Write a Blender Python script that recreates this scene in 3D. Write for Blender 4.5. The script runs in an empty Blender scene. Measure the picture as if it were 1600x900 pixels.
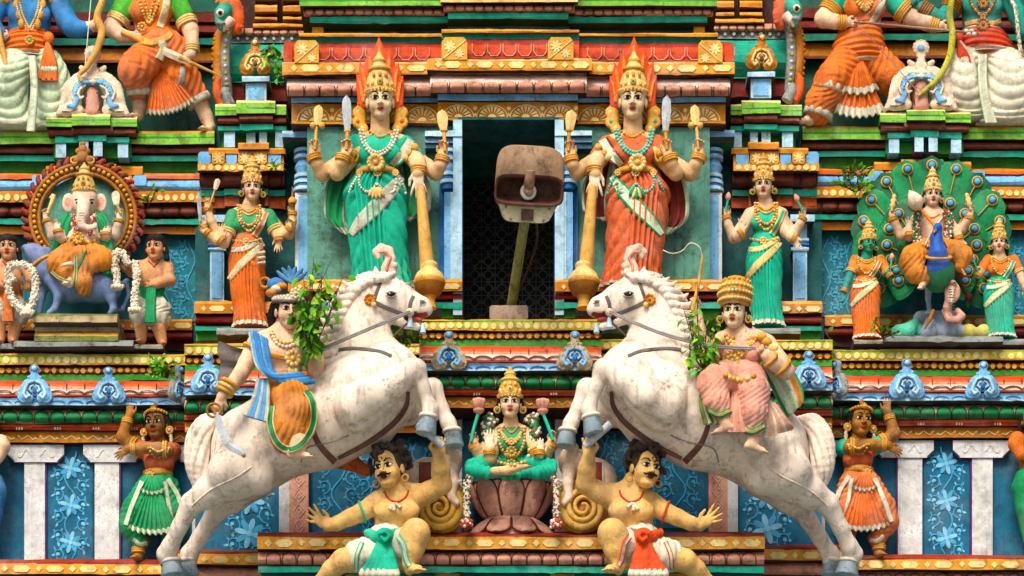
import bpy, math, random
import numpy as np
from mathutils import Vector
from mathutils.bvhtree import BVHTree
random.seed(7)
RNG = np.random.default_rng(11)
sc = bpy.context.scene
COL = sc.collection
S = 200.0            # modelling units per metre (1 unit = 5 mm)
CAMD = 5000.0        # camera distance to the wall plane (units)
CAMZ = -1820.0       # camera height relative to the middle of the picture
GROUND = -2140.0
R = math.radians

def P(px, py, d=0.0):
    """point standing d units in front of the wall plane, seen at this place of the facade"""
    k = (CAMD - d) / CAMD
    return np.array([(px - 800.0) * k, -d, CAMZ + (450.0 - py - CAMZ) * k])

def PV(pts):
    return [P(*p[:3]) for p in pts]

CAMP = np.array([0.0, -CAMD, CAMZ])

def unit(v):
    v = np.asarray(v, float)
    n = np.linalg.norm(v)
    return v / n if n > 1e-9 else v

# ------------------------------------------------------------------ materials
def s2l(c):
    return c / 12.92 if c <= 0.04045 else ((c + 0.055) / 1.055) ** 2.4
def hexc(h):
    h = h.lstrip('#')
    return tuple(s2l(int(h[i:i + 2], 16) / 255) for i in (0, 2, 4)) + (1.0,)

MATS = {}
def paint(name, col, rough=0.62, dirt=0.35, metal=0.0, dirtcol='2a1c12', vary=0.22, bump=0.35, scale=1.0, spec=0.14, chips=0.22, streak=0.7, fade=0.42):
    """weathered painted plaster: colour drift, blotchy grime, rain streaks, fine grain"""
    m = bpy.data.materials.new(name); m.use_nodes = True
    nt = m.node_tree; N = nt.nodes; L = nt.links
    b = N['Principled BSDF']
    geo = N.new('ShaderNodeNewGeometry')
    def noise(sc_, det, rgh, vec=None):
        n = N.new('ShaderNodeTexNoise'); n.inputs['Scale'].default_value = sc_ * scale
        n.inputs['Detail'].default_value = det; n.inputs['Roughness'].default_value = rgh
        L.new(vec or geo.outputs['Position'], n.inputs['Vector']); return n
    def ramp(src, a, c, ca=0.0, cb=1.0):
        r = N.new('ShaderNodeMapRange'); r.inputs['From Min'].default_value = a; r.inputs['From Max'].default_value = c
        r.inputs['To Min'].default_value = ca; r.inputs['To Max'].default_value = cb; r.clamp = True
        L.new(src, r.inputs['Value']); return r.outputs['Result']
    def mix(fac, a, bcol, mode='MIX'):
        x = N.new('ShaderNodeMix'); x.data_type = 'RGBA'; x.blend_type = mode
        if isinstance(fac, float): x.inputs[0].default_value = fac
        else: L.new(fac, x.inputs[0])
        for i, v in ((6, a), (7, bcol)):
            if isinstance(v, tuple): x.inputs[i].default_value = v
            else: L.new(v, x.inputs[i])
        return x.outputs[2]
    c = hexc(col) if isinstance(col, str) else col
    g_ = max(c[:3]); c = tuple(g_ * (v / g_) ** 1.18 * .97 if g_ > 0 else 0 for v in c[:3]) + (1,)
    dirt = min(.95, dirt * 1.35)
    lo = tuple(max(0, v * (1 - vary * 1.5)) for v in c[:3]) + (1,)
    hi = tuple(min(.95, v * (1 + vary) + .012) for v in c[:3]) + (1,)
    n1 = noise(5.0, 4, 0.65)
    out = mix(ramp(n1.outputs['Fac'], .32, .68), lo, hi)
    gy = sum(c[:3]) / 3; ch = tuple(.5 * v + .2 * gy + .14 for v in c[:3]) + (1,)
    nf = noise(2.6, 5, 0.62)
    out = mix(ramp(nf.outputs['Fac'], .5, .72, 0, fade), out, ch)
    if chips:
        n4 = noise(38.0, 5, 0.7)
        pale = tuple(min(.8, v * .35 + .36) for v in c[:3]) + (1,)
        out = mix(ramp(n4.outputs['Fac'], .66, .69, 0, chips), out, pale)
    if dirt:
        n2 = noise(9.0, 8, 0.72)
        mp = N.new('ShaderNodeMapping'); mp.inputs['Scale'].default_value = (26, 26, 2.2)
        L.new(geo.outputs['Position'], mp.inputs['Vector'])
        n3 = noise(1.0, 4, 0.6, mp.outputs['Vector'])
        d1 = ramp(n2.outputs['Fac'], .5, .74, 0, min(1, dirt * 1.3))
        out = mix(d1, out, hexc(dirtcol))
        d2 = ramp(n3.outputs['Fac'], .55, .8, 0, dirt * streak)
        out = mix(d2, out, hexc(dirtcol))
        n5 = noise(48.0, 4, 0.8)
        mu = N.new('ShaderNodeMath'); mu.operation = 'MULTIPLY'
        L.new(ramp(n5.outputs['Fac'], .52, .64, 0, min(1, dirt * 1.5)), mu.inputs[0]); L.new(ramp(n1.outputs['Fac'], .48, .66), mu.inputs[1])
        out = mix(mu.outputs[0], out, hexc(dirtcol))
        vo = N.new('ShaderNodeTexVoronoi'); vo.feature = 'DISTANCE_TO_EDGE'; vo.inputs['Scale'].default_value = 3.3 * scale
        wv = N.new('ShaderNodeVectorMath'); wv.operation = 'ADD'
        nv = noise(7.0, 4, 0.6); sv = N.new('ShaderNodeVectorMath'); sv.operation = 'SCALE'; sv.inputs['Scale'].default_value = .22
        L.new(nv.outputs['Color'], sv.inputs[0]); L.new(geo.outputs['Position'], wv.inputs[0]); L.new(sv.outputs[0], wv.inputs[1]); L.new(wv.outputs[0], vo.inputs['Vector'])
        mc = N.new('ShaderNodeMath'); mc.operation = 'MULTIPLY'
        L.new(ramp(vo.outputs['Distance'], .002, .012, min(.6, dirt * .8), 0), mc.inputs[0]); L.new(ramp(n2.outputs['Fac'], .45, .56), mc.inputs[1])
        out = mix(mc.outputs[0], out, hexc(dirtcol))
    L.new(out, b.inputs['Base Color'])
    b.inputs['Metallic'].default_value = metal
    b.inputs['Specular IOR Level'].default_value = spec
    n6 = noise(14.0, 5, 0.7)
    L.new(ramp(n6.outputs['Fac'], .3, .7, max(.05, rough - .14), min(1, rough + .16)), b.inputs['Roughness'])
    if bump:
        n7 = noise(30.0, 7, 0.75)
        bp = N.new('ShaderNodeBump'); bp.inputs['Strength'].default_value = bump; bp.inputs['Distance'].default_value = 0.02
        L.new(n7.outputs['Fac'], bp.inputs['Height']); L.new(bp.outputs['Normal'], b.inputs['Normal'])
    MATS[name] = m
    return m

def simple(name, col, rough=0.4, metal=0.0, spec=.5):
    m = bpy.data.materials.new(name); m.use_nodes = True
    b = m.node_tree.nodes['Principled BSDF']
    b.inputs['Base Color'].default_value = hexc(col); b.inputs['Roughness'].default_value = rough
    b.inputs['Metallic'].default_value = metal; b.inputs['Specular IOR Level'].default_value = spec
    MATS[name] = m; return m

# ------------------------------------------------------------------ mesh builder
class MB:
    """collects chunks of (vertices, faces of one size, material name per face, smooth) in units"""
    def __init__(s): s.ch = []
    def add(s, V, F, mat, smooth=True):
        V = np.asarray(V, float).reshape(-1, 3); F = np.asarray(F, np.int64)
        if len(F) == 0: return s
        if isinstance(mat, str): mat = np.full(len(F), mat, dtype=object)
        s.ch.append((V, F, np.asarray(mat, dtype=object), smooth)); return s
    def join(s, o): s.ch += o.ch; return s
    def flat(s):
        vs = []; fs = []; off = 0
        for V, F, m, sm in s.ch:
            vs.append(V); fs += (F + off).tolist(); off += len(V)
        return np.concatenate(vs), fs
    def bvh(s):
        V, F = s.flat()
        return BVHTree.FromPolygons(V.tolist(), F)
    def mapv(s, f):
        s.ch = [(f(V), F, m, sm) for V, F, m, sm in s.ch]; return s
    def build(s, name, org=(0, 0, 0)):
        org = np.asarray(org, float)
        Vs = np.concatenate([c[0] for c in s.ch]); off = 0
        loops = []; starts = []; totals = []; mats = []; sm = []; ls = 0
        for V, F, m, smo in s.ch:
            k = F.shape[1]
            loops.append((F + off).ravel()); starts.append(ls + np.arange(len(F)) * k); totals.append(np.full(len(F), k))
            ls += F.size; off += len(V); mats.append(m); sm.append(np.full(len(F), smo))
        mats = np.concatenate(mats); uniq = sorted(set(mats.tolist()))
        lut = {u: i for i, u in enumerate(uniq)}
        me = bpy.data.meshes.new(name)
        me.vertices.add(len(Vs)); me.vertices.foreach_set('co', ((Vs - org) / S).astype(np.float32).ravel())
        lo = np.concatenate(loops); me.loops.add(len(lo)); me.loops.foreach_set('vertex_index', lo.astype(np.int32))
        st = np.concatenate(starts); me.polygons.add(len(st))
        me.polygons.foreach_set('loop_start', st.astype(np.int32))
        try: me.polygons.foreach_set('loop_total', np.concatenate(totals).astype(np.int32))
        except Exception: pass
        for u in uniq: me.materials.append(MATS[u])
        me.polygons.foreach_set('material_index', np.array([lut[x] for x in mats], np.int32))
        me.polygons.foreach_set('use_smooth', np.concatenate(sm).astype(bool))
        me.update(calc_edges=True); me.validate()
        return me

SPLIT = {'hoof', 'earring', 'bangle', 'armlet', 'side_curls', 'cloak', 'eye', 'painted_panel', 'shoulder_ornament', 'trouser_cuff', 'hair_flowers', 'door_jamb', 'door_reveal', 'pedestal_moulding', 'ledge', 'lotus_moulding', 'ornament', 'vein', 'garland', 'cloth_border'}
SUB = {'cloth_border': ('dhoti', 'trousers', 'loincloth', 'skirt'), 'sash_end': ('waist_sash', 'shawl', 'sari', 'loincloth'), 'skirt_fan': ('trousers', 'skirt'), 'apron_fan': ('trousers', 'skirt'), 'hair_ornament': ('hair',), 'hair_flowers': ('hair',),
       'earring': ('body',), 'eye': ('body',), 'bulb': ('bulb_holder',), 'trouser_cuff': ('trousers',), 'bead_string': ('waist_belt',), 'leaf': ('stem',), 'front_pleat': ('dhoti',), 'sash': ('sari',), 'shoulder_ornament': ('body',), 'window_grille': ('door_recess',), 'plume': ('mane',)}
def pieces(mb, gap=1.0):
    """split a builder into spatially separate pieces"""
    items = []
    for V, F, m, sm in mb.ch:
        lab = np.arange(len(V))
        while True:
            l2 = lab.copy(); mn = lab[F].min(1)
            for c in range(F.shape[1]): np.minimum.at(l2, F[:, c], mn)
            l2 = l2[l2]
            if (l2 == lab).all(): break
            lab = l2
        fl = lab[F[:, 0]]
        for u in np.unique(fl):
            k = fl == u; used, inv = np.unique(F[k].ravel(), return_inverse=True)
            items.append((V[used], inv.reshape(-1, F.shape[1]), m[k], sm))
    lo = np.array([i[0].min(0) - gap for i in items]); hi = np.array([i[0].max(0) + gap for i in items]); par = list(range(len(items)))
    def find(a):
        while par[a] != a: par[a] = par[par[a]]; a = par[a]
        return a
    for i in range(len(items)):
        for j in np.where(((lo <= hi[i]) & (hi >= lo[i])).all(1))[0]:
            if j > i: par[find(int(j))] = find(i)
    gr = {}
    for i, it in enumerate(items): gr.setdefault(find(i), MB()).ch.append(it)
    return list(gr.values())

class Thing:
    def __init__(s, name, label, cat, base, group=None, kind=None):
        s.org = np.asarray(base, float); s.named = {}
        s.o = bpy.data.objects.new(name, None); COL.objects.link(s.o)
        s.o.location = Vector(s.org / S); s.o.empty_display_size = .1
        s.o['label'] = label; s.o['category'] = cat
        if group: s.o['group'] = group
        if kind: s.o['kind'] = kind
    def part(s, name, mb, parent=None, label=None):
        if not mb.ch: return None
        if name in SPLIT and sum(len(c[0]) for c in mb.ch) < 120000:
            pc = pieces(mb)
            if 1 < len(pc) <= 14:
                for x in pc: ob = s._one(name, x, parent, label)
                return ob
        return s._one(name, mb, parent, label)
    def _one(s, name, mb, parent=None, label=None):
        if parent is None:
            for c in SUB.get(name, ()):
                if c in s.named: parent = s.named[c]; break
        ob = bpy.data.objects.new(name, mb.build(name, s.org)); COL.objects.link(ob)
        ob.parent = parent or s.o
        if label: ob['label'] = label
        s.named.setdefault(name, ob)
        return ob

def single(name, label, cat, mb, base, group=None, kind=None):
    ob = bpy.data.objects.new(name, mb.build(name, base)); COL.objects.link(ob)
    ob.location = Vector(np.asarray(base, float) / S)
    if label: ob['label'] = label
    if cat: ob['category'] = cat
    if group: ob['group'] = group
    if kind: ob['kind'] = kind
    return ob

# ------------------------------------------------------------------ primitive shapes
def grid_faces(nr, nc, wrap=False):
    i = np.arange(nr - 1)[:, None]; j = np.arange(nc if wrap else nc - 1)[None, :]
    j2 = (j + 1) % nc
    return np.stack([i * nc + j, i * nc + j2, (i + 1) * nc + j2, (i + 1) * nc + j], -1).reshape(-1, 4)

def catmull(pts, n):
    p = np.asarray(pts, float); m = len(p)
    if m < 3:
        t = np.linspace(0, 1, n)[:, None]; return p[0] * (1 - t) + p[-1] * t
    q = np.vstack([2 * p[0] - p[1], p, 2 * p[-1] - p[-2]])
    out = []
    for t in np.linspace(0, m - 1 - 1e-9, n):
        i = int(t); f = t - i
        a, b, c, d = q[i:i + 4]
        out.append(.5 * (2 * b + (c - a) * f + (2 * a - 5 * b + 4 * c - d) * f * f + (3 * b - a - 3 * c + d) * f ** 3))
    return np.array(out)

def tube(mb, pts, r, mat, seg=8, n=None, flat=1.0):
    """round tube through 3-D points; r a number or one per point"""
    p = np.asarray(pts, float)
    rr = np.full(len(p), r, float) if np.isscalar(r) else np.asarray(r, float)
    if n: 
        q = catmull(np.column_stack([p, rr]), n); p = q[:, :3]; rr = np.maximum(q[:, 3], .05)
    t = np.gradient(p, axis=0); t /= np.linalg.norm(t, axis=1)[:, None] + 1e-9
    ref = np.array([0, 1., 0])
    if abs(t[:, 1]).mean() > .8: ref = np.array([0, 0, 1.])
    a = np.cross(t, ref); a /= np.linalg.norm(a, axis=1)[:, None] + 1e-9
    b = np.cross(t, a)
    th = np.linspace(0, 2 * math.pi, seg, endpoint=False)
    V = p[:, None] + rr[:, None, None] * (np.cos(th)[None, :, None] * a[:, None] + flat * np.sin(th)[None, :, None] * b[:, None])
    V = V.reshape(-1, 3); F = grid_faces(len(p), seg, True)
    nv = len(V); V = np.vstack([V, p[0], p[-1]])
    j = np.arange(seg); j2 = (j + 1) % seg
    T = np.vstack([np.column_stack([np.full(seg, nv), j2, j]), np.column_stack([np.full(seg, nv + 1), (len(p) - 1) * seg + j, (len(p) - 1) * seg + j2])])
    mb.add(V, F, mat); mb.add(V, T, mat); return mb

def ball(mb, c, r, mat, n=8, rot=None):
    r = np.full(3, r, float) if np.isscalar(r) else np.asarray(r, float)
    u = np.linspace(0, math.pi, n + 1); v = np.linspace(0, 2 * math.pi, 2 * n, endpoint=False)
    X = np.stack([np.sin(u)[:, None] * np.cos(v), np.sin(u)[:, None] * np.sin(v), np.cos(u)[:, None] * np.ones_like(v)], -1) * r
    X = X.reshape(-1, 3)
    if rot is not None: X = X @ np.asarray(rot).T
    mb.add(X + c, grid_faces(n + 1, 2 * n, True), mat); return mb

def torus(mb, c, axis, Rr, r, mat, n=20, k=6, sq=1.0):
    ax = unit(axis); ref = np.array([0, 1., 0]) if abs(ax[1]) < .8 else np.array([1., 0, 0])
    a = unit(np.cross(ax, ref)); b = np.cross(ax, a)
    th = np.linspace(0, 2 * math.pi, n, endpoint=False); ph = np.linspace(0, 2 * math.pi, k, endpoint=False)
    ring = np.cos(th)[:, None] * a + np.sin(th)[:, None] * b * sq
    V = np.asarray(c) + ring[:, None] * (Rr + r * np.cos(ph))[None, :, None] + ax * (r * np.sin(ph))[None, :, None]
    i = np.arange(n)[:, None]; j = np.arange(k)[None]
    F = np.stack([i * k + j, ((i + 1) % n) * k + j, ((i + 1) % n) * k + (j + 1) % k, i * k + (j + 1) % k], -1).reshape(-1, 4)
    mb.add(V.reshape(-1, 3), F, mat); return mb

def lathe(mb, c, prof, mat, up=(0, 0, 1), fwd=(0, -1, 0), seg=32, mod=None, matf=None, sx=1.0):
    """prof: list of (radius, height) along up; mod(theta, i)->radius factor"""
    up = unit(up); f = unit(np.asarray(fwd) - up * np.dot(fwd, up)); rt = np.cross(f, up)
    th = np.linspace(-math.pi, math.pi, seg, endpoint=False)
    V = []
    for i, (r, h) in enumerate(prof):
        k = mod(th, i) if mod else 1.0
        V.append(np.asarray(c) + up * h + (np.sin(th) * r * k * sx)[:, None] * rt + (np.cos(th) * r * k)[:, None] * f)
    V = np.concatenate(V); F = grid_faces(len(prof), seg, True)
    m = mat if matf is None else np.array([matf(i, j) for i in range(len(prof) - 1) for j in range(seg)], dtype=object)
    nv = len(V)
    mb.add(V, F, m)
    V2 = np.vstack([V, np.asarray(c) + up * prof[0][1], np.asarray(c) + up * prof[-1][1]])
    j = np.arange(seg); j2 = (j + 1) % seg
    T = np.vstack([np.column_stack([np.full(seg, nv), j2, j]), np.column_stack([np.full(seg, nv + 1), nv - seg + j, nv - seg + j2])])
    mb.add(V2, T, mat if matf is None else m[0]); return mb

def poly_fill(poly):
    """ear clipping of a 2-D polygon, returns triangles"""
    from mathutils.geometry import tessellate_polygon
    return [list(t) for t in tessellate_polygon([[Vector((p[0], p[1], 0)) for p in poly]])]

def plate(mb, poly, d0, d1, mat, side=None, smooth=False):
    """polygon given on the facade, front face at depth d0, real thickness back to d1"""
    poly = list(poly)
    A = np.array([P(x, y, d0) for x, y in poly]); B = A.copy(); B[:, 1] = -d1
    n = len(poly); T = np.array(poly_fill(poly))
    # orient so that the front faces -Y
    a, b, c = A[T[0]]
    nrm = np.cross(b - a, c - a)
    if nrm[1] > 0: T = T[:, ::-1]
    mb.add(A, T, mat, smooth)
    j = np.arange(n); j2 = (j + 1) % n
    mb.add(np.vstack([A, B]), np.column_stack([j, j2, j2 + n, j + n]), side or mat, False)
    mb.add(B, T[:, ::-1], side or mat, False)
    return mb

def slab(mb, x0, x1, y0, y1, d0, d1, mat, bev=0.0, side=None):
    if bev:
        b = bev
        poly = [(x0 + b, y0), (x1 - b, y0), (x1, y0 + b), (x1, y1 - b), (x1 - b, y1), (x0 + b, y1), (x0, y1 - b), (x0, y0 + b)]
    else: poly = [(x0, y0), (x1, y0), (x1, y1), (x0, y1)]
    return plate(mb, poly, d0, d1, mat, side)

def roll(y0, y1, d, bulge, mat, n=6, d1=None):
    """points of a convex moulding from (y0,d) to (y1,d1)"""
    d1 = d if d1 is None else d1
    out = []
    for i in range(n):
        t = i / n
        out.append((y0 + (y1 - y0) * t, d + (d1 - d) * t + bulge * math.sin(math.pi * t) ** .75, mat))
    return out

def mould(mb, x0, x1, prof, dback, mat_end=None):
    """prof: [(py, d, material to the next point)...] from top to bottom, extruded along x with closed ends"""
    dref = max(p[1] for p in prof); k = (CAMD - dref) / CAMD
    X0, X1 = (x0 - 800) * k, (x1 - 800) * k
    pts = [P(800, p[0], p[1]) for p in prof]
    yz = [(q[1], q[2]) for q in pts]
    loop = [(-dback, yz[0][1])] + yz + [(-dback, yz[-1][1])]
    n = len(loop); ns = max(2, int((x1 - x0) / 9) + 1); xs = np.linspace(X0, X1, ns)
    L2 = np.array(loop); V = np.zeros((ns, n, 3)); V[..., 0] = xs[:, None]; V[..., 1] = L2[None, :, 0]; V[..., 2] = L2[None, :, 1]
    for c in (1, 2):                                  # plaster run by hand: slow drift plus small knocks
        low = sum(np.sin(xs[:, None] / RNG.uniform(14, 70, n)[None] + RNG.uniform(0, 6.3, n)[None]) for _ in range(3)) * .34
        knock = np.where(RNG.random((ns, n)) < .07, RNG.uniform(-1.6, 1.3, (ns, n)), 0)
        w_ = np.ones(n); w_[0] = w_[-1] = 0
        V[..., c] += (low + knock) * w_
    mats = [prof[0][2]] + [p[2] for p in prof[:-1]] + [prof[-1][2]] * 2
    mats = np.array(mats[:n], dtype=object)
    i = np.arange(ns - 1)[:, None]; j = np.arange(n)[None]; j2 = (j + 1) % n
    F = np.stack([i * n + j, i * n + j2, (i + 1) * n + j2, (i + 1) * n + j], -1).reshape(-1, 4)
    mb.add(V.reshape(-1, 3), F, np.tile(mats, ns - 1), False)
    T = np.array(poly_fill(loop)); me = mat_end or prof[len(prof) // 2][2]
    mb.add(V[0], T, me, False); mb.add(V[-1], T, me, False)
    return mb

def petals(mb, x0, x1, y0, y1, d, bulge, pitch, mat, tip_up=True, lift=3.0, edge=None, nu=7, nv=7, d1=None, flare=.5, gap=.94):
    """row of rounded lotus petals standing proud of a convex moulding"""
    d1 = d if d1 is None else d1
    n = max(1, int(round((x1 - x0) / pitch))); w = (x1 - x0) / n
    u = np.linspace(-1, 1, nu); v = np.linspace(0, 1, nv)
    for i in range(n):
        cx = x0 + (i + .5) * w + random.uniform(-.7, .7); lf = lift * random.uniform(.7, 1.15); wj = random.uniform(.93, 1.02)
        V = []
        for b in v:
            t = b if tip_up else 1 - b         # t: 0 at the tip
            half = w * .5 * gap * ((1 - (1 - t / .55) ** 2) ** .5 if t < .55 else 1)
            half = max(half * wj, .05)
            y = y0 + (y1 - y0) * b
            dd = d + (d1 - d) * b + bulge * math.sin(math.pi * b) ** .75
            for a in u:
                V.append(P(cx + a * half, y, dd + lf * (1 - a * a) ** .5 * (.35 + .65 * math.sin(math.pi * min(1, b * .8 + .1))) + .6))
        mb.add(V, grid_faces(nv, nu), mat)
        if edge:
            V = np.array(V).reshape(nv, nu, 3)
            rim = np.vstack([V[::-1, 0], V[1:, -1]]) if tip_up else np.vstack([V[:, 0], V[-2::-1, -1]])
            tube(mb, rim + np.array([0, -.3, 0]), .8, edge, 4)
    return mb

def disc_poly(cx, cy, rx, ry=None, n=14, a0=0):
    ry = rx if ry is None else ry
    return [(cx + rx * math.cos(a0 + 2 * math.pi * i / n), cy + ry * math.sin(a0 + 2 * math.pi * i / n)) for i in range(n)]

def inlay(mb, poly, d, mat, t=1.2):
    return plate(mb, poly, d + t, d - 1, mat)

def row_diamonds(mb, x0, x1, yc, h, d, mat, pitch=26):
    """diamond - lozenge - diamond motif along a fascia"""
    n = max(1, int(round((x1 - x0) / (pitch * 2)))); w = (x1 - x0) / n
    for i in range(n):
        c = x0 + (i + .25) * w + random.uniform(-1.5, 1.5); a = h * random.uniform(.36, .44); yc0 = yc; yc = yc0 + random.uniform(-.6, .6)
        inlay(mb, [(c - a, yc), (c, yc - a), (c + a, yc), (c, yc + a)], d, mat)
        c = x0 + (i + .72) * w; l = w * .27
        inlay(mb, [(c - l, yc), (c - l + a, yc - a), (c + l - a, yc - a), (c + l, yc), (c + l - a, yc + a), (c - l + a, yc + a)], d, mat); yc = yc0

def row_dots(mb, x0, x1, yc, r, d, mat, pitch):
    n = max(1, int(round((x1 - x0) / pitch))); w = (x1 - x0) / n
    for i in range(n):
        inlay(mb, disc_poly(x0 + (i + .5) * w + random.uniform(-.9, .9), yc + random.uniform(-.6, .6), r * random.uniform(.82, 1.06), r * random.uniform(.82, 1.06), n=10), d, mat)

def strip(mb, pts, w, d, mat, t=1.2):
    """flat ribbon on a wall along 2-D points, w a number or list of widths"""
    p = np.asarray(pts, float); n = len(p)
    ww = np.full(n, w, float) if np.isscalar(w) else np.interp(np.linspace(0, 1, n), np.linspace(0, 1, len(w)), w)
    t_ = np.gradient(p, axis=0); t_ /= np.linalg.norm(t_, axis=1)[:, None] + 1e-9
    nn = np.column_stack([-t_[:, 1], t_[:, 0]])
    a = p + nn * ww[:, None] / 2; b = p - nn * ww[:, None] / 2
    A = [P(x, y, d + t) for x, y in a]; B = [P(x, y, d + t) for x, y in b]
    A2 = [P(x, y, d - 1) for x, y in a]; B2 = [P(x, y, d - 1) for x, y in b]
    V = np.array([A2, A, B, B2]).transpose(1, 0, 2).reshape(-1, 3)
    mb.add(V, grid_faces(n, 4), mat, False)
    return mb

def spiral(cx, cy, r0, r1, a0, turns, n=22):
    t = np.linspace(0, 1, n); r = r0 + (r1 - r0) * t; a = a0 + turns * 2 * math.pi * t
    return np.column_stack([cx + r * np.cos(a), cy + r * np.sin(a)])

# ------------------------------------------------------------------ implicit sculpting
class Sdf:
    """blend of round shapes polygonised as ONE continuous surface; every shape carries a material"""
    def __init__(s, vox=1.6, k=2.5): s.p = []; s.vox = vox; s.k = k; s.post = None
    def _add(s, f, lo, hi, m, k, op): s.p.append((f, np.asarray(lo, float), np.asarray(hi, float), m, s.k if k is None else k, op)); return s
    def cone(s, a, b, ra, rb, m, k=None, op='+', sq=1.0, fold=None):
        a = np.asarray(a, float); b = np.asarray(b, float); ba = b - a; l2 = max(1e-6, ba @ ba); rm = max(ra, rb) + (abs(fold[0]) if fold else 0)
        L_ = math.sqrt(l2)
        def f(X, Y, Z):
            px, py, pz = X - a[0], (Y - a[1]), Z - a[2]
            t = np.clip((px * ba[0] + py * ba[1] + pz * ba[2]) / l2, 0, 1)
            qx, qy, qz = px - t * ba[0], (py - t * ba[1]) / sq, pz - t * ba[2]
            r = ra + (rb - ra) * t
            if fold:
                amp, per, skew = fold[:3]
                r = r + amp * np.sin(2 * math.pi * ((fold[4] if len(fold) > 4 else 1.0) * t * L_ + skew * (qx + .6 * qy)) / per + (fold[3] if len(fold) > 3 else 0))
            return np.sqrt(qx * qx + qy * qy + qz * qz) - r
        e = rm * max(1, sq)
        return s._add(f, np.minimum(a, b) - e, np.maximum(a, b) + e, m, k, op)
    def chain(s, pts, m, k=None, sq=1.0, fold=None, op='+'):
        """pts (px,py,d,r) on the facade"""
        q = [(P(*p[:3]), p[3]) for p in pts]
        for (a, ra), (b, rb) in zip(q, q[1:]): s.cone(a, b, ra, rb, m, k, op, sq, fold)
        return s
    def wchain(s, pts, rs, m, k=None, sq=1.0, op='+'):
        for i in range(len(pts) - 1): s.cone(pts[i], pts[i + 1], rs[i], rs[i + 1], m, k, op, sq)
        return s
    def ell(s, c, r, m, k=None, op='+', rot=None, rip=None):
        c = np.asarray(c, float); r = np.full(3, r, float) if np.isscalar(r) else np.asarray(r, float)
        Rm = None if rot is None else np.asarray(rot, float)
        def f(X, Y, Z):
            x, y, z = X - c[0], Y - c[1], Z - c[2]
            if Rm is not None:
                x, y, z = (x * Rm[0, 0] + y * Rm[1, 0] + z * Rm[2, 0], x * Rm[0, 1] + y * Rm[1, 1] + z * Rm[2, 1], x * Rm[0, 2] + y * Rm[1, 2] + z * Rm[2, 2])
            k0 = np.sqrt((x / r[0]) ** 2 + (y / r[1]) ** 2 + (z / r[2]) ** 2)
            k1 = np.sqrt((x / r[0] ** 2) ** 2 + (y / r[1] ** 2) ** 2 + (z / r[2] ** 2) ** 2) + 1e-9
            dd = k0 * (k0 - 1) / k1
            if rip: dd = dd + rip(x, y, z)
            return dd
        e = r.max() if Rm is not None else r
        return s._add(f, c - e, c + e, m, k, op)
    def mesh(s, mb=None, smooth=0):
        h = s.vox; add = [p for p in s.p if p[5] == '+']
        lo = np.min([p[1] for p in add], 0) - 4 * h - 2; hi = np.max([p[2] for p in add], 0) + 4 * h + 2
        n = np.ceil((hi - lo) / h).astype(int) + 1
        D = np.full(n, 1e3, np.float32); M = np.zeros(n, np.int16)
        names = []; ax = [lo[i] + h * np.arange(n[i]) for i in range(3)]
        for f, a, b, m, k, op in s.p:
            if m not in names: names.append(m)
            mi = names.index(m)
            pad = k + 3 * h
            i0 = np.clip(np.floor((a - pad - lo) / h).astype(int), 0, n); i1 = np.clip(np.ceil((b + pad - lo) / h).astype(int) + 1, 0, n)
            if (i1 - i0).min() < 1: continue
            sl = tuple(slice(i0[i], i1[i]) for i in range(3))
            X = ax[0][sl[0]][:, None, None]; Y = ax[1][sl[1]][None, :, None]; Z = ax[2][sl[2]][None, None, :]
            d = f(X, Y, Z).astype(np.float32); o = D[sl]
            if op == '+':
                M[sl] = np.where(d < o, mi, M[sl])
                hh = np.maximum(k - np.abs(d - o), 0) / max(k, 1e-6)
                D[sl] = np.minimum(d, o) - hh * hh * k * .25
            elif op == '-':
                d = -d
                M[sl] = np.where((d > o - .3) & (o < 3), mi, M[sl]) if m != '_' else M[sl]
                hh = np.maximum(k - np.abs(d - o), 0) / max(k, 1e-6)
                D[sl] = np.maximum(d, o) + hh * hh * k * .25
            elif op == 'c':                     # colour only
                M[sl] = np.where(d < 0, mi, M[sl])
        if s.post: D = s.post(D, ax)
        ins = D < 0
        cnt = np.zeros(n - 1, np.uint8)
        for c in range(8):
            dx, dy, dz = c & 1, c >> 1 & 1, c >> 2 & 1
            cnt += ins[dx:n[0] - 1 + dx, dy:n[1] - 1 + dy, dz:n[2] - 1 + dz]
        act = (cnt > 0) & (cnt < 8); ai = np.argwhere(act); idx = np.full(n - 1, -1, np.int64); idx[act] = np.arange(len(ai))
        sm = np.zeros((len(ai), 3)); ct = np.zeros(len(ai))
        corner = {}
        for c in range(8):
            o = np.array([c & 1, c >> 1 & 1, c >> 2 & 1]); q = ai + o; corner[tuple(o)] = D[q[:, 0], q[:, 1], q[:, 2]].astype(float)
        for axi in range(3):
            for u in (0, 1):
                for w in (0, 1):
                    o = [0, 0, 0]; oth = [i for i in range(3) if i != axi]; o[oth[0]] = u; o[oth[1]] = w
                    o2 = list(o); o2[axi] = 1
                    da = corner[tuple(o)]; db = corner[tuple(o2)]
                    x = (da < 0) != (db < 0); t = np.where(x, da / np.where(x, da - db, 1), 0)
                    pos = np.tile(np.array(o, float), (len(ai), 1)); pos[:, axi] = t
                    sm += np.where(x[:, None], pos, 0); ct += x
        V = lo + h * (ai + sm / ct[:, None])
        Fs = []; Ms = []
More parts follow.
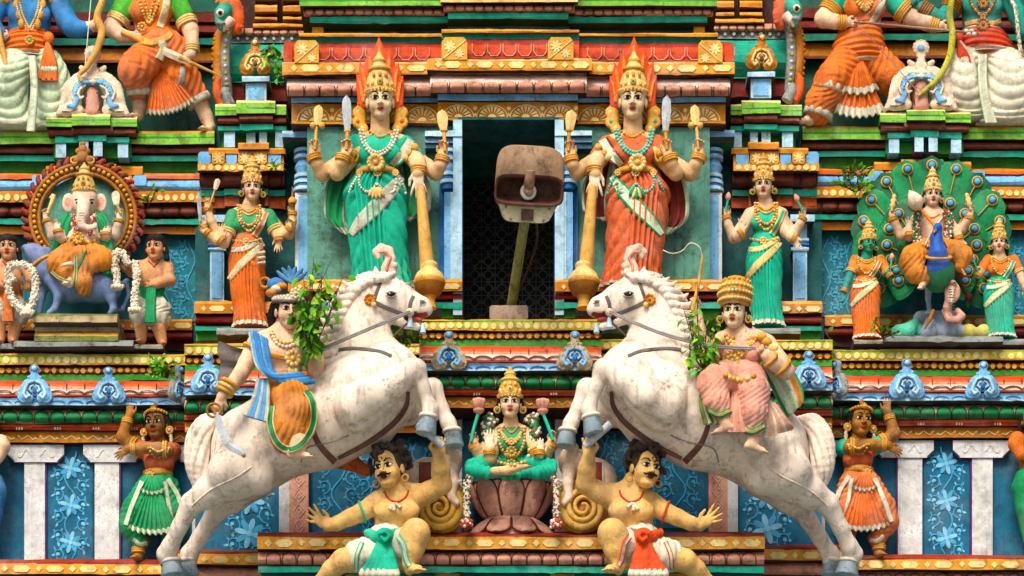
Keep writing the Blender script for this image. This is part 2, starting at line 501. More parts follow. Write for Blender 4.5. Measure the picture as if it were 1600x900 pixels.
        for axi in range(3):
            o1, o2 = [i for i in range(3) if i != axi]
            A = ins.take(range(0, n[axi] - 1), axi); B = ins.take(range(1, n[axi]), axi)
            e = np.argwhere(A != B)
            e = e[(e[:, o1] > 0) & (e[:, o2] > 0) & (e[:, o1] < n[o1] - 1) & (e[:, o2] < n[o2] - 1)]
            ia = ins[e[:, 0], e[:, 1], e[:, 2]]
            q = []
            for u, w in ((0, 0), (1, 0), (1, 1), (0, 1)):
                g = e.copy(); g[:, o1] -= u; g[:, o2] -= w; q.append(idx[g[:, 0], g[:, 1], g[:, 2]])
            q = np.stack(q, 1); flip = ia if axi != 1 else ~ia
            q = np.where(flip[:, None], q, q[:, ::-1])
            g = e.copy(); g[:, axi] += ~ia
            Fs.append(q); Ms.append(M[g[:, 0], g[:, 1], g[:, 2]])
        F = np.concatenate(Fs); Mf = np.concatenate(Ms)
        ok = (F >= 0).all(1); F = F[ok]; Mf = Mf[ok]
        for _ in range(smooth):
            acc = np.zeros_like(V); c2 = np.zeros(len(V))
            for i in range(4):
                for j in ((i + 1) % 4, (i + 3) % 4):
                    np.add.at(acc, F[:, i], V[F[:, j]]); np.add.at(c2, F[:, i], 1)
            V = .5 * V + .5 * acc / np.maximum(c2, 1)[:, None]
        mb = mb or MB()
        # outward orientation check
        a, b, c = V[F[:, 0]], V[F[:, 1]], V[F[:, 2]]
        vol = np.einsum('ij,ij->i', np.cross(a, b), c).sum()
        if vol < 0: F = F[:, ::-1]
        mb.add(V, F, np.array(names, dtype=object)[Mf])
        return mb

# ------------------------------------------------------------------ things laid on a surface
def cast(bvh, px, py):
    o = P(px, py, 900.0); dv = unit(o - CAMP)
    h = bvh.ray_cast(Vector(o), Vector(dv), 3000)
    return None if h[0] is None else np.array(h[0])

def on_surface(bvh, pts, lift=1.0, step=3.0, dflt=None, closed=False):
    """resample a picture polyline and lay it on the surface; returns world points"""
    p = np.asarray(pts, float)
    if len(p) > 2: p = catmull(p, max(len(p), int(np.linalg.norm(np.diff(p, axis=0), axis=1).sum() / step) + 2))
    else: p = catmull(p, int(np.linalg.norm(p[1] - p[0]) / step) + 2)
    W = [cast(bvh, x, y) for x, y in p]
    d = np.array([np.nan if w is None else -w[1] for w in W])
    ok = ~np.isnan(d)
    if not ok.any(): d[:] = dflt if dflt is not None else 0
    else: d = np.interp(np.arange(len(d)), np.where(ok)[0], d[ok])
    return np.array([P(x, y, dd + lift) for (x, y), dd in zip(p, d)]), p, d

def band(mb, bvh, pts, w, mat, lift=1.2, step=3.0, nc=5, edge=None, ew=.16, wob=0, thick=1.5):
    """cloth band or strap lying on a surface"""
    p = np.asarray(pts, float); L_ = np.linalg.norm(np.diff(p, axis=0), axis=1).sum()
    q = catmull(p, max(3, int(L_ / step) + 2)) if len(p) > 2 else catmull(p, max(3, int(L_ / step) + 2))
    n = len(q)
    ww = np.full(n, w, float) if np.isscalar(w) else np.interp(np.linspace(0, 1, n), np.linspace(0, 1, len(w)), w)
    t = np.gradient(q, axis=0); t /= np.linalg.norm(t, axis=1)[:, None] + 1e-9
    nn = np.column_stack([-t[:, 1], t[:, 0]])
    s = np.linspace(-.5, .5, nc)
    Dm = np.full((n, nc), np.nan); XY = q[:, None] + nn[:, None] * (ww[:, None] * s[None])[..., None]
    for i in range(n):
        for j in range(nc):
            c = cast(bvh, *XY[i, j])
            if c is not None: Dm[i, j] = -c[1]
    if np.isnan(Dm).all(): return mb
    mid = np.nanmedian(Dm)
    ref = np.array([np.nanmax(r) if not np.isnan(r).all() else np.nan for r in Dm])
    ok = ~np.isnan(ref); ref = np.interp(np.arange(n), np.where(ok)[0], ref[ok])
    Dm = np.where(np.isnan(Dm), ref[:, None] - 3, Dm)
    Dm = np.maximum(Dm, ref[:, None] - ww[:, None] * .7)
    for _ in range(2):
        Dm[1:-1] = .5 * Dm[1:-1] + .25 * (Dm[:-2] + Dm[2:])
    prof = lift + wob * np.cos(np.arange(nc) * math.pi)
    V = np.array([[P(*XY[i, j], Dm[i, j] + (prof[j] if np.ndim(prof) else lift)) for j in range(nc)] for i in range(n)])
    mats = np.full((n - 1, nc - 1), mat, dtype=object)
    if edge: mats[:, 0] = edge; mats[:, -1] = edge
    # add turned-back edges for thickness
    A = V[:, :1] + np.array([0, lift + thick + 1, 0]); B = V[:, -1:] + np.array([0, lift + thick + 1, 0])
    V = np.concatenate([A, V, B], 1); mats = np.concatenate([mats[:, :1], mats, mats[:, -1:]], 1)
    mb.add(V.reshape(-1, 3), grid_faces(n, nc + 2)[:, ::-1], mats.ravel()); return mb

def cord(mb, bvh, pts, r, mat, lift=.3, step=3.0, seg=6):
    W, _, _ = on_surface(bvh, pts, lift, step)
    return tube(mb, W, r, mat, seg)

def beads(mb, bvh, pts, r, mat, lift=.5, mat2=None, pitch=1.9, n=5):
    W, _, _ = on_surface(bvh, pts, lift, r * pitch)
    for i, w in enumerate(W): ball(mb, w, r, mat2 if (mat2 and i % 2) else mat, n)
    return mb

def loft(mb, rings, mat, n=72, rows=48, fold=None, matf=None, cap=True):
    """rings (px,py,d,rx,ry): horizontal ellipses; fold(theta,t)->outward offset; matf(theta,t)->name"""
    q = catmull(np.array(rings, float), rows)
    th = np.linspace(-math.pi, math.pi, n, endpoint=False)
    V = np.zeros((rows, n, 3))
    for i in range(rows):
        px, py, d, rx, ry = q[i]; c = P(px, py, d); t = i / (rows - 1)
        o = fold(th, t) if fold else 0.0
        V[i, :, 0] = c[0] + (rx + o) * np.sin(th); V[i, :, 1] = c[1] - (ry + o) * np.cos(th); V[i, :, 2] = c[2]
    F = grid_faces(rows, n, True)[:, ::-1]
    if matf: m = np.array([matf(th[j], i / (rows - 1)) for i in range(rows - 1) for j in range(n)], dtype=object)
    else: m = mat
    mb.add(V.reshape(-1, 3), F, m)
    if cap:
        j = np.arange(n); j2 = (j + 1) % n
        for row, fl in ((0, 0), (rows - 1, 1)):
            VV = np.vstack([V[row], V[row].mean(0)]); T = np.column_stack([np.full(n, n), j, j2])
            mb.add(VV, T if not fl else T[:, ::-1], mat, False)
    return mb
# ------------------------------------------------------------------ palette
for nm, c, kw in [
    ('teal', '0fa088', {}), ('teal_deep', '0b7a66', {}), ('wall_dark', '0d5a4c', dict(dirt=.5, streak=.9)), ('wall_sage', '5c9384', dict(dirt=.5, streak=1.0)),
    ('wall_blue', '056683', dict(dirt=.35, streak=1.0)), ('wall_sea', '1c7380', dict(dirt=.4)), ('niche_dark', '12585a', dict(dirt=.5)),
    ('blue', '80bce8', {}), ('blue_pale', 'b2d6ec', dict(chips=.4)), ('blue_deep', '2173b4', {}), ('motif_blue', '48a3cc', dict(dirt=.25)), ('motif_pale', '86c6e2', dict(dirt=.25)),
    ('motif_sea', '3f9fb8', dict(dirt=.2)), ('white', 'd2d3d4', dict(dirt=.3, streak=1.1)), ('white_motif', 'dedcd0', dict(dirt=.25)), ('purple', '6b2f74', {}),
    ('ochre', 'c68312', {}), ('yellow', 'dca236', {}), ('yellow_pale', 'f1d795', dict(dirt=.3)), ('gold', 'd9a441', dict(dirt=.3, rough=.4)), ('gold_pale', 'ebcb85', dict(dirt=.3, rough=.4)),
    ('gold_dark', 'a06c1c', dict(rough=.4)), ('orange', 'db6a1e', {}), ('orange_tile', 'cc4f1c', dict(chips=.3)), ('red', '9a3218', {}), ('red_dark', '70200f', {}),
    ('pink', 'd49c86', dict(dirt=.45)), ('pink_pale', 'f0cfbc', dict(dirt=.35)), ('brown', '79402f', dict(dirt=.5)), ('brown_dark', '3c2018', dict(dirt=.5)),
    ('green', '3a9334', {}), ('lime', '86bd44', dict(dirt=.5, chips=.5)), ('lime_yellow', 'b9b53a', dict(dirt=.5)), ('lotus_green', '0f7a4a', {}), ('lotus_light', '3aa572', {}),
    ('outline', '14261c', dict(dirt=0, fade=.1, chips=.05)), ('outline_brown', '5a2a20', dict(dirt=0, fade=.15, chips=.1)), ('grey', '8d9290', dict(dirt=.6)), ('grey_dark', '4a4a46', dict(dirt=.6)), ('ochre_brown', '8f5a1c', dict(dirt=.5)),
    ('cream', 'f0d9bf', dict(dirt=.3)), ('beige', 'b9a684', dict(dirt=.55)), ('moss', '6f7d3a', dict(dirt=.6)),
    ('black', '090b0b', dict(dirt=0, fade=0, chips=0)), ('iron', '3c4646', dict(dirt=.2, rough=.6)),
]:
    kw = dict(kw); kw.setdefault('dirt', .35); paint(nm, c, **kw)

temple = Thing('temple_tower', 'brightly painted stucco temple tower front with tiers of cornices, niches and carved figures', 'temple', P(800, 1000, 0))
T = temple.part
def mx(x): return 1589 - x
class Bay:
    """mirrors x for the right half of the front and nudges y"""
    def __init__(s, right, dy=0.0): s.r = right; s.dy = dy if right else 0.0
    def x(s, a, b): return (mx(b), mx(a)) if s.r else (a, b)
    def pt(s, x, y): return (mx(x) if s.r else x, y + s.dy)
    def pts(s, l): return [s.pt(*q) for q in l]
    def prof(s, p): return [(q[0] + s.dy,) + tuple(q[1:]) for q in p]
    def mould(s, mb, x0, x1, prof, db): a, b = s.x(x0, x1); return mould(mb, a, b, s.prof(prof), db)
    def slab(s, mb, x0, x1, y0, y1, d0, d1, mat, bev=0, side=None): a, b = s.x(x0, x1); return slab(mb, a, b, y0 + s.dy, y1 + s.dy, d0, d1, mat, bev, side)
    def petals(s, mb, x0, x1, y0, y1, *a, **k): p, q = s.x(x0, x1); return petals(mb, p, q, y0 + s.dy, y1 + s.dy, *a, **k)
    def dots(s, mb, x0, x1, yc, *a): p, q = s.x(x0, x1); return row_dots(mb, p, q, yc + s.dy, *a)
    def diamonds(s, mb, x0, x1, yc, *a): p, q = s.x(x0, x1); return row_diamonds(mb, p, q, yc + s.dy, *a)
    def inlay(s, mb, poly, d, mat, t=1.2): return inlay(mb, s.pts(poly), d, mat, t)
    def strip(s, mb, pts, w, d, mat, t=1.2): return strip(mb, s.pts([tuple(q) for q in pts]), w, d, mat, t)

def wave_scroll(b, mb, x0, x1, yc, h, d, mat, pitch=34):
    n = int((x1 - x0) / pitch)
    for i in range(n):
        c = x0 + (i + .5) * pitch; a = pitch * .5
        b.strip(mb, [(c - a, yc + h * .4), (c - a * .5, yc - h * .3), (c, yc + h * .35), (c + a * .5, yc - h * .3), (c + a, yc + h * .4)], 1.6, d, mat)
        b.strip(mb, [(c - a * .45 + 5 * math.cos(q), yc + h * .35 - 6 * math.sin(q)) for q in np.linspace(0, math.pi, 7)], 1.5, d, mat)

def flower(b, mb, cx, cy, r, d, m1, m2, n=8):
    for i in range(n):
        a = 2 * math.pi * i / n + .26
        ex, ey = cx + r * .62 * math.cos(a), cy + r * .62 * math.sin(a)
        pts = []
        for q in np.linspace(0, 2 * math.pi, 12, endpoint=False):
            u, v = r * .44 * math.cos(q), r * .2 * math.sin(q)
            pts.append((ex + u * math.cos(a) - v * math.sin(a), ey + u * math.sin(a) + v * math.cos(a)))
        b.inlay(mb, pts, d, m1 if i % 2 else m2, 1.0)
    b.inlay(mb, disc_poly(cx, cy, r * .22, n=10), d, m2, 1.4)

def leaf(b, mb, x, y, a, l, w, d, mat):
    pts = []
    for t in np.linspace(0, 1, 6): pts.append((t, math.sin(math.pi * t ** .8)))
    poly = [(t * l, -s * w) for t, s in pts] + [(t * l, s * w * .7) for t, s in pts[-2:0:-1]]
    ca, sa = math.cos(a), math.sin(a)
    b.inlay(mb, [(x + u * ca - v * sa, y + u * sa + v * ca) for u, v in poly], d, mat, .4)

def scroll_panel(b, mb, x0, x1, y0, y1, d, m1, m2, rng, flowers=True, dens=1.0):
    """painted creeper: an S-shaped stem with spirals, leaves and blossoms"""
    cx, w = (x0 + x1) / 2, (x1 - x0) / 2
    ys = np.linspace(y1 - 3, y0 + 3, 40); n = max(1.0, (y1 - y0) / 75)
    st = [(cx + w * .28 * math.sin((y1 - y) / (y1 - y0) * n * 2 * math.pi), y) for y in ys]
    b.strip(mb, st, 2.2, d, m1)
    k = int(n * 5 * dens)
    for i in range(k):
        t = (i + .5) / k; q = st[int(t * 39)]; sd = 1 if i % 2 else -1
        tx = cx + sd * w * .62
        sp = spiral(tx, q[1] - 3, w * .34, 2, math.pi * (.5 if sd > 0 else .5), 1.1 * sd, 18)
        b.strip(mb, sp, [2.2, 1.2], d, m1)
        b.inlay(mb, disc_poly(tx, q[1] - 3, 3.2, n=8), d, m2)
        for j in range(0, 18, 3):
            s = sp[j]; a = math.atan2(s[1] - (q[1] - 3), s[0] - tx)
            leaf(b, mb, s[0], s[1], a + rng.uniform(-.5, .5), rng.uniform(4.5, 8.5), rng.uniform(1.6, 2.8), d, m1 if j % 2 else m2)
    if flowers:
        for i in range(max(1, int(round(n * 1.5)))):
            y = y0 + (i + .5) * (y1 - y0) / max(1, int(round(n * 1.5)))
            b.inlay(mb, disc_poly(cx, y, w * .5, n=12), d + .3, 'wall_blue', .3)
            flower(b, mb, cx, y, w * .52, d + .5, m1, m2)

rng = random.Random(5)
LR = [Bay(False), Bay(True, -7)]
LR0 = [Bay(False), Bay(True, 0)]

# ================================================================== bottom tier
def lower_stack(b, x0, x1, o, sh, name_kudu=True, right_end=None):
    """the heavy painted cornice: o = extra projection, sh = shift up in the picture"""
    y = lambda v: v - sh
    m = MB()
    b.mould(m, x0, x1, [(y(663), 26 + o, 'orange'), (y(667), 27 + o, 'red'), (y(672), 27 + o, 'brown_dark'), (y(675), 18 + o, 'ochre'), (y(691), 18 + o, 'brown_dark'), (y(694), 8 + o, 'brown_dark')], -20)
    wave_scroll(b, m, x0 + 2, x1 - 2, y(683), 9, 18 + o, 'yellow_pale')
    for i in range(int((x1 - x0) / 60)):
        for j in range(3): b.slab(m, x0 + 25 + i * 60 + j * 4, x0 + 27 + i * 60 + j * 4, y(667.5), y(671), 28 + o, 24 + o, 'pink_pale')
    T('frieze', m)
    m = MB()
    b.mould(m, x0, x1, [(y(634), 22 + o, 'brown_dark'), (y(640), 23 + o, 'outline')] + roll(y(641), y(662), 26 + o, 13, 'beige') + [(y(662), 26 + o, 'outline')], -20)
    b.petals(m, x0 + 1, x1 - 1, y(641), y(661.5), 26 + o, 13, 24, 'lotus_green', lift=3.5, edge='outline')
    T('lotus_moulding', m)
    m = MB()
    b.mould(m, x0, x1, [(y(595), 36 + o, 'orange_tile')] + [(y(596 + i * 4), 40 + o + 4.0 * i ** .6, ['orange_tile', 'orange', 'pink', 'pink_pale', 'pink_pale'][i]) for i in range(5)] +
            [(y(616), 50 + o, 'red'), (y(619), 52 + o, 'red_dark'), (y(621), 48 + o, 'blue_pale'), (y(624), 48 + o, 'blue'), (y(630), 48 + o, 'blue_pale'), (y(633), 48 + o, 'grey_dark')], -20)
    n = max(1, int((x1 - x0) / 27)); w = (x1 - x0) / n
    for i in range(n):
        c = x0 + (i + .5) * w
        b.strip(m, [(c + w * .5 * math.cos(q), y(615) - 5 * (1 - abs(math.cos(q)) ** 2.5)) for q in np.linspace(math.pi, 0, 11)], 1.3, 51 + o, 'outline_brown')
        b.slab(m, c + w * .5 - .6, c + w * .5 + .6, y(599), y(613), 48 + o, 44 + o, 'outline_brown')
        b.strip(m, [(c + w * .4 * math.cos(q), y(630) - 4 * math.sin(q)) for q in np.linspace(math.pi, 0, 9)], 1.0, 48.3 + o, 'blue_deep')
    T('cornice', m)
    m = MB()
    b.mould(m, x0, x1, [(y(553), 40 + o, 'yellow'), (y(555), 41 + o, 'lime'), (y(557), 40 + o, 'lime_yellow'), (y(568), 40 + o, 'yellow'), (y(570), 40 + o, 'brown_dark')] +
            roll(y(573), y(584), 26 + o, 8, 'ochre_brown', 5) + [(y(584), 26 + o, 'lime'), (y(586), 30 + o, 'green'), (y(595), 30 + o, 'outline')], -20)
    b.dots(m, x0 + 2, x1 - 2, y(562.5), 5.4, 40 + o, 'yellow_pale', 13.5)
    b.dots(m, x0 + 2, x1 - 2, y(578.5), 4.2, 33 + o, 'yellow', 11.5)
    T('string_course', m)

def kudu_mesh():
    """blue horseshoe ornament with scrolls, 50 x 60 units, base at the origin"""
    s = Sdf(1.05, 1.6)
    def C(l, m, k=None, sq=.8):
        pts = [np.array([x, -d, z]) for x, z, d, r in l]; rs = [q[3] for q in l]
        s.wchain(pts, rs, m, k, sq)
    for sg in (-1, 1):
        C([(sg * 3, 36, 4, 4), (sg * 12, 31, 4, 6), (sg * 17, 22, 4, 7), (sg * 17, 11, 4, 7.5), (sg * 9, 8, 4, 7)], 'A')
        C([(sg * 3, 33, 9, 2), (sg * 10, 30, 9.5, 2), (sg * 14, 22, 10, 2), (sg * 17, 13, 11, 2.2), (sg * 13, 7, 11, 2.2), (sg * 8, 10, 11.5, 2.2), (sg * 11, 14, 12, 2)], 'B', .6)
        C([(sg * 2, 27, 8, 1.6), (sg * 6, 25, 9, 1.6), (sg * 8, 20, 9, 1.8), (sg * 5, 17, 10, 1.8)], 'B', .6)
        for i in range(9):
            a = -1.9 + i * .36
            s.ell((sg * (17 + 8.6 * math.cos(a)), -4, 12 + 9.5 * math.sin(a)), (2.3, 3, 2.3), 'A', .8)
        C([(sg * 6, 42, 5, 2), (sg * 9, 40, 6, 2.6)], 'A')
    C([(0, 36, 4, 6), (0, 44, 4, 6), (0, 53, 4, 7)], 'A')
    s.ell((0, -4, 53), (7.5, 7, 7.5), 'A'); s.ell((0, -10.5, 53), (4.2, 3, 4.2), 'B', .5)
    s.ell((0, -9, 53), (5.6, 3.6, 5.6), 'D', .4, 'c'); s.ell((0, -11, 53), (4.0, 5, 4.0), 'B', .4, 'c')
    s.ell((0, -4, 20), (6, 4, 8), 'B', .6); s.ell((0, -7, 19), (3.4, 3.5, 5.5), 'D', .5); s.ell((0, -10, 2), (4, 14, 6), 'D', .8, '-')
    return s.mesh()
kudu0 = kudu_mesh()
def kudu(b, cx, ybot, sc_, d, pal, squash=1.0, name='arch_ornament', yaw=0):
    sc_ *= rng.uniform(.95, 1.04); yaw += rng.uniform(-.09, .09); tl = rng.uniform(-.03, .03)
    x, yb = b.pt(cx + rng.uniform(-1, 1), ybot); c = P(x, yb, d); ca, sa = math.cos(yaw), math.sin(yaw)
    m = MB()
    for V, F, mt, sm in kudu0.ch:
        V = V * sc_; V = np.column_stack([V[:, 0] + tl * V[:, 2], V[:, 1], V[:, 2] * rng.uniform(.97, 1.03)])
        V = np.column_stack([V[:, 0] * ca - V[:, 1] * sa, V[:, 0] * sa + V[:, 1] * ca, V[:, 2]])
        m.add(V + c, F, np.array([pal[q] for q in mt], dtype=object), sm)
    return T(name, m)
BLUEP = dict(A='blue', B='blue_pale', D='blue_deep'); MOSSP = dict(A='beige', B='blue', D='blue_deep'); GREYP = dict(A='grey', B='blue', D='blue_deep')

for b in LR:
    # main wall, painted piers and panels
    m = MB(); b.slab(m, -120, 312, 640, 930, 0, -40, 'wall_blue'); T('wall', m)
    for sx0, sx1, cx0, cx1 in ((38, 70, 12, 100), (148, 186, 130, 222), (300, 330, 272, 340)):
        m = MB()
        b.slab(m, sx0, sx1, 720, 880, 9, -5, 'white', side='purple'); b.slab(m, sx1, sx1 + 2.5, 720, 880, 7, -5, 'purple')
        poly = [(cx0, 695), (cx1, 695), (cx1, 713), (cx1 - 9, 722), (cx0 + 9, 722), (cx0, 713)]
        plate(m, b.pts(poly), 12, -5, 'white', 'purple')
        for y in range(738, 876, 26):
            c = (sx0 + sx1) / 2
            for r_ in (10, 5.5): b.strip(m, [(c - r_, y), (c, y - r_ * 1.1), (c + r_, y), (c, y + r_ * 1.1), (c - r_, y)], 1.2, 9, 'white_motif', .35)
        for sg in (-1, 1): b.strip(m, [((cx0 + cx1) / 2 + sg * 6, 712)] + [((cx0 + cx1) / 2 + sg * (10 + 7 * q), 708 - 6 * math.sin(q * 2.2)) for q in np.linspace(0, 2.6, 9)], 1.6, 12, 'white_motif')
        for sg, c in ((1, cx0), (-1, cx1)): b.strip(m, [(c, 711), (c + sg * 10, 721)], 2.0, 12, 'outline')
        T('pilaster', m)
    m = MB(); b.slab(m, 74, 145, 726, 878, 2.5, -3, 'wall_blue')
    scroll_panel(b, m, 78, 142, 702, 876, 2.5, 'motif_blue', 'motif_pale', rng)
    T('painted_panel', m)
    # ledge the dancers stand on
    m = MB()
    b.mould(m, -120, 262, [(874, 30, 'red'), (879, 36, 'brown'), (881, 36, 'yellow'), (897, 36, 'brown_dark')] + roll(901, 925, 14, 8, 'pink', 4) + [(925, 14, 'brown_dark'), (960, 10, 'teal')], -30)
    b.diamonds(m, -110, 258, 889, 13, 36, 'yellow_pale')
    b.petals(m, -118, 260, 902, 924, 14, 8, 22, 'pink', edge='outline_brown'); T('ledge', m)
    m = MB()
    b.mould(m, 250, 415, [(859, 60, 'red'), (863, 78, 'brown'), (865, 78, 'yellow'), (882, 78, 'brown_dark')] + roll(887, 905, 60, 8, 'pink', 4) + [(905, 60, 'brown_dark'), (950, 60, 'teal')], -30)
    b.diamonds(m, 255, 410, 874, 13, 78, 'yellow_pale'); T('ledge', m)
    lower_stack(b, -120, 300, 0, 0)
    lower_stack(b, 288, 664, 45, 15.5)
    kudu(b, 55, 632, 1.0, 49, BLUEP); kudu(b, 172, 632, 1.0, 49, BLUEP)
    kudu(b, 277, 632, 1.0, 62, GREYP, yaw=1.1 if not b.r else -1.1)
    kudu(b, 326, 616, 1.0, 95, BLUEP)
    # wall behind the horses with creeper panels and piers
    m = MB(); b.slab(m, 305, 705, 630, 900, 45, -20, 'wall_blue'); T('wall', m)
    for (a, c) in ((340, 440), (488, 690)):
        m = MB(); b.slab(m, a, c, 690, 862 if a < 400 else 832, 48, 30, 'wall_blue')
        if a < 400: scroll_panel(b, m, a + 6, c - 6, 700, 860, 48, 'motif_blue', 'motif_pale', rng)
        else:
            scroll_panel(b, m, a + 4, a + 76, 706, 828, 48, 'motif_blue', 'motif_sea', rng, False)
            scroll_panel(b, m, a + 66, c - 66, 700, 828, 48, 'motif_blue', 'motif_sea', rng, False); scroll_panel(b, m, c - 70, c - 4, 690, 760, 48, 'motif_blue', 'motif_sea', rng, False)
        T('painted_panel', m)
    for a, c, mt in ((436, 452, 'white'), (452, 482, 'pink'), (702, 722, 'white')):
        m = MB(); dd = 62 if a < 600 else 112
        b.slab(m, a, c, 640, 838, dd, 30, mt, side='purple')
        if mt == 'pink':
            for y in range(750, 836, 24):
                for r_ in (9, 4): b.strip(m, [((a + c) / 2 - r_, y), ((a + c) / 2, y - r_ * 1.2), ((a + c) / 2 + r_, y), ((a + c) / 2, y + r_ * 1.2), ((a + c) / 2 - r_, y)], 1.2, dd, 'pink_pale')
        T('pilaster', m)

bc = LR0[0]
m = MB(); slab(m, 716, 874, 600, 860, 104, 20, 'wall_blue'); T('wall', m)
lower_stack(bc, 655, 940, 150, 54)
kudu(bc, 701, 580, 1.0, 199, MOSSP); kudu(bc, 898, 581, 1.0, 199, MOSSP)
# platform under the seated goddess and strongmen
m = MB()
mould(m, 402, 1195, [(832, 170, 'red'), (837, 188, 'brown'), (839, 188, 'yellow'), (858, 188, 'brown_dark')] + roll(863, 882, 170, 9, 'pink', 5) + [(882, 170, 'brown_dark'), (885, 172, 'teal'), (895, 172, 'brown_dark'), (897, 120, 'teal_deep'), (960, 120, 'teal_deep')], -20)
row_diamonds(m, 406, 1190, 848, 14, 188, 'yellow_pale'); petals(m, 416, 1182, 863, 882, 170, 9, 24, 'pink', edge='outline_brown')
for x in (680, 860, 540, 1040): slab(m, x, x + 38, 891, 955, 128, 110, 'yellow')
T('platform', m)

# ================================================================== middle tier
for b in LR:
    m = MB(); b.slab(m, -120, 335, 350, 560, -60, -100, 'wall_sea'); T('wall', m)
    m = MB()
    for a, c in ((-118, 40), (230, 322)):
        b.slab(m, a, c, 372, 502, -58, -70, 'wall_sea')
    scroll_panel(b, m, 238, 282, 376, 500, -58, 'motif_sea', 'motif_blue', rng, False, 1.1); scroll_panel(b, m, 276, 320, 376, 500, -58, 'motif_sea', 'motif_blue', rng, False, 1.1)
    scroll_panel(b, m, -10, 34, 376, 500, -58, 'motif_sea', 'motif_blue', rng, False)
    T('painted_panel', m)
    m = MB()
    b.mould(m, -120, 335, [(205, -12, 'yellow'), (208, -8, 'lime'), (213, -8, 'green'), (216, -8, 'lime'), (225, -8, 'brown_dark')] + roll(228, 241, -24, 8, 'brown', 5) +
            [(241, -30, 'brown_dark'), (243, -24, 'teal'), (252, -24, 'outline'), (254, -42, 'green'), (270, -42, 'brown')], -100)
    T('ledge', m)
    m = MB()
    b.mould(m, -120, 335, [(271, -22, 'ochre'), (274, -16, 'orange'), (279, -16, 'brown')] + roll(281, 298, -20, 6, 'blue', 5) + [(298, -20, 'ochre'), (300, -16, 'ochre'), (316, -16, 'brown_dark')] +
            roll(319, 340, -36, 11, 'brown', 5) + [(340, -40, 'outline'), (342, -30, 'teal'), (350, -30, 'outline'), (352, -44, 'orange'), (355, -40, 'ochre'), (366, -40, 'brown_dark'), (368, -60, 'brown_dark')], -100)
    b.dots(m, -118, 330, 308, 5.2, -16, 'yellow_pale', 12.5)
    b.petals(m, -118, 333, 320, 340, -36, 11, 26, 'brown', tip_up=False, edge='brown_dark')
    T('cornice', m)
    m = MB()
    b.mould(m, -120, 300, [(499, -50, 'yellow'), (502, -44, 'ochre'), (516, -44, 'brown_dark')] + roll(519, 533, -50, 8, 'red_dark', 4) + [(533, -54, 'brown_dark'), (548, -54, 'brown_dark')], -100)
    b.diamonds(m, -118, 300, 509, 11, -44, 'yellow_pale', ); T('ledge', m)
    # statue shelf
    m = MB()
    b.mould(m, -120, 25, [(537, 40, 'grey'), (541, 46, 'grey'), (545, 46, 'grey_dark'), (552, 30, 'grey_dark')], -100)
    b.mould(m, 21, 208, [(532, 46, 'grey'), (535, 60, 'grey'), (541, 60, 'grey_dark'), (549, 38, 'grey_dark')], -100)
    b.mould(m, 206, 255, [(537, 40, 'beige'), (540, 48, 'grey'), (544, 48, 'grey_dark'), (552, 30, 'grey_dark')], -100); T('statue_shelf', m)
    # small pavilion above the niche statue
    m = MB()
    b.mould(m, 47, 227, [(255, 2, 'ochre'), (258, 6, 'yellow'), (275, 6, 'brown'), (277, 0, 'ochre'), (284, 4, 'yellow'), (298, 4, 'brown_dark'), (303, -20, 'brown'), (335, -34, 'brown'), (350, -40, 'ochre'), (365, -40, 'brown_dark')], -60)
    b.dots(m, 50, 224, 291, 4.6, 4, 'yellow_pale', 11)
    for a in (47, 206): b.slab(m, a, a + 20, 257, 273, 10, 0, 'blue', 2)
    for a in (68, 186): 
        b.slab(m, a, a + 17, 255, 275, 9, 0, 'yellow', 3); flower(b, m, a + 8.5, 265, 7.5, 9, 'yellow_pale', 'yellow_pale')
    b.mould(m, 68, 220, [(243, 4, 'yellow'), (246, 10, 'ochre'), (256, 10, 'brown')], -60); b.mould(m, 112, 178, [(239, 8, 'yellow'), (242, 15, 'ochre'), (252, 15, 'brown')], -60)
    m.mapv(lambda V: V + np.array([0, 22.0, -8.0])); T('pavilion_entablature', m)
    m = MB()
    b.slab(m, 84, 205, 218, 247, -14, -60, 'green')
    for a in (87, 184): b.slab(m, a, a + 16, 221, 246, 2, -20, 'blue_pale', side='blue')
    for a in (124, 146): b.slab(m, a, a + 14, 218, 244, 8, -20, 'blue_pale', side='purple')
    T('pavilion_post', m)
    m = MB()
    b.mould(m, 86, 123, [(214, 4, 'teal'), (223, 4, 'teal_deep')], -60); b.mould(m, 165, 202, [(214, 4, 'teal'), (223, 4, 'teal_deep')], -60); b.mould(m, 122, 166, [(211, 10, 'teal'), (220, 10, 'teal_deep')], -60)
    b.mould(m, 75, 212, roll(198, 214, 2, 9, 'brown', 5) + [(214, 0, 'brown_dark')], -60); b.mould(m, 112, 176, roll(195, 211, 8, 9, 'brown', 5) + [(211, 6, 'brown_dark')], -60)
    b.mould(m, 72, 214, [(183, 10, 'yellow_pale'), (186, 16, 'lime'), (191, 16, 'green'), (193, 16, 'lime'), (198, 16, 'brown_dark')], -60)
    b.mould(m, 112, 172, [(178, 16, 'yellow_pale'), (181, 24, 'lime'), (187, 24, 'green'), (189, 24, 'lime'), (195, 24, 'brown_dark')], -60)
    T('pavilion_roof', m)

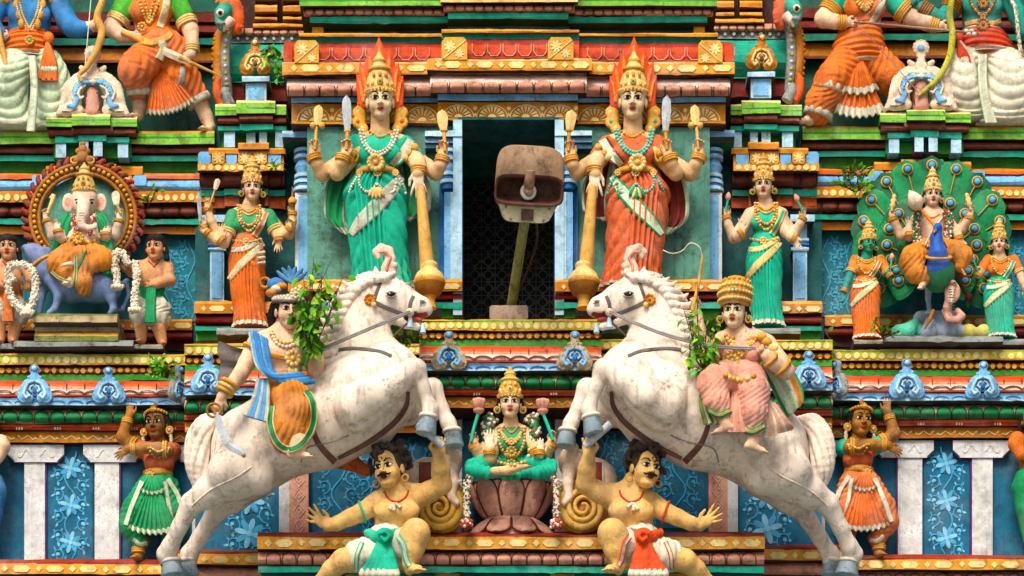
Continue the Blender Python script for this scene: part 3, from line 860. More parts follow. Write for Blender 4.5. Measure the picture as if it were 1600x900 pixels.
# big cream horseshoe ornament over the pavilion
def big_kudu(b, cx, yb, d):
    s = Sdf(1.5, 2.2)
    def C(l, m, k=None, sq=.7):
        s.wchain([P(*b.pt(cx + x, yb - z), d + q) for x, z, q, r in l], [q[3] for q in l], m, k, sq)
    for sg in (-1, 1):
        C([(sg * 52, 5, 0, 4), (sg * 42, 9, 0, 9), (sg * 30, 12, 0, 11), (sg * 22, 10, 0, 8)], 'cream')
        C([(sg * 50, 14, 0, 3), (sg * 40, 30, 0, 9), (sg * 36, 46, 0, 9), (sg * 24, 57, 0, 9), (sg * 6, 62, 0, 9)], 'cream')
        C([(sg * 28, 20, 0, 11), (sg * 28, 34, 0, 10), (sg * 18, 48, 0, 8)], 'cream')
        C([(sg * 3, 60, 2, 7), (sg * 7, 70, 2, 5), (sg * 15, 73, 3, 4), (sg * 18, 76, 4, 4)], 'cream')
        C([(sg * 2, 54, 8, 3), (sg * 14, 53, 8, 4.5), (sg * 24, 46, 8, 5), (sg * 28, 36, 8, 4.5), (sg * 25, 26, 8, 4), (sg * 30, 16, 8, 4.5), (sg * 38, 17, 8, 3)], 'blue', .6)
        C([(sg * 12, 48, 10, 2), (sg * 20, 43, 10.5, 2), (sg * 23, 35, 10.5, 2), (sg * 19, 28, 11, 2), (sg * 15, 31, 11, 2)], 'cream', .6)
        C([(sg * 4, 60, 8, 2), (sg * 17, 60, 9, 2), (sg * 30, 51, 9, 2), (sg * 35, 38, 9, 2), (sg * 31, 27, 9, 2)], 'cream', .6)
        C([(sg * 2, 57, 7, 1.3), (sg * 15, 56.5, 8, 1.3), (sg * 27, 48, 8.5, 1.3), (sg * 32, 37, 8.5, 1.3), (sg * 30, 26, 9, 1.3)], 'outline_brown', .4)
        C([(sg * 9, 10, 4, 1.3), (sg * 13, 22, 4, 1.3), (sg * 9, 34, 4, 1.3), (sg * 2, 40, 4, 1.3)], 'outline_brown', .4)
        C([(sg * 47, 8, 6, 1.2), (sg * 36, 7, 9, 1.2), (sg * 24, 12, 9, 1.2)], 'outline_brown', .4)
        C([(sg * 6, 66, 8, 1.0), (sg * 11, 72, 8, 1.0), (sg * 6, 84, 6, 1.0)], 'outline_brown', .4)
        for i in range(13):
            t = i / 12; q = catmull([(54, 4), (49, 16), (46, 32), (42, 47), (30, 60), (20, 66)], 13)[i]
            s.ell(P(*b.pt(cx + sg * q[0], yb - q[1]), d), (4, 4, 4), 'pink_pale', 1.0)
        for i in range(8):
            q = catmull([(4, 53), (15, 52), (24, 44), (27, 35)], 8)[i]; s.ell(P(*b.pt(cx + sg * q[0], yb - q[1]), d + 12), (1.8, 1.8, 1.8), 'motif_pale', .4)
    C([(0, 60, 2, 8), (0, 75, 2, 6), (0, 92, 2, 8)], 'cream'); s.ell(P(*b.pt(cx, yb - 98), d + 2), (11, 7, 11), 'cream')
    for i in range(12): s.ell(P(*b.pt(cx + 11 * math.cos(i * .5236), yb - 98 - 11 * math.sin(i * .5236)), d + 2), 3, 'pink_pale', .8)
    s.ell(P(*b.pt(cx, yb - 98), d + 8), (5.5, 4, 5.5), 'blue', .5); s.ell(P(*b.pt(cx, yb - 54), d + 10), (5, 4, 4.5), 'cream', .5)
    s.chain([b.pt(cx, yb - 6) + (d - 4, 13), b.pt(cx, yb - 36) + (d - 4, 11)], 'pink')
    return T('arch_ornament', s.mesh())
big_kudu(LR[0], 145, 182, 14); big_kudu(LR[1], 1589 - 1439, 180, 14)

# niche bay of the standing side goddesses
for b in LR0:
    m = MB(); b.slab(m, 305, 470, 190, 560, -34, -100, 'niche_dark'); T('niche_wall', m)
    m = MB()
    b.mould(m, 326, 446, [(231, 20, 'yellow'), (233, 24, 'ochre'), (240, 24, 'brown_dark')], -60); b.mould(m, 372, 420, [(222, 26, 'yellow'), (225, 30, 'ochre'), (233, 30, 'brown_dark')], -60)
    b.mould(m, 309, 443, [(240, 18, 'ochre'), (254, 18, 'yellow'), (256, 22, 'yellow'), (267, 22, 'brown_dark'), (270, 10, 'brown')] + roll(271, 294, -6, 12, 'brown', 5, -18) +
            [(294, -20, 'brown_dark'), (297, -12, 'teal'), (306, -12, 'outline'), (308, -22, 'orange'), (325, -22, 'brown_dark')], -60)
    b.mould(m, 348, 417, [(268, 20, 'brown')] + roll(270, 292, 4, 12, 'brown', 5, -8) + [(292, -8, 'brown_dark'), (295, -4, 'teal'), (304, -4, 'outline'), (306, -14, 'orange'), (322, -14, 'brown_dark')], -60)
    b.petals(m, 312, 441, 272, 294, -6, 12, 24, 'brown', tip_up=False, edge='brown_dark', d1=-18)
    for i, (a, w, mt) in enumerate(((310, 19, 'blue'), (331, 20, 'yellow'), (353, 17, 'blue'), (372, 21, 'yellow'), (396, 21, 'yellow'), (419, 20, 'blue'))):
        b.slab(m, a, a + w, 237, 256, 24 if mt == 'yellow' else 22, 10, mt, 3)
        if mt == 'yellow': flower(b, m, a + w / 2, 246.5, 8, 24, 'yellow_pale', 'yellow_pale')
    b.dots(m, 312, 440, 261.5, 4.8, 22, 'yellow_pale', 11.5); T('niche_entablature', m)
    m = MB(); b.slab(m, 346, 447, 200, 232, -4, -60, 'green')
    for a, w in ((350, 17), (385, 14), (405, 12), (430, 14)): b.slab(m, a, a + w, 205, 230, 16, -20, 'blue_pale', side='purple')
    T('pavilion_post', m)
    m = MB()
    b.mould(m, 336, 447, [(163, 24, 'yellow_pale'), (166, 30, 'lime'), (172, 30, 'green'), (174, 30, 'lime'), (180, 30, 'brown_dark')], -60); b.mould(m, 369, 430, [(157, 32, 'yellow_pale'), (160, 38, 'lime'), (168, 38, 'green'), (170, 38, 'lime'), (177, 38, 'brown_dark')], -60)
    b.mould(m, 340, 447, roll(180, 195, 18, 9, 'brown', 5) + [(195, 14, 'brown_dark'), (197, 20, 'teal'), (204, 20, 'teal_deep')], -60); b.mould(m, 374, 426, roll(177, 192, 26, 9, 'brown', 5) + [(192, 22, 'brown_dark'), (194, 27, 'teal'), (202, 27, 'teal_deep')], -60)
    T('pavilion_roof', m)
    m = MB()   # short outer pier
    b.mould(m, 316, 354, [(336, 4, 'blue_pale'), (346, 4, 'grey_dark'), (349, -14, 'grey_dark')], -50)
    b.slab(m, 328, 350, 348, 470, -16, -50, 'blue_pale', side='blue_deep'); b.slab(m, 331, 347, 396, 466, -14, -50, 'blue')
    for y in (372, 379, 386): b.mould(m, 325, 353, roll(y, y + 6, -16, 4, 'blue_deep' if y == 379 else 'blue_pale', 4) + [(y + 6, -16, 'blue_deep')], -50)
    T('pilaster', m)
    m = MB()
    b.mould(m, 304, 446, [(471, 10, 'yellow'), (475, 20, 'ochre'), (489, 20, 'brown_dark')] + roll(492, 507, 4, 9, 'red', 4) + [(507, 0, 'brown_dark'), (510, 8, 'teal'), (517, 8, 'teal_deep'), (519, -4, 'green'), (532, -4, 'brown_dark'), (536, -4, 'brown_dark')], -60)
    b.diamonds(m, 306, 444, 482, 11, 20, 'yellow_pale'); T('pedestal_moulding', m)
    m = MB(); b.mould(m, 338, 442, [(513, 50, 'grey'), (517, 58, 'grey'), (522, 58, 'grey_dark'), (530, 40, 'grey_dark')], -20); T('statue_shelf', m)
    # slender engaged column between niche and centre
    m = MB()
    b.mould(m, 441, 511, [(204, 44, 'blue_pale'), (208, 46, 'blue'), (214, 46, 'grey_dark'), (222, 34, 'wall_dark'), (236, 14, 'wall_dark')], -40)
    c = P(*b.pt(475, 240), 14); 
    def col(y0, y1, r0, r1, mt, x=475, d=14, sq=1): 
        a = P(*b.pt(x, y0), d); e = P(*b.pt(x, y1), d)
        lathe(m, e, [(r1, 0), (max(r0, r1) if sq > 1 else (r0 + r1) / 2, (a[2] - e[2]) / 2), (r0, a[2] - e[2])], mt, seg=20)
    for y, h, r in ((236, 5, 16), (241, 5, 14), (246, 5, 16), (275, 5, 15), (280, 4, 13), (285, 5, 16), (291, 4, 14), (296, 5, 17)): col(y, y + h, r, r, 'blue_pale' if r > 14 else 'blue_deep')
    col(251, 263, 9, 15, 'blue'); col(263, 275, 15, 10, 'blue')
    b.slab(m, 461, 489, 301, 472, 22, -20, 'white', side='blue_deep'); b.slab(m, 466, 484, 306, 466, 24, -20, 'blue')
    T('column', m)

# centre: wall, door, jambs
for b in LR0:
    m = MB(); b.slab(m, 480, 722, 160, 520, 60, -40, 'wall_sage'); T('wall', m)
    m = MB()
    b.slab(m, 708, 722, 187, 492, 92, -40, 'blue_pale', side='blue_deep')
    b.slab(m, 686, 695, 240, 440, 70, 20, 'blue_deep')
    b.slab(m, 694, 709, 300, 436, 88, 40, 'blue', side='blue_pale'); b.slab(m, 704, 710, 300, 436, 90, 40, 'blue_pale')
    b.mould(m, 664, 722, [(204, 92, 'blue_pale'), (212, 94, 'grey_dark'), (216, 86, 'blue'), (222, 88, 'grey_dark'), (226, 80, 'blue'), (232, 80, 'wall_dark')], 20)
    for y, h, r in ((236, 5, 13), (242, 5, 11), (248, 6, 14), (272, 5, 13), (278, 5, 11), (284, 5, 14), (290, 8, 11)):
        a = P(*b.pt(701, y), 76); lathe(m, a - np.array([0, 0, h]), [(r, 0), (r, h)], 'blue_pale' if r > 11 else 'blue_deep', seg=18)
    a = P(*b.pt(701, 263), 76); ball(m, a, (11, 11, 13), 'blue', 8)
    T('door_jamb', m)
    m = MB()
    b.mould(m, 450, 722, [(437, 96, 'yellow'), (440, 104, 'ochre'), (455, 104, 'brown_dark')] + roll(457, 469, 88, 8, 'red', 4) + [(469, 84, 'brown_dark'), (472, 94, 'teal'), (482, 94, 'outline'), (484, 84, 'green'), (497, 84, 'brown_dark'), (500, 84, 'green')], -20)
    b.diamonds(m, 454, 720, 447.5, 11, 104, 'yellow_pale'); b.slab(m, 655, 690, 484, 494, 130, 60, 'grey_dark'); T('pedestal_moulding', m)
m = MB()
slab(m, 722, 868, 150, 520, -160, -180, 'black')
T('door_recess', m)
m = MB(); slab(m, 716, 873, 183, 187, 88, -170, 'niche_dark'); T('door_soffit', m)
m = MB()
for a, c in ((700, 722), (868, 890)): slab(m, a, c, 187, 520, 58, -170, 'niche_dark')
T('door_reveal', m)
m = MB()
for i in range(7):
    for j in range(13):
        cx, cy = 731 + i * 21.3, 270 + j * 21.3
        W = [P(cx + 10.6 * math.cos(q) * (1 + .22 * math.cos(4 * q)), cy + 10.6 * math.sin(q) * (1 + .22 * math.cos(4 * q)), -140) for q in np.linspace(0, 2 * math.pi, 25)]
        tube(m, W, 1.0, 'iron', 4)
        for dx, dy in ((1, 0), (0, 1)): tube(m, [P(cx - 10.6 * dx, cy - 10.6 * dy, -140), P(cx + 10.6 * dx, cy + 10.6 * dy, -140)], .7, 'iron', 4)
T('window_grille', m)
# door sill ledge continues the upper string course; entablature over the door
m = MB()
for b in LR0:
    b.mould(m, 455, 690, [(150, 76, 'blue_pale'), (152, 78, 'blue'), (160, 78, 'brown_dark'), (163, 70, 'yellow'), (165, 70, 'ochre'), (190, 70, 'yellow'), (193, 70, 'brown'), (196, 66, 'brown_dark')], -20)
mould(m, 684, 903, [(145, 90, 'blue_pale'), (147, 92, 'blue'), (157, 92, 'brown_dark'), (160, 84, 'yellow'), (162, 84, 'ochre'), (184, 84, 'yellow'), (187, 84, 'brown_dark')], -20)
def fans(b, x0, x1, y0, y1, d, n):
    w = (x1 - x0) / n
    for i in range(n):
        c = x0 + (i + .5) * w; rr = w * .46
        b.strip(m, [(c + rr * math.cos(q), y1 - 1 - (y1 - y0 - 3) * math.sin(q)) for q in np.linspace(0, math.pi, 13)], 1.6, d, 'yellow_pale')
        for k in range(9):
            q = math.pi * (k + .5) / 9
            pts = [(c + rr * .34 * math.cos(q), y1 - 1 - (y1 - y0) * .3 * math.sin(q))]
            pts += [(c + rr * .82 * math.cos(q + e), y1 - 1 - (y1 - y0) * .80 * math.sin(q + e)) for e in (.13, 0, -.13)]
            b.inlay(m, pts, d, 'yellow_pale')
        b.inlay(m, [(c + rr * .26 * math.cos(q), y1 - 1 - (y1 - y0) * .24 * math.sin(q)) for q in np.linspace(0, math.pi, 8)], d, 'yellow_pale')
        b.inlay(m, disc_poly(c + w / 2, y0 + 7, 3.4, n=8), d, 'yellow_pale'); b.inlay(m, [(c + w / 2 - 3, y1 - 3), (c + w / 2, y0 + 14), (c + w / 2 + 3, y1 - 3)], d, 'yellow_pale')
for b in LR0: fans(b, 462, 688, 165, 190, 70, 4)
fans(bc, 690, 900, 162, 184, 84, 4)
T('door_frieze', m)
m = MB()
for b in LR0:
    b.mould(m, 448, 676, [(117, 96, 'brown_dark'), (120, 94, 'pink')] + roll(122, 150, 84, 16, 'pink_pale', 6) + [(150, 84, 'brown_dark')], -20)
    b.petals(m, 450, 674, 127, 150, 84, 16, 26, 'pink', edge='outline_brown', lift=4)
mould(m, 672, 917, [(112, 110, 'brown_dark'), (115, 108, 'pink')] + roll(117, 145, 98, 16, 'pink_pale', 6) + [(145, 98, 'brown_dark')], -20)
petals(m, 674, 915, 122, 145, 98, 16, 27, 'pink', edge='outline_brown', lift=4)
T('lotus_moulding', m)
m = MB()
for b in LR0:
    b.mould(m, 441, 668, [(97, 106, 'gold_pale'), (99, 106, 'yellow'), (113, 106, 'ochre'), (116, 106, 'brown_dark'), (118, 96, 'brown_dark')], -20)
    b.diamonds(m, 445, 666, 106.5, 13, 106, 'yellow_pale')
    b.mould(m, 443, 690, [(66, 84, 'red')] + [(67 + i * 7.5, 86 + 9 * math.sin(.5 + i * .4), ['red', 'orange_tile', 'orange_tile', 'red'][i]) for i in range(4)] + [(97, 100, 'red_dark')], -20)
    n = 9
    for i in range(n):
        c = 452 + i * 26
        b.strip(m, [(c - 11, 74), (c - 11, 86), (c - 5, 93), (c + 5, 93), (c + 11, 86), (c + 11, 74)], 1.4, 97.5, 'pink')
    b.slab(m, 443, 457, 68, 97, 103, 60, 'orange_tile', 2)
    poly = [(460, 98), (460, 70), (465, 63), (493, 63), (498, 70), (498, 98)]
    plate(m, b.pts(poly), 108, 60, 'gold'); flower(b, m, 472, 76, 9, 108, 'yellow_pale', 'yellow_pale'); b.strip(m, [(463, 96), (496, 68)], 1.5, 108, 'yellow_pale'); flower(b, m, 487, 90, 7, 108, 'yellow_pale', 'yellow_pale')
mould(m, 667, 925, [(92, 120, 'gold_pale'), (94, 120, 'yellow'), (107, 120, 'ochre'), (110, 120, 'brown_dark'), (112, 108, 'brown_dark')], -20); row_diamonds(m, 671, 921, 101, 13, 120, 'yellow_pale')
mould(m, 690, 905, [(61, 98, 'red')] + [(62 + i * 7.5, 100 + 9 * math.sin(.5 + i * .4), ['red', 'orange_tile', 'orange_tile', 'red'][i]) for i in range(4)] + [(92, 114, 'red_dark')], -20)
for i in range(5):
    c = 748 + i * 24; strip(m, [(c - 10, 68), (c - 10, 80), (c - 5, 87), (c + 5, 87), (c + 10, 80), (c + 10, 68)], 1.4, 111.5, 'pink')
for a in (690, 856):
    plate(m, [(a, 93), (a, 66), (a + 5, 58), (a + 35, 58), (a + 40, 66), (a + 40, 93)], 122, 70, 'gold'); flower(bc, m, a + 13, 72, 9, 122, 'yellow_pale', 'yellow_pale'); strip(m, [(a + 3, 91), (a + 38, 62)], 1.5, 122, 'yellow_pale'); flower(bc, m, a + 28, 83, 7, 122, 'yellow_pale', 'yellow_pale')
T('tile_cornice', m)
m = MB()
for b in LR0:
    b.mould(m, 467, 690, [(52, 96, 'yellow'), (54, 98, 'ochre'), (57, 98, 'brown'), (59, 88, 'teal'), (67, 88, 'teal_deep')], -20)
    b.slab(m, 486, 700, 30, 54, 56, -20, 'wall_blue')
    for a in (488, 703): b.slab(m, a, a + 17, 34, 54, 68, 0, 'yellow')
    b.mould(m, 484, 702, [(26, 82, 'teal'), (33, 82, 'teal_deep'), (36, 82, 'outline')], -20)
    b.mould(m, 474, 694, [(10, 92, 'brown_dark')] + roll(12, 26, 76, 11, 'pink', 5) + [(26, 74, 'brown_dark')], -20)
    b.petals(m, 476, 692, 13, 25, 76, 11, 16, 'pink', tip_up=False, edge='brown')
    b.mould(m, 468, 692, [(-14, 98, 'lime'), (-8, 100, 'green'), (2, 100, 'lime'), (9, 100, 'brown_dark'), (11, 90, 'brown_dark')], -20)
mould(m, 690, 905, [(46, 110, 'yellow'), (48, 112, 'ochre'), (51, 112, 'brown'), (53, 102, 'teal'), (61, 102, 'teal_deep')], -20)
slab(m, 700, 890, 24, 50, 72, -20, 'wall_sea')
mould(m, 700, 888, [(20, 98, 'teal'), (27, 98, 'teal_deep'), (30, 98, 'outline')], -20)
mould(m, 693, 898, [(4, 108, 'brown_dark')] + roll(6, 20, 92, 11, 'pink', 5) + [(20, 90, 'brown_dark')], -20); petals(m, 695, 896, 7, 19, 92, 11, 16, 'pink', tip_up=False, edge='brown')
mould(m, 688, 903, [(-20, 112, 'gold_pale'), (-14, 114, 'lime'), (-4, 114, 'gold_pale'), (3, 114, 'brown_dark'), (5, 104, 'brown_dark')], -20)
T('upper_cornice', m)

# ================================================================== top tier
for b in LR:
    m = MB(); b.slab(m, -120, 480, -160, 250, -112, -150, 'wall_dark'); T('wall', m)
    m = MB()
    b.mould(m, -120, 345, [(-70, -100, 'wall_dark'), (18, -100, 'brown_dark'), (22, -84, 'red_dark'), (34, -84, 'brown_dark'), (37, -92, 'brown')] + roll(38, 58, -92, 12, 'red_dark', 5) +
            [(58, -96, 'outline'), (60, -84, 'teal_deep'), (70, -84, 'outline'), (73, -98, 'ochre_brown'), (76, -94, 'ochre'), (94, -94, 'brown'), (98, -94, 'brown_dark'), (103, -112, 'brown_dark')], -150)
    T('cornice', m)
    # vaulted side roof
    m = MB()
    b.mould(m, 352, 480, [(44, -56, 'pink')] + roll(45, 57, -52, 8, 'pink', 4) + [(57, -52, 'grey'), (67, -50, 'grey_dark'), (69, -58, 'teal')] + [(70 + i * 11.4, -56 + 24 * math.sin(math.pi * (.12 + i / 5 * .8)), 'teal') for i in range(6)] + [(129, -44, 'brown_dark'), (131, -50, 'red_dark'), (158, -50, 'brown_dark')], -150)
    for i in range(8): b.inlay(m, disc_poly(372 + i * 14, 59.5, 2.6, n=8), -50, 'white_motif', 3)
    b.petals(m, 354, 478, 45, 57, -52, 8, 14, 'pink', tip_up=False, edge='brown')
    T('vaulted_roof', m)
    m = MB()
    rim = [(352, 46), (344, 60), (341, 90), (343, 125), (346, 150)]
    W = [P(*b.pt(x, y), -20 - i * 2) for i, (x, y) in enumerate(rim)]
    tube(m, W, [5, 8, 9, 9, 7], 'ochre', 8, 24)
    W2 = [P(*b.pt(x + 11, y), -14 - i * 2) for i, (x, y) in enumerate(rim)]
    tube(m, W2, [4, 7, 8, 8, 7], 'grey', 8, 24)
    for i in range(14):
        q = catmull(np.array(W2), 14)[i]; ball(m, q + np.array([0, -7, 0]), 3.2, 'lime_yellow' if i % 2 else 'white', 5)
    for i in range(16):
        q = catmull(np.array(W), 16)[i]; ball(m, q + np.array([-8 if not b.r else 8, 0, 0]), 3.6, 'ochre', 5)
    W3 = [P(*b.pt(x, y), -6) for x, y in ((349, 165), (341, 150), (339, 132), (343, 122))]
    tube(m, W3, [8, 8, 6, 3], 'orange', 8, 16); W3 = [P(*b.pt(x + 9, y), -2) for x, y in ((351, 165), (343, 150), (342, 138))]; tube(m, W3, [9, 9, 5], 'grey', 8, 14)
    T('gable_rim', m)
    m = MB()
    b.slab(m, 384, 416, 128, 160, -14, -60, 'blue_pale', side='blue_deep'); b.slab(m, 388, 412, 130, 156, -12, -60, 'blue')
    b.mould(m, 378, 421, [(119, -8, 'blue_pale'), (122, -6, 'blue_pale'), (127, -6, 'grey_dark')], -60); T('pier', m)
    kudu(b, 400, 119, .92, -18, dict(A='ochre', B='yellow_pale', D='brown'))
    m = MB()
    for i, (y0, y1) in enumerate(((-30, -14), (-10, 2), (8, 22), (26, 35), (37, 46))):
        for a, c in (((398, 433), (442, 480)) if i < 4 else ((395, 480),)):
            b.mould(m, a, c, [(y0, -50 + i * 2, 'yellow'), (y0 + 3, -46 + i * 2, 'ochre'), (y1 - 4, -46 + i * 2, 'ochre_brown'), (y1, -54 + i * 2, 'brown_dark')], -150)
    b.slab(m, 372, 482, -30, 46, -80, -150, 'brown_dark'); T('bracket_cornice', m)

# body of the tower behind, and the ground far below
m = MB()
slab(m, -120, 1710, 560, 2600, -45, -1400, 'wall_dark')
slab(m, -120, 1710, -170, 560, -165, -1400, 'wall_dark')
T('tower_body', m)
m = MB(); g = 40000.0
m.add(np.array([[-g, -g, GROUND], [g, -g, GROUND], [g, g, GROUND], [-g, g, GROUND]]), np.array([[0, 1, 2, 3]]), 'grey', False)
single('ground', None, None, m, (0, 0, GROUND), kind='structure')
# ------------------------------------------------------------------ statue paints
for nm, c, kw in [
    ('skin_cream', 'e9c190', {}), ('skin_pale', 'f2d3ab', {}), ('skin_hand', 'f1d9bd', {}), ('skin_tan', 'e5bd78', {}), ('skin_bronze', 'a9762f', dict(dirt=.5)), ('skin_brown', 'd19c6e', {}), ('skin_rose', 'ecc6a6', {}),
    ('skin_green', '1f9d6f', {}), ('skin_teal', '139183', {}), ('skin_elephant', 'ead0bb', {}), ('horse_white', 'ecdfd0', dict(dirt=.38, vary=.12, dirtcol='4a3020', scale=.7, streak=1.3)), ('horse_pink', 'd8ab92', dict(dirt=.45)), ('horse_grey', '9a8f86', dict(dirt=.4)),
    ('hoof', 'a9bcc6', dict(dirt=.5)), ('mouse', '7f95bd', {}), ('lip', 'b0271c', dict(dirt=0, bump=0, fade=0, chips=0)), ('lip_dark', '6a2018', dict(dirt=0, bump=0)), ('eye_white', 'f4efe4', dict(dirt=0, bump=0, fade=0, chips=0)), ('eye_dark', '0c0808', dict(dirt=0, bump=0, fade=0, chips=0)), ('skin_dark', '7d592f', dict(dirt=.6)),
    ('hair', '17120f', dict(dirt=0, bump=.6, fade=.1, chips=.05)), ('hair_brown', '3a3026', dict(chips=.1, fade=.3, dirt=.2, bump=.6, vary=.6)), ('sari_teal', '0fb597', dict(dirt=.22)), ('sari_orange', 'e17e2c', dict(dirt=.35)), ('sari_rust', 'd97340', dict(dirt=.4, chips=.35)), ('cloth_green', '0f9560', {}),
    ('cloth_lime', '59b33a', {}), ('cloth_silver', 'c6c4b2', dict(dirt=.45)), ('cloth_white', 'e2ddc8', dict(dirt=.35)), ('cloth_mint', 'cfe0c0', dict(dirt=.4)), ('cloth_blue', '3a86bd', dict(dirt=.3)), ('cloth_sky', '63a6d8', {}), ('cloth_gold', 'd98f30', dict(dirt=.4)),
    ('cloth_red', 'cc4a1e', {}), ('cloth_pink', 'e0a792', {}), ('cloth_maroon', '7a2a1c', dict(dirt=.4)), ('flame', 'dd5a1c', {}), ('flame_light', 'f0913a', {}), ('pearl', 'eee6d2', dict(dirt=.2)), ('bead_aqua', '6fd0bf', dict(dirt=.2)), ('gem', '1b9a7a', dict(dirt=0, rough=.25)),
    ('steel', 'b4bcc2', dict(dirt=.35, rough=.3)), ('wood_pale', 'd8ad5c', {}), ('strap', '6c6460', dict(dirt=.4)), ('strap_brown', '745248', dict(dirt=.3)), ('rein', '8f8a88', dict(dirt=.3)), ('peacock', '0c8a58', dict(dirt=.3)), ('peacock_dark', '086546', dict(dirt=.3)), ('peacock_blue', '1f64b8', dict(dirt=.2, rough=.3)),
    ('stone_pink', 'd0a08c', dict(dirt=.6)), ('rock_a', '59b49a', {}), ('rock_b', 'a9b7c9', {}), ('rock_c', 'c9c268', {}), ('coil', 'b8862a', dict(dirt=.4)), ('coil_light', 'd3a94a', dict(dirt=.3)), ('petal_white', 'efe2d0', dict(dirt=.3)), ('petal_red', 'b5402a', {}), ('petal_green', '3c7a4e', {}),
    ('leaf', '559c22', dict(fade=0, dirt=.15, rough=.4, vary=.45, bump=0)), ('leaf_light', '9cc23a', dict(fade=0, dirt=.1, rough=.4, vary=.4, bump=0)), ('leaf_dark', '1f5a14', dict(fade=0, dirt=.1, rough=.4, bump=0)), ('stem', '5a4426', dict(dirt=.2)), ('tongue', 'b05648', dict(dirt=.2)),
    ('rust', 'a08468', dict(dirt=.7, rough=.75, dirtcol='3a2014')), ('rust_dark', '5a3a2c', dict(dirt=.5)), ('lamp_shell', 'c9c2a4', dict(dirt=.45)), ('lamp_glass', 'b89a8a', dict(dirt=.5, rough=.25)), ('pole_paint', '8d9560', dict(dirt=.5)), ('concrete', '9a8878', dict(dirt=.6)), ('cable', '3a1c12', {}), ('bulb', 'e8e2d8', dict(dirt=.1, rough=.15)),
]:
    kw = dict(kw); kw.setdefault('dirt', .3); paint(nm, c, **kw)

# ------------------------------------------------------------------ frames
class Q:
    """picture frame of one statue: optional mirroring, shift, scale and base depth"""
    def __init__(s, mir=False, dx=0, dy=0, d=0): s.m = mir; s.dx = dx; s.dy = dy; s.d = d
    def xy(s, x, y): return ((1589 - x if s.m else x) + s.dx, y + s.dy)
    def __call__(s, x, y, d=0): a, b = s.xy(x, y); return P(a, b, d + s.d)
    def c(s, pts): return [s.xy(p[0], p[1]) + (p[2] + s.d,) + tuple(p[3:]) for p in pts]
    def l(s, pts): return [s.xy(*p[:2]) for p in pts]
    def v(s, dx, dy, dd=0): return np.array([-dx if s.m else dx, -dd, -dy], float)
    def sg(s): return -1 if s.m else 1

def rotm(yaw=0, pitch=0, roll_=0):
    a, b, c = R(yaw), R(pitch), R(roll_)
    Rz = np.array([[math.cos(a), -math.sin(a), 0], [math.sin(a), math.cos(a), 0], [0, 0, 1]])
    Rx = np.array([[1, 0, 0], [0, math.cos(b), -math.sin(b)], [0, math.sin(b), math.cos(b)]])
    Ry = np.array([[math.cos(c), 0, math.sin(c)], [0, 1, 0], [-math.sin(c), 0, math.cos(c)]])
    return Ry @ Rz @ Rx

def head_mesh(male=False, vox=.0155):
    s = Sdf(vox, .07)
    s.ell((0, .06, .15), (.35, .40, .35), 'skin'); s.ell((0, -.07, -.10), (.295, .30, .37), 'skin')
    s.ell((0, -.20, -.37), (.15 if not male else .18, .15, .115), 'skin')
    for g in (-1, 1):
        s.ell((g * .16, -.21, -.13), (.13, .13, .14), 'skin'); s.ell((g * .35, .03, -.03), (.045, .09, .13), 'skin', .03)
    s.ell((0, -.30, .09), (.2, .07, .04), 'skin')
    for g in (-1, 1): s.ell((g * .14, -.42, .035), (.115, .085, .06), '_', .05, '-')
    s.cone((0, -.355, .08), (0, -.455, -.115), .03, .043, 'skin', .04)
    for g in (-1, 1): s.ell((g * .055, -.405, -.13), (.036, .04, .03), 'skin', .03)
    for g in (-1, 1):
        s.ell((g * .14, -.318, .03), (.095, .062, .043), 'eye_white', .008)
        s.ell((g * .138, -.362, .032), (.046, .03, .044), 'eye_dark', .004)
        up = [(g * .035, -.345, .018), (g * .085, -.372, .064), (g * .15, -.374, .074), (g * .21, -.33, .05), (g * .265, -.285, .03)]
        s.wchain(up, [.012, .018, .02, .016, .008], 'eye_dark', .008)
        dn = [(g * .045, -.345, .012), (g * .1, -.36, -.016), (g * .16, -.355, -.018), (g * .215, -.315, .01)]
        s.wchain(dn, [.007, .009, .009, .007], 'eye_dark', .008)
        br = [(g * .04, -.375, .115), (g * .11, -.385, .165), (g * .19, -.35, .175), (g * .27, -.275, .12)]
        s.wchain(br, [.014, .02, .017, .008], 'eye_dark', .01)
    s.ell((0, -.372, -.232), (.075, .045, .02), 'lip', .012); s.ell((0, -.368, -.275), (.058, .045, .024), 'lip', .012)
    for g in (-1, 1): s.ell((g * .05, -.36, -.25), (.05, .035, .017), 'lip', .012)
    s.wchain([(-.08, -.37, -.25), (0, -.415, -.254), (.08, -.37, -.25)], [.004, .006, .004], 'eye_dark', .004)
    s.ell((0, -.385, .215), (.022, .03, .03), 'lip', .006)
    if male:
        for g in (-1, 1): s.wchain([(0, -.425, -.195), (g * .07, -.425, -.2), (g * .14, -.385, -.205), (g * .19, -.33, -.165)], [.026, .034, .024, .01], 'eye_dark', .01)
    return s.mesh()
HEAD = {False: head_mesh(), True: head_mesh(True)}

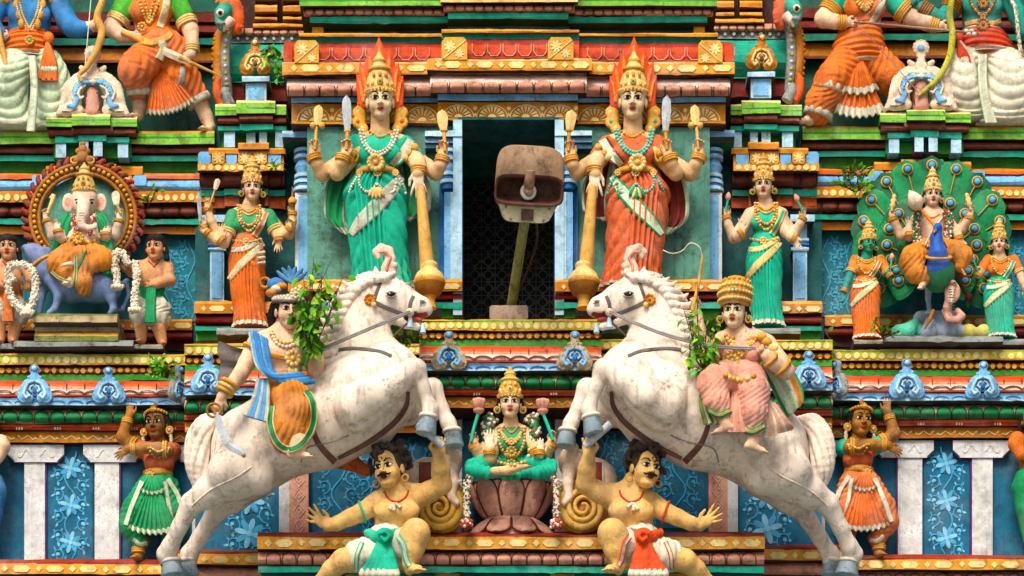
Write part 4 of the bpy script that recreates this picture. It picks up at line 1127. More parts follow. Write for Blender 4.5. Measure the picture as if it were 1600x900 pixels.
class Statue(Thing):
    def __init__(s, name, label, cat, base, q, skin='skin_cream', face=None, group=None, vox=1.6, k=3.0):
        super().__init__(name, label, cat, base, group)
        s.q = q; s.skin = skin; s.face = face or skin; s.body = Sdf(vox, k); s.extra = MB(); s.H = 60; s.vox = vox
        s._bvh = None
    # head ------------------------------------------------------------
    def head(s, x, y, d, H, yaw=0, pitch=10, roll_=0, male=False, cols=None):
        s.H = H; s.hc = s.q(x, y, d); s.hr = rotm(yaw * s.q.sg(), pitch, roll_ * s.q.sg())
        mp = dict(skin=s.face, eye_white='eye_white', eye_dark='eye_dark', lip='lip'); mp.update(cols or {})
        for V, F, m, sm in HEAD[male].ch:
            s.extra.add((V * H) @ s.hr.T + s.hc, F, np.array([mp[q_] for q_ in m], dtype=object), sm)
    def hp(s, x, y, z):                       # head units: x to the statue's picture-right, y back, z up
        return s.hc + s.hr @ (np.array([x * s.q.sg(), y, z]) * s.H)
    def crown(s, mat='gold_pale', mat2='gold', tall=1.0, wide=1.0, gem='gem', parent=None, zb=.16):
        m = MB(); H = s.H; up = s.hr @ np.array([0, .06, 1]); fw = s.hr @ np.array([0, -1, 0]); c = s.hp(0, .04, zb)
        pr = [(.375, -.03), (.42, .0), (.425, .04), (.40, .06), (.40, .1), (.415, .13), (.385, .17), (.375, .28), (.34, .42), (.28, .55), (.255, .60), (.30, .62), (.315, .65), (.30, .69), (.24, .71), (.19, .78), (.18, .84), (.2, .86), (.19, .89), (.15, .92), (.13, .98), (.08, 1.02), (.055, 1.08), (.015, 1.14)]
        pr = [(r * H * wide, z * H * tall) for r, z in pr]
        band = {1, 2, 5, 10, 11, 12, 16, 17, 18}
        lathe(m, c, pr, mat, up, fw, 36, mod=lambda t, i: 1 + (.035 * np.cos(t * 9) if 6 < i < 10 else .02 * np.cos(t * 18) if i in band else 0), matf=lambda i, j: mat2 if i in band else mat)
        for t in np.linspace(-1.5, 1.5, 13):
            ball(m, s.hp(.42 * wide * math.sin(t), .04 - .42 * wide * math.cos(t), zb + .09 * tall), .03 * H, mat if abs(t) > .1 else gem, 5)
        for t, z, r in ((0, .27, .085), (-.55, .22, .05), (.55, .22, .05), (-1.0, .24, .06), (1.0, .24, .06)):
            p_ = s.hp(.385 * wide * math.sin(t), .04 - .385 * wide * math.cos(t), zb + z * tall)
            ball(m, p_, (r * H, r * H * .6, r * H * 1.3), mat2, 6); ball(m, p_ + s.hr @ np.array([math.sin(t) * s.q.sg(), -math.cos(t), 0]) * r * H * .5, r * H * .45, gem if t == 0 else mat, 5)
        for t in (-.5, 0, .5):
            p_ = s.hp(.36 * wide * math.sin(t), .04 - .36 * wide * math.cos(t), zb + .47 * tall); ball(m, p_, (.05 * H, .03 * H, .07 * H), mat2, 5)
        return s.part('crown', m)
    def hair_cap(s, mat='hair', locks=True, parent=None, long=.55, r=1.0, front=False):
        b = Sdf(max(1.3, s.H * .03), s.H * .06)
        H = s.H
        rot = s.hr
        b.ell(s.hp(0, .11, .16), np.array([.375, .385, .36]) * H * r, mat, rot=rot)
        if front: b.ell(s.hp(0, .03, .29), np.array([.365, .40, .25]) * H, mat, rot=rot)
        if locks:
            for g in (-1, 1):
                b.wchain([s.hp(g * .33, .0, .15), s.hp(g * .38, .08, -.1), s.hp(g * .40, .14, -.35), s.hp(g * .42, .2, -long)], [.09 * H, .1 * H, .1 * H, .06 * H], mat)
        return s.part('hair', b.mesh())
    def earrings(s, mat='gold', mat2='gem', r=.09, y=-.2):
        m = MB()
        for g in (-1, 1):
            c = s.hp(g * .42, -.02, y); torus(m, c, s.hr @ np.array([0, 1, 0]), r * s.H, r * .4 * s.H, mat, 14, 5); ball(m, c + np.array([0, -2, 0]), r * .55 * s.H, mat2, 5)
        return s.part('earring', m)
    # limbs -----------------------------------------------------------
    def limb(s, pts, m=None, k=None, sq=1.0): s.body.chain(s.q.c(pts), m or s.skin, k, sq); return s
    def blob(s, x, y, d, r, m=None, k=None): s.body.ell(s.q(x, y, d), r, m or s.skin, k); return s
    def hand(s, x, y, d, dr, L, thumb, curl=.15, n=(0, 0, 1), m=None, spread=.12, b=None):
        b = b or s.body; m = m or s.skin; q = s.q
        w = q(x, y, d); f = unit(q.v(*dr)); nn = q.v(*n); nn = unit(nn - f * (nn @ f)); sv = np.cross(f, nn); tv = q.v(*thumb)
        if sv @ tv < 0: sv = -sv
        Rm = np.column_stack([f, sv, nn])
        b.ell(w + f * .26 * L, (.31 * L, .21 * L, .105 * L), m, 1.5, rot=Rm); b.cone(w - f * .05 * L, w + f * .12 * L, .12 * L, .15 * L, m, 2.0)
        kf = min(.9, .03 * L)
        for i in range(4):
            o = (.165 - .11 * i) * L; ln = (.40, .46, .42, .33)[i] * L; p = w + f * .47 * L + sv * o + nn * .01 * L
            ang = 0; dirv = unit(f + sv * spread * (1.5 - i) * 1.3); rad = (.058, .06, .057, .05)[i] * L
            for j, (fr, ca) in enumerate(((.42, 62), (.32, 85), (.26, 45))):
                ang += R(ca) * min(1.15, max(0, curl * (1 + .07 * i)))
                e = p + (dirv * math.cos(ang) + nn * math.sin(ang)) * ln * fr
                b.cone(p, e, rad * (1 - .08 * j), rad * (.92 - .1 * j), m, kf); p = e
        p = w + f * .1 * L + sv * .16 * L; dv = unit(f * .75 + sv * .62 + nn * .25); e = p + dv * .22 * L
        b.cone(p, e, .085 * L, .068 * L, m, kf * 1.5); dv2 = unit(f * (1 - .5 * curl) + sv * (.25 - .5 * curl) + nn * (.15 + .7 * curl)); b.cone(e, e + dv2 * .2 * L, .066 * L, .05 * L, m, kf)
        return w
    def foot(s, x, y, d, dr, L, m=None):
        m = m or s.skin; w = s.q(x, y, d); f = unit(s.q.v(*dr)); sd_ = np.cross(f, np.array([0, 0, 1.]))
        s.body.cone(w, w + f * .6 * L - np.array([0, 0, .06 * L]), .17 * L, .15 * L, m, 3); s.body.ell(w - f * .12 * L - np.array([0, 0, .05 * L]), .17 * L, m, 3)
        for i in range(5):
            o = (i - 2) * .075 * L; p = w + f * .6 * L + sd_ * o - np.array([0, 0, .1 * L])
            s.body.cone(p, p + f * (.32 - .03 * abs(i - 1)) * L, .05 * L, .042 * L, m, .8)
        return s
    def bangle(s, x, y, d, dr, r, mat='gold', n=2, th=None, mb=None):
        m = mb or MB(); a = unit(s.q.v(*dr)); th = th or max(1.0, r * .17)
        for i in range(n): torus(m, s.q(x, y, d) + a * (i - (n - 1) / 2) * th * 1.9, a, r, th, mat, 18, 6)
        if mb is None: s.part('bangle', m)
        return s
    def finish(s, smooth=1, name='body'):
        m = s.body.mesh(None, smooth) if s.body.p else MB(); s.bm = MB(); s.bm.ch += m.ch
        m.ch += s.extra.ch; s.bm.ch += s.extra.ch
        s.bodyo = s.part(name, m); return s.bodyo
    def surf(s, *mbs):
        a = MB()
        for x in mbs: a.ch += x.ch
        return a.bvh()

def fold_cloth(q, rings, mat, folds=None, hem=None, hemt=.94, n=260, rows=90, sg=1, amp=1.7, pleat=(-.5, .3), pn=22):
    """wrapped skirt: loft with pleats in front and slung folds at the sides"""
    def fold(th, t):
        a = th * sg
        inn = np.clip((a - pleat[0]) / .12, 0, 1) * np.clip((pleat[1] - a) / .12, 0, 1); g = min(1, max(0, (t - .12) / .15))
        o = inn * g * 1.7 * amp * (2 * np.abs(np.sin(a * pn / 2)) ** .75 - 1.2)
        out = 1 - inn
        u = (np.abs(a) - .2)
        sl = t * 8.5 + 1.1 * np.cos(a * 1.4 + .6)
        o = o + out * 1.35 * amp * (2 * np.abs(np.sin(math.pi * sl)) ** .75 - 1.2) * min(1, t * 6) * np.clip(1.3 - t, .25, 1)
        o = o + (1.4 * amp * np.cos(th * 17) * max(0, (t - .75) / .25))
        return o
    m = MB()
    rr = [q.xy(x, y) + (d + q.d, rx, ry) for x, y, d, rx, ry in rings]
    loft(m, rr, mat, n, rows, folds or fold, (lambda th, t: hem if t > hemt else mat) if hem else None)
    return m

def fan_pleat(mb, q, cx, cy, d, r0, r1, a0, a1, mat, hem, n=11, amp=3.0, bulge=8, hw=.16):
    """fan of pleats opening downward, angles in degrees measured from straight down"""
    nc = n * 6 + 1; A = np.linspace(R(a0), R(a1), nc); T_ = np.linspace(0, 1, 12); V = []
    for t in T_:
        r = r0 + (r1 - r0) * t
        for k, a in enumerate(A):
            c = math.cos(2 * math.pi * k / 6)
            rr = r + (2.0 * c * t * t * amp / 3)
            V.append(q(cx + rr * math.sin(a), cy + rr * math.cos(a), d + bulge * math.sin(math.pi * (.15 + .6 * t)) + amp * c * (.25 + .75 * t)))
    V = np.array(V); nr = len(T_); m = np.array([hem if i / (nr - 1) >= 1 - hw else mat for i in range(nr - 1) for j in range(nc - 1)], dtype=object)
    mb.add(V, grid_faces(nr, nc), m)
    W = V.copy(); W[:, 1] += 5; mb.add(W, grid_faces(nr, nc), 'outline_brown')
    E = np.vstack([V[-nc:], W[-nc:]]); mb.add(E, grid_faces(2, nc), hem)
    return mb

def hem_ring(mb, c, ax, r, w, mat, sy=1.0):
    lathe(mb, c, [(r * .9, -w), (r + .6, -w), (r + 1.4, 0), (r + 1.8, w), (r * .9, w + .5)], mat, ax, (0, -1, 0), 40, mod=lambda t, i: 1 + .03 * np.cos(t * 11)); return mb

def flower_disc(mb, c, r, m1, m2, n=10, ax=(0, -1, 0)):
    ax = unit(ax); a = unit(np.cross(ax, (0, 0, 1))); b = np.cross(a, ax)
    for i in range(n):
        t = 2 * math.pi * i / n; ball(mb, c + (a * math.cos(t) + b * math.sin(t)) * r * .72, r * .3, m1, 5)
    torus(mb, c, ax, r * .42, r * .13, m2, 14, 5); ball(mb, c + ax * r * .1, r * .3, m1, 6); return mb

def garland(mb, pts, r, mats, dens=1.0, seed=1):
    """thick rope of small blossoms"""
    p = np.asarray(pts, float); g = np.random.default_rng(seed); L_ = np.linalg.norm(np.diff(p, axis=0), axis=1).sum()
    q = catmull(p, max(8, int(L_ / 2))); tube(mb, q, r * .8, mats[0], 8)
    t = np.gradient(q, axis=0); t /= np.linalg.norm(t, axis=1)[:, None] + 1e-9
    for i in range(int(L_ * dens * 1.5)):
        k = g.integers(len(q)); v = g.normal(size=3); v -= t[k] * (v @ t[k]); v = unit(v); v[1] = -abs(v[1]) if g.random() < .7 else v[1]
        ball(mb, q[k] + v * r * .85, r * g.uniform(.22, .34), mats[g.integers(len(mats))], 4)
    return mb

def blade(mb, a, b, w, mat, th=1.6, curve=0.0, n=12, tipw=.2):
    """flat pointed blade from a to b (world points), width w in the picture plane"""
    a = np.asarray(a); b = np.asarray(b); f = unit(b - a); sd_ = unit(np.cross(f, (0, 1, 0))); L_ = np.linalg.norm(b - a); V = []
    for t in np.linspace(0, 1, n):
        ww = w * (.75 + .5 * math.sin(math.pi * t * .8)) * (1 if t < .75 else math.sqrt(max(0.0, 1 - ((t - .75) / .25) ** 2)) + .02)
        c = a + f * L_ * t + sd_ * curve * math.sin(math.pi * t)
        V += [c - sd_ * ww / 2, c + np.array([0, -th, 0]), c + sd_ * ww / 2, c + np.array([0, th, 0])]
    mb.add(np.array(V), grid_faces(n, 4, True), mat, False); return mb
# ================================================================== the two door guardians
def guardian(mir, dx, label, sari, blouse, sash, cloak, lining, beadm, gemc):
    q = Q(mir, dx, 0, 108); g = q.sg()
    s = Statue('guardian_statue', label, 'statue', q(594, 450, -10), q, 'skin_cream', 'skin_pale', 'four-armed guardian statues beside the door', 1.5)
    s.head(594, 159, 14, 57, 3, 9, -1.5)
    s.limb([(594, 180, 4, 14), (594, 207, 0, 15)])
    s.limb([(556, 224, -4, 11), (594, 214, -2, 13), (634, 224, -4, 11)])
    # four arms
    s.limb([(556, 236, -10, 12.5), (522, 262, -4, 12), (504, 271, 6, 11.5), (495, 256, 16, 9.5), (490, 244, 20, 7.5)]); s.hand(490, 243, 20, (-.02, -1), 33, (1, 0), .55)
    s.limb([(560, 238, -2, 12.5), (534, 263, 10, 12), (527, 270, 16, 11.5), (534, 255, 26, 9.5), (539, 243, 30, 7.5)]); s.hand(540, 243, 30, (.03, -1), 33, (1, 0), .55)
    s.limb([(634, 236, -10, 12), (668, 261, -4, 11.5), (681, 270, 6, 11), (689, 257, 16, 9.5), (692, 246, 20, 7.5)]); s.hand(693, 245, 20, (.03, -1), 33, (-1, 0), .55)
    s.limb([(634, 232, -2, 13), (652, 254, 14, 13), (655, 262, 26, 11), (653, 272, 32, 9)]); s.hand(653, 268, 32, (.06, 1, .1), 42, (-1, 0), .16, (0, 0, -1), 'skin_hand', .2)
    s.finish()
    # blouse
    b = Sdf(1.6, 5)
    b.chain(q.c([(562, 226, -4, 13), (594, 222, -4, 16), (628, 226, -4, 13)]), blouse, sq=.9); b.ell(q(594, 238, 0), (33, 21, 26), blouse)
    for x in (577, 611): b.ell(q(x, 241, 16), (16, 14, 15), blouse)
    b.chain(q.c([(594, 240, 0, 28), (590, 270, 0, 27)]), blouse, sq=.78)
    b.chain(q.c([(556, 228, -6, 16), (546, 244, -4, 17)]), blouse); b.chain(q.c([(634, 228, -6, 15), (646, 246, 0, 16)]), blouse)
    bm = b.mesh(); s.part('blouse', bm)
    # wrapped sari
    sk = fold_cloth(q, [(590, 262, 0, 29, 21), (590, 276, 0, 35, 24), (586, 300, 2, 47, 29), (588, 325, 2, 46, 30), (591, 378, 2, 44, 28), (595, 420, 0, 43, 27), (598, 450, -4, 44, 28)], sari, None, 'cloth_silver', .97, sg=g, pleat=(-.75, .3), pn=34, amp=2.5)
    s.part('sari', sk)
    bv = s.surf(sk, bm, s.bm); bsk = sk.bvh()
    m = MB()
    band(m, bsk, q.l([(628, 276), (612, 296), (588, 322), (564, 346), (548, 366)]), [10, 22, 24, 20, 10], sash, 1.8, edge='cloth_green' if sash == 'cloth_mint' else None, nc=7)
    band(m, bv, q.l([(642, 218), (630, 238), (612, 258)]), [18, 20, 14], sash, 2, edge=cloak, nc=7, wob=.7)
    s.part('sash', m)
    # pendant leaf of folds below the belt
    m = MB()
    for i in range(5):
        a = (i - 2) * .3; ball(m, q(588 + 13 * math.sin(a), 286 + 16 * math.cos(a), 36), (3.2, 2.5, 9), 'gold_pale' if i % 2 else ('cloth_green' if sash == 'cloth_mint' else 'gold_pale'), 6, rotm(0, 0, -a * 57 * g))
    lathe(m, q(590, 274, 0), [(27, -4), (31, -3.5), (31.5, 0), (31, 3.5), (27, 4)], 'gold', seg=40, sx=1.12)
    for x in (562, 590, 618): flower_disc(m, q(x, 270, 30 - abs(x - 590) * .28), 7 if x == 590 else 5.5, 'gold_pale', 'gold', 8)
    s.part('waist_belt', m)
    m = MB()
    for l in ([(562, 272), (562, 290), (575, 300), (588, 288)], [(590, 288), (602, 300), (616, 298), (620, 274)], [(560, 274), (552, 286), (546, 300)], [(622, 276), (630, 290), (634, 302)]):
        beads(m, bv, q.l(l), 2.3, beadm, 1.2)
    s.part('bead_string', m)
    m = MB()
    for o, r in ((0, 2.6), (5, 2.4)): beads(m, bv, q.l([(562 + o, 204), (566 + o, 222), (578, 238 - o), (590, 243 - o), (604, 237 - o), (616 - o, 222), (622 - o, 204)]), r, beadm, 1.4)
    beads(m, bv, q.l([(578, 206), (588, 212), (594, 214), (602, 212), (612, 206)]), 2.4, 'gold', 1.2)
    flower_disc(m, q(587, 254, 34), 14, 'gold_pale', 'gold', 12)
    s.part('necklace', m)
    # side curls, earrings, crown
    c = Sdf(1.4, 1.5)
    for e in (-1, 1):
        for t, r in (((594 + e * 27, 162), 9), ((594 + e * 34, 176), 10), ((594 + e * 34, 191), 10), ((594 + e * 27, 201), 8)):
            w = q(t[0], t[1], 0); th = np.linspace(0, 2 * math.pi, 13)
            for i in range(12): c.cone(w + np.array([r * math.cos(th[i]), 0, r * math.sin(th[i])]) * .62, w + np.array([r * math.cos(th[i + 1]), 0, r * math.sin(th[i + 1])]) * .62, 3.1, 3.1, 'gold')
            c.ell(w + np.array([0, -2, 0]), 3.4, 'gold_pale' if t[1] != 191 else gemc)
        c.chain(q.c([(594 + e * 24, 152, 4, 6), (594 + e * 30, 172, -2, 8), (594 + e * 30, 196, -4, 8)]), 'gold')
    s.part('side_curls', c.mesh())
    s.hair_cap(locks=False, r=.98)
    s.crown('gold_pale', 'gold', 1.0, .95, zb=.17)
    # flame halo behind the crown
    f = Sdf(1.6, 1.2)
    for i, (x, y, tx, ty, r) in enumerate([(594, 120, 592, 58, 16), (582, 128, 576, 76, 13), (606, 128, 609, 78, 13), (574, 138, 562, 96, 11), (615, 138, 623, 98, 11), (568, 148, 557, 116, 9), (621, 148, 630, 118, 9)]):
        f.chain(q.c([(x, y + 14, 4, r), ((x * .6 + tx * .4), (y * .5 + ty * .5), 4, r * .8), (tx, ty, 6, 1.0)]), 'flame', sq=.5)
        f.chain(q.c([(x, y + 10, 10, r * .3), (x * .5 + tx * .5, y * .45 + ty * .55, 10, r * .25), (tx * .8 + x * .2, ty * .8 + y * .2, 9, .6)]), 'flame_light', .5, sq=.6)
    s.part('flame_halo', f.mesh())
    # bangles and armlets
    for x, y, d, dr, r in ((491, 247, 19, (-.3, -1), 10.5), (536, 248, 28, (.3, -1), 10.5), (691, 249, 18, (.2, -1), 10), (654, 266, 28, (0, 1), 11)): s.bangle(x, y, d, dr, r, 'gold', 3)
    m = MB()
    for x, y in ((640, 240), (648, 230), (644, 252), (633, 246), (552, 240), (545, 232), (548, 250)): ball(m, q(x, y, 18), (6, 5, 6), 'gold_pale' if x % 2 else 'gold', 6)
    for x, y in ((642, 246), (550, 244)): torus(m, q(x, y, 14), (0, -1, 0), 9, 2.6, 'gold', 16, 6)
    s.part('armlet', m)
    # attributes
    m = MB(); tube(m, [q(492, 234, 30), q(494, 205, 26), q(497, 178, 26)], [2.2, 2.6, 2], 'wood_pale', 8); ball(m, q(489, 196, 28), 5, 'wood_pale', 6); ball(m, q(503, 196, 28), 5, 'wood_pale', 6); blade(m, q(496, 196, 28), q(498, 164, 27), 11, 'gold_pale', 3)
    s.part('trident', m)
    m = MB(); tube(m, [q(541, 234, 36), q(543, 206, 38)], [2.6, 3.2], 'gold', 8); ball(m, q(543, 205, 38), (6, 4, 2.5), 'gold', 6); blade(m, q(543, 204, 38), q(541, 149, 38), 11, 'steel', 1.8); s.part('knife', m)
    m = MB(); tube(m, [q(695, 236, 28), q(694, 205, 26), q(692, 196, 26)], [2.4, 3, 3], 'gold', 8); ball(m, q(694, 204, 27), (6, 4, 3), 'gold', 6); blade(m, q(693, 204, 27), q(690, 172, 26), 13, 'gold_pale', 3.2); s.part('thunderbolt', m)
    m = MB(); tube(m, [q(657, 292, 40), q(661, 340, 42), q(668, 424, 44)], [6.5, 8.5, 11.5], 'wood_pale', 14, 20)
    e = q(671, 482, 44)
    lathe(m, e, [(11, 0), (9, 6), (8.5, 12), (10, 18), (17, 22), (22, 30), (23.5, 36), (24.5, 38), (24.5, 41), (23.5, 43), (20, 52), (13, 58), (12, 62), (13.5, 64), (12.5, 67), (11, 69)], 'gold', seg=32, matf=lambda i, j: 'gold_dark' if i in (3, 4, 5) else 'gold_pale' if i > 8 else 'gold'); s.part('mace', m)
    # cloak hanging behind
    m = MB()
    for pts, w in (([(556, 226), (530, 290), (524, 340), (540, 366)], [26, 40, 34, 14]), ([(632, 230), (650, 290), (652, 330), (640, 345)], [20, 44, 40, 14])):
        p = catmull(np.array([q.xy(*z) for z in pts]), 22); W = np.interp(np.linspace(0, 1, 22), np.linspace(0, 1, 4), w); V = []
        for i, (x, y) in enumerate(p):
            for j in range(13):
                t = j / 12 - .5; V.append(P(x + t * W[i], y - abs(t) * 6, q.d - 16 + 4 * math.cos(j * 1.6 + i * .2)))
        mm = np.array([lining if (j in (0, 11, 10) or i > 17) else cloak for i in range(21) for j in range(12)], dtype=object); V = np.array(V)
        m.add(V, grid_faces(22, 13), mm); V2 = V.copy(); V2[:, 1] += 4; m.add(V2, grid_faces(22, 13), lining)
    s.part('cloak', m)
    return s
guardian(False, 0, 'four-armed guardian in a turquoise sari with a flame crown, left of the dark doorway', 'sari_teal', 'sari_teal', 'cloth_silver', 'cloth_green', 'cloth_silver', 'pearl', 'gold_dark')
guardian(True, -6, 'four-armed guardian in an orange sari with a flame crown, right of the dark doorway', 'sari_rust', 'sari_rust', 'cloth_mint', 'cloth_maroon', 'cloth_mint', 'bead_aqua', 'gem')
# ================================================================== rearing horses
def horse(mir, dx, label):
    q = Q(mir, dx, 0, 0); g = q.sg()
    s = Statue('horse_statue', label, 'statue', q(270, 900, 110), q, 'horse_white', group='rearing white horse statues', vox=2.0, k=9)
    B = s.body; W = 'horse_white'
    # trunk from chest to rump, rump nearer the wall
    B.chain(q.c([(598, 596, 250, 57), (560, 630, 248, 66), (500, 660, 235, 64), (440, 678, 215, 60), (398, 700, 195, 62)]), W, 20)
    B.ell(q(394, 705, 190), (58, 55, 60), W, 18); B.ell(q(612, 592, 268), (44, 46, 46), W, 16)
    B.ell(q(374, 730, 192), (42, 42, 50), W, 14)
    # neck and head
    B.chain(q.c([(575, 585, 250, 60), (557, 530, 252, 50), (561, 490, 252, 41), (579, 462, 254, 34)]), W, 14, sq=.72)
    B.chain(q.c([(583, 462, 256, 33), (618, 470, 262, 27), (642, 480, 266, 18), (657, 484, 268, 14)]), W, 8, sq=.78)
    B.ell(q(590, 480, 258), (29, 25, 28), W, 6)
    B.chain(q.c([(600, 446, 258, 15), (632, 462, 264, 14), (660, 478, 268, 12), (668, 484, 268, 8)]), W, 5)
    B.chain(q.c([(612, 490, 262, 15), (634, 504, 266, 8), (652, 511, 268, 5.5)]), W, 5)        # lower jaw
    B.chain(q.c([(638, 496, 272, 6), (666, 497, 274, 7)]), 'tongue', 2, op='-')
    B.chain(q.c([(644, 497, 268, 4.5), (657, 500, 270, 3.5)]), 'tongue', 1)
    B.ell(q(661, 474, 280), (4, 4, 3.5), 'horse_grey', 2, '-')
    B.ell(q(612, 461, 281), (10, 7, 8), W, 3)
    B.chain(q.c([(592, 436, 262, 7), (586, 418, 264, 2.5)]), W, 3); B.chain(q.c([(602, 434, 250, 7), (603, 417, 248, 2.5)]), W, 3)
    # near foreleg
    def leg(pts, k=6): B.chain(q.c(pts), W, k)
    leg([(560, 634, 306, 37), (586, 618, 326, 28), (616, 596, 334, 20), (642, 578, 330, 15), (650, 576, 328, 14.5)], 5)
    leg([(651, 578, 328, 14), (662, 606, 322, 9.5), (671, 634, 316, 9.5), (673, 640, 315, 11.5)])
    leg([(673, 640, 315, 11.5), (670, 652, 316, 10.5)], 3)
    # far foreleg
    leg([(600, 640, 232, 32), (640, 634, 222, 26), (668, 612, 216, 16), (676, 606, 215, 14)], 8); leg([(677, 608, 215, 14), (690, 638, 214, 10), (701, 662, 214, 11), (706, 674, 214, 11)])
    # hind legs
    leg([(384, 715, 222, 50), (366, 742, 222, 37), (330, 768, 208, 24), (300, 786, 196, 16)], 8); leg([(299, 788, 195, 16), (280, 824, 178, 11.5), (266, 854, 160, 12.5), (260, 866, 150, 15.5)]); leg([(262, 866, 150, 14), (268, 880, 146, 13)], 3)
    leg([(392, 745, 165, 38), (366, 776, 150, 22), (338, 800, 138, 15)], 8); leg([(338, 800, 138, 15), (312, 840, 120, 11.5), (296, 866, 112, 13), (295, 880, 112, 12)])
    B.chain(q.c([(405, 745, 235, 26), (360, 735, 240, 30)]), W, 14)
    # muscle and vein modelling
    B.chain(q.c([(556, 620, 304, 7), (572, 650, 306, 5), (600, 640, 308, 4)]), W, 10); B.chain(q.c([(545, 600, 296, 9), (560, 640, 308, 8)]), W, 12)
    for y in (548, 556): B.chain(q.c([(600, y, 292, 3), (640, y + 30, 290, 3)]), W, 8)
    gr = lambda l, k=5: B.chain(q.c(l), '_', k, op='-')
    gr([(566, 660, 322, 5), (590, 652, 330, 4), (618, 622, 334, 3)], 7); gr([(548, 598, 318, 5), (538, 630, 314, 5), (552, 664, 314, 4)], 9)
    gr([(430, 640, 288, 5), (424, 690, 284, 5), (440, 735, 268, 5)], 12); gr([(470, 690, 308, 3), (520, 690, 318, 3), (580, 668, 318, 3)], 8)
    gr([(596, 508, 300, 4), (580, 535, 304, 4), (572, 565, 312, 4)], 9); gr([(606, 505, 292, 5), (616, 530, 296, 4), (628, 556, 306, 3)], 8)
    for x, y in ((604, 470), (624, 476)): gr([(x, y + 4, 294, 1.5), (x + 16, y + 10, 294, 1.5)], 3)
    gr([(571, 470, 286, 2), (572, 492, 286, 2.5), (592, 508, 290, 2.5)], 4)
    m = B.mesh(None, 2)
    # eye
    e = q(611, 461, 288)
    ball(m, e, (6.5, 4, 5), 'eye_dark', 8); ball(m, e + np.array([-g * 2, -3, 1.5]), 1.2, 'eye_white', 4)
    for dy in (-1, 1): tube(m, [e + np.array([x * g, -2.5, dy * (4.8 - abs(x) * .4)]) for x in (-8, -4, 0, 4, 8)], 1.2, 'horse_grey', 5)
    for x in (646, 652, 658): ball(m, q(x, 488, 270), (2.4, 2, 2), 'eye_white', 4)
    s.part('body', m); bv = m.bvh()
    # hooves
    hm = MB()
    for (x, y, d, dr, L, r0, r1) in ((670, 650, 316, (-.18, 1), 26, 12, 15.5), (706, 672, 214, (.12, 1), 24, 12, 15.5), (267, 876, 147, (.15, 1), 22, 14, 19), (292, 876, 112, (.1, 1), 22, 13, 17)):
        ax = unit(q.v(*dr)); lathe(hm, q(x, y, d), [(r0 * .95, 0), (r0 * 1.12, 2), (r0, 4), (r1, L), (r1 * .9, L + 1)], 'hoof', ax, (0, -1, 0), 20)
        torus(hm, q(x, y, d) + ax * 1, ax, r0, 3, W, 18, 6)
    s.part('hoof', hm)
    # mane: overlapping locks along the crest
    mn = Sdf(1.5, 1.2); crest = catmull(np.array([(590, 428), (566, 434), (545, 448), (530, 470), (519, 495), (512, 520), (508, 545), (505, 572)]), 15)
    for i, (x, y) in enumerate(crest):
        t = i / 14; dirx, diry = -1 + t * .25, .1 + .9 * t
        for k, dd in ((0, 262), (1, 278)):
            x0, y0 = x + 16 - 4 * k, y + 6
            mn.chain(q.c([(x0 + 14, y0 - 8, dd, 3.0), (x0, y0, dd + 6, 5.2), (x0 - 12, y0 + 4 * diry, dd + 3, 5.4), (x0 - 23, y0 + 2 + 7 * diry - k * 4, dd - 2, 4.4), (x0 - 31, y0 - 5 + 6 * diry - k * 3, dd - 6, 1.6)]), W)
    for i in range(7):
        x = 594 + i * 5
        mn.chain(q.c([(596 + i * 2, 428, 268, 4), (x, 436 + i * 1.2, 276, 3.6), (x + 3, 446 + i * 1.5, 279, 2)]), W)
    s.part('mane', mn.mesh())
    # tail
    tl = Sdf(1.8, 1.3); cl = catmull(np.array([(362, 662, 190, 8), (334, 652, 200, 14), (313, 676, 208, 19), (307, 722, 208, 20), (314, 762, 200, 13), (328, 790, 190, 3)]), 40)
    for j in range(8):
        pts = []
        for i, (x, y, d, r) in enumerate(cl[::2]):
            a = j * .785 + i * .17; pts.append((x + r * .72 * math.cos(a), y + r * .2 * math.cos(a), d + r * .72 * math.sin(a), max(1.2, r * .27)))
        tl.chain(q.c(pts), W)
    s.part('tail', tl.mesh())
    # plume
    pl = Sdf(1.3, 1.5)
    pl.chain(q.c([(604, 438, 262, 9), (604, 420, 264, 8), (610, 405, 264, 8), (607, 393, 264, 8), (596, 388, 264, 7), (588, 394, 264, 6), (591, 401, 264, 4)]), 'pink_pale', sq=.7)
    for x, y in ((613, 426), (616, 416), (610, 434)): pl.ell(q(x, y, 268), (6, 6, 6), 'pink_pale')
    pl.chain(q.c([(604, 432, 271, 2), (605, 415, 272, 2), (610, 402, 271, 2), (604, 394, 271, 2), (594, 394, 271, 2)]), 'pink', .5)
    s.part('plume', pl.mesh())
    # tack
    m = MB(); a = dict(lift=1.2, edge=None)
    band(m, bv, q.l([(572, 462), (588, 473), (612, 484), (636, 492), (648, 488)]), 6, 'strap', **a); band(m, bv, q.l([(646, 462), (641, 474), (640, 488)]), 5.5, 'strap', **a); band(m, bv, q.l([(598, 434), (590, 452), (584, 470)]), 5, 'strap', **a)
    flower_disc(m, q(578, 468, 284), 9, 'ochre', 'gold', 9); ball(m, q(584, 476, 286), 4, 'gold_pale', 6); ball(m, q(641, 488, 286), 6, 'cream', 6)
    lathe(m, q(641, 512, 284), [(5, 0), (3, 12), (1.5, 20)], 'blue_pale', seg=12); lathe(m, q(661, 520, 272), [(4.5, 0), (3, 9), (1.5, 14)], 'blue_pale', seg=12)
    s.part('bridle', m)
    m = MB(); band(m, bv, q.l([(520, 548), (550, 544), (590, 548), (612, 556)]), 5, 'strap', **a); s.part('neck_strap', m)
    m = MB(); band(m, bv, q.l([(486, 664), (496, 690), (510, 708), (524, 722)]), [7, 9, 10, 10], 'strap_brown', **a); s.part('girth', m)
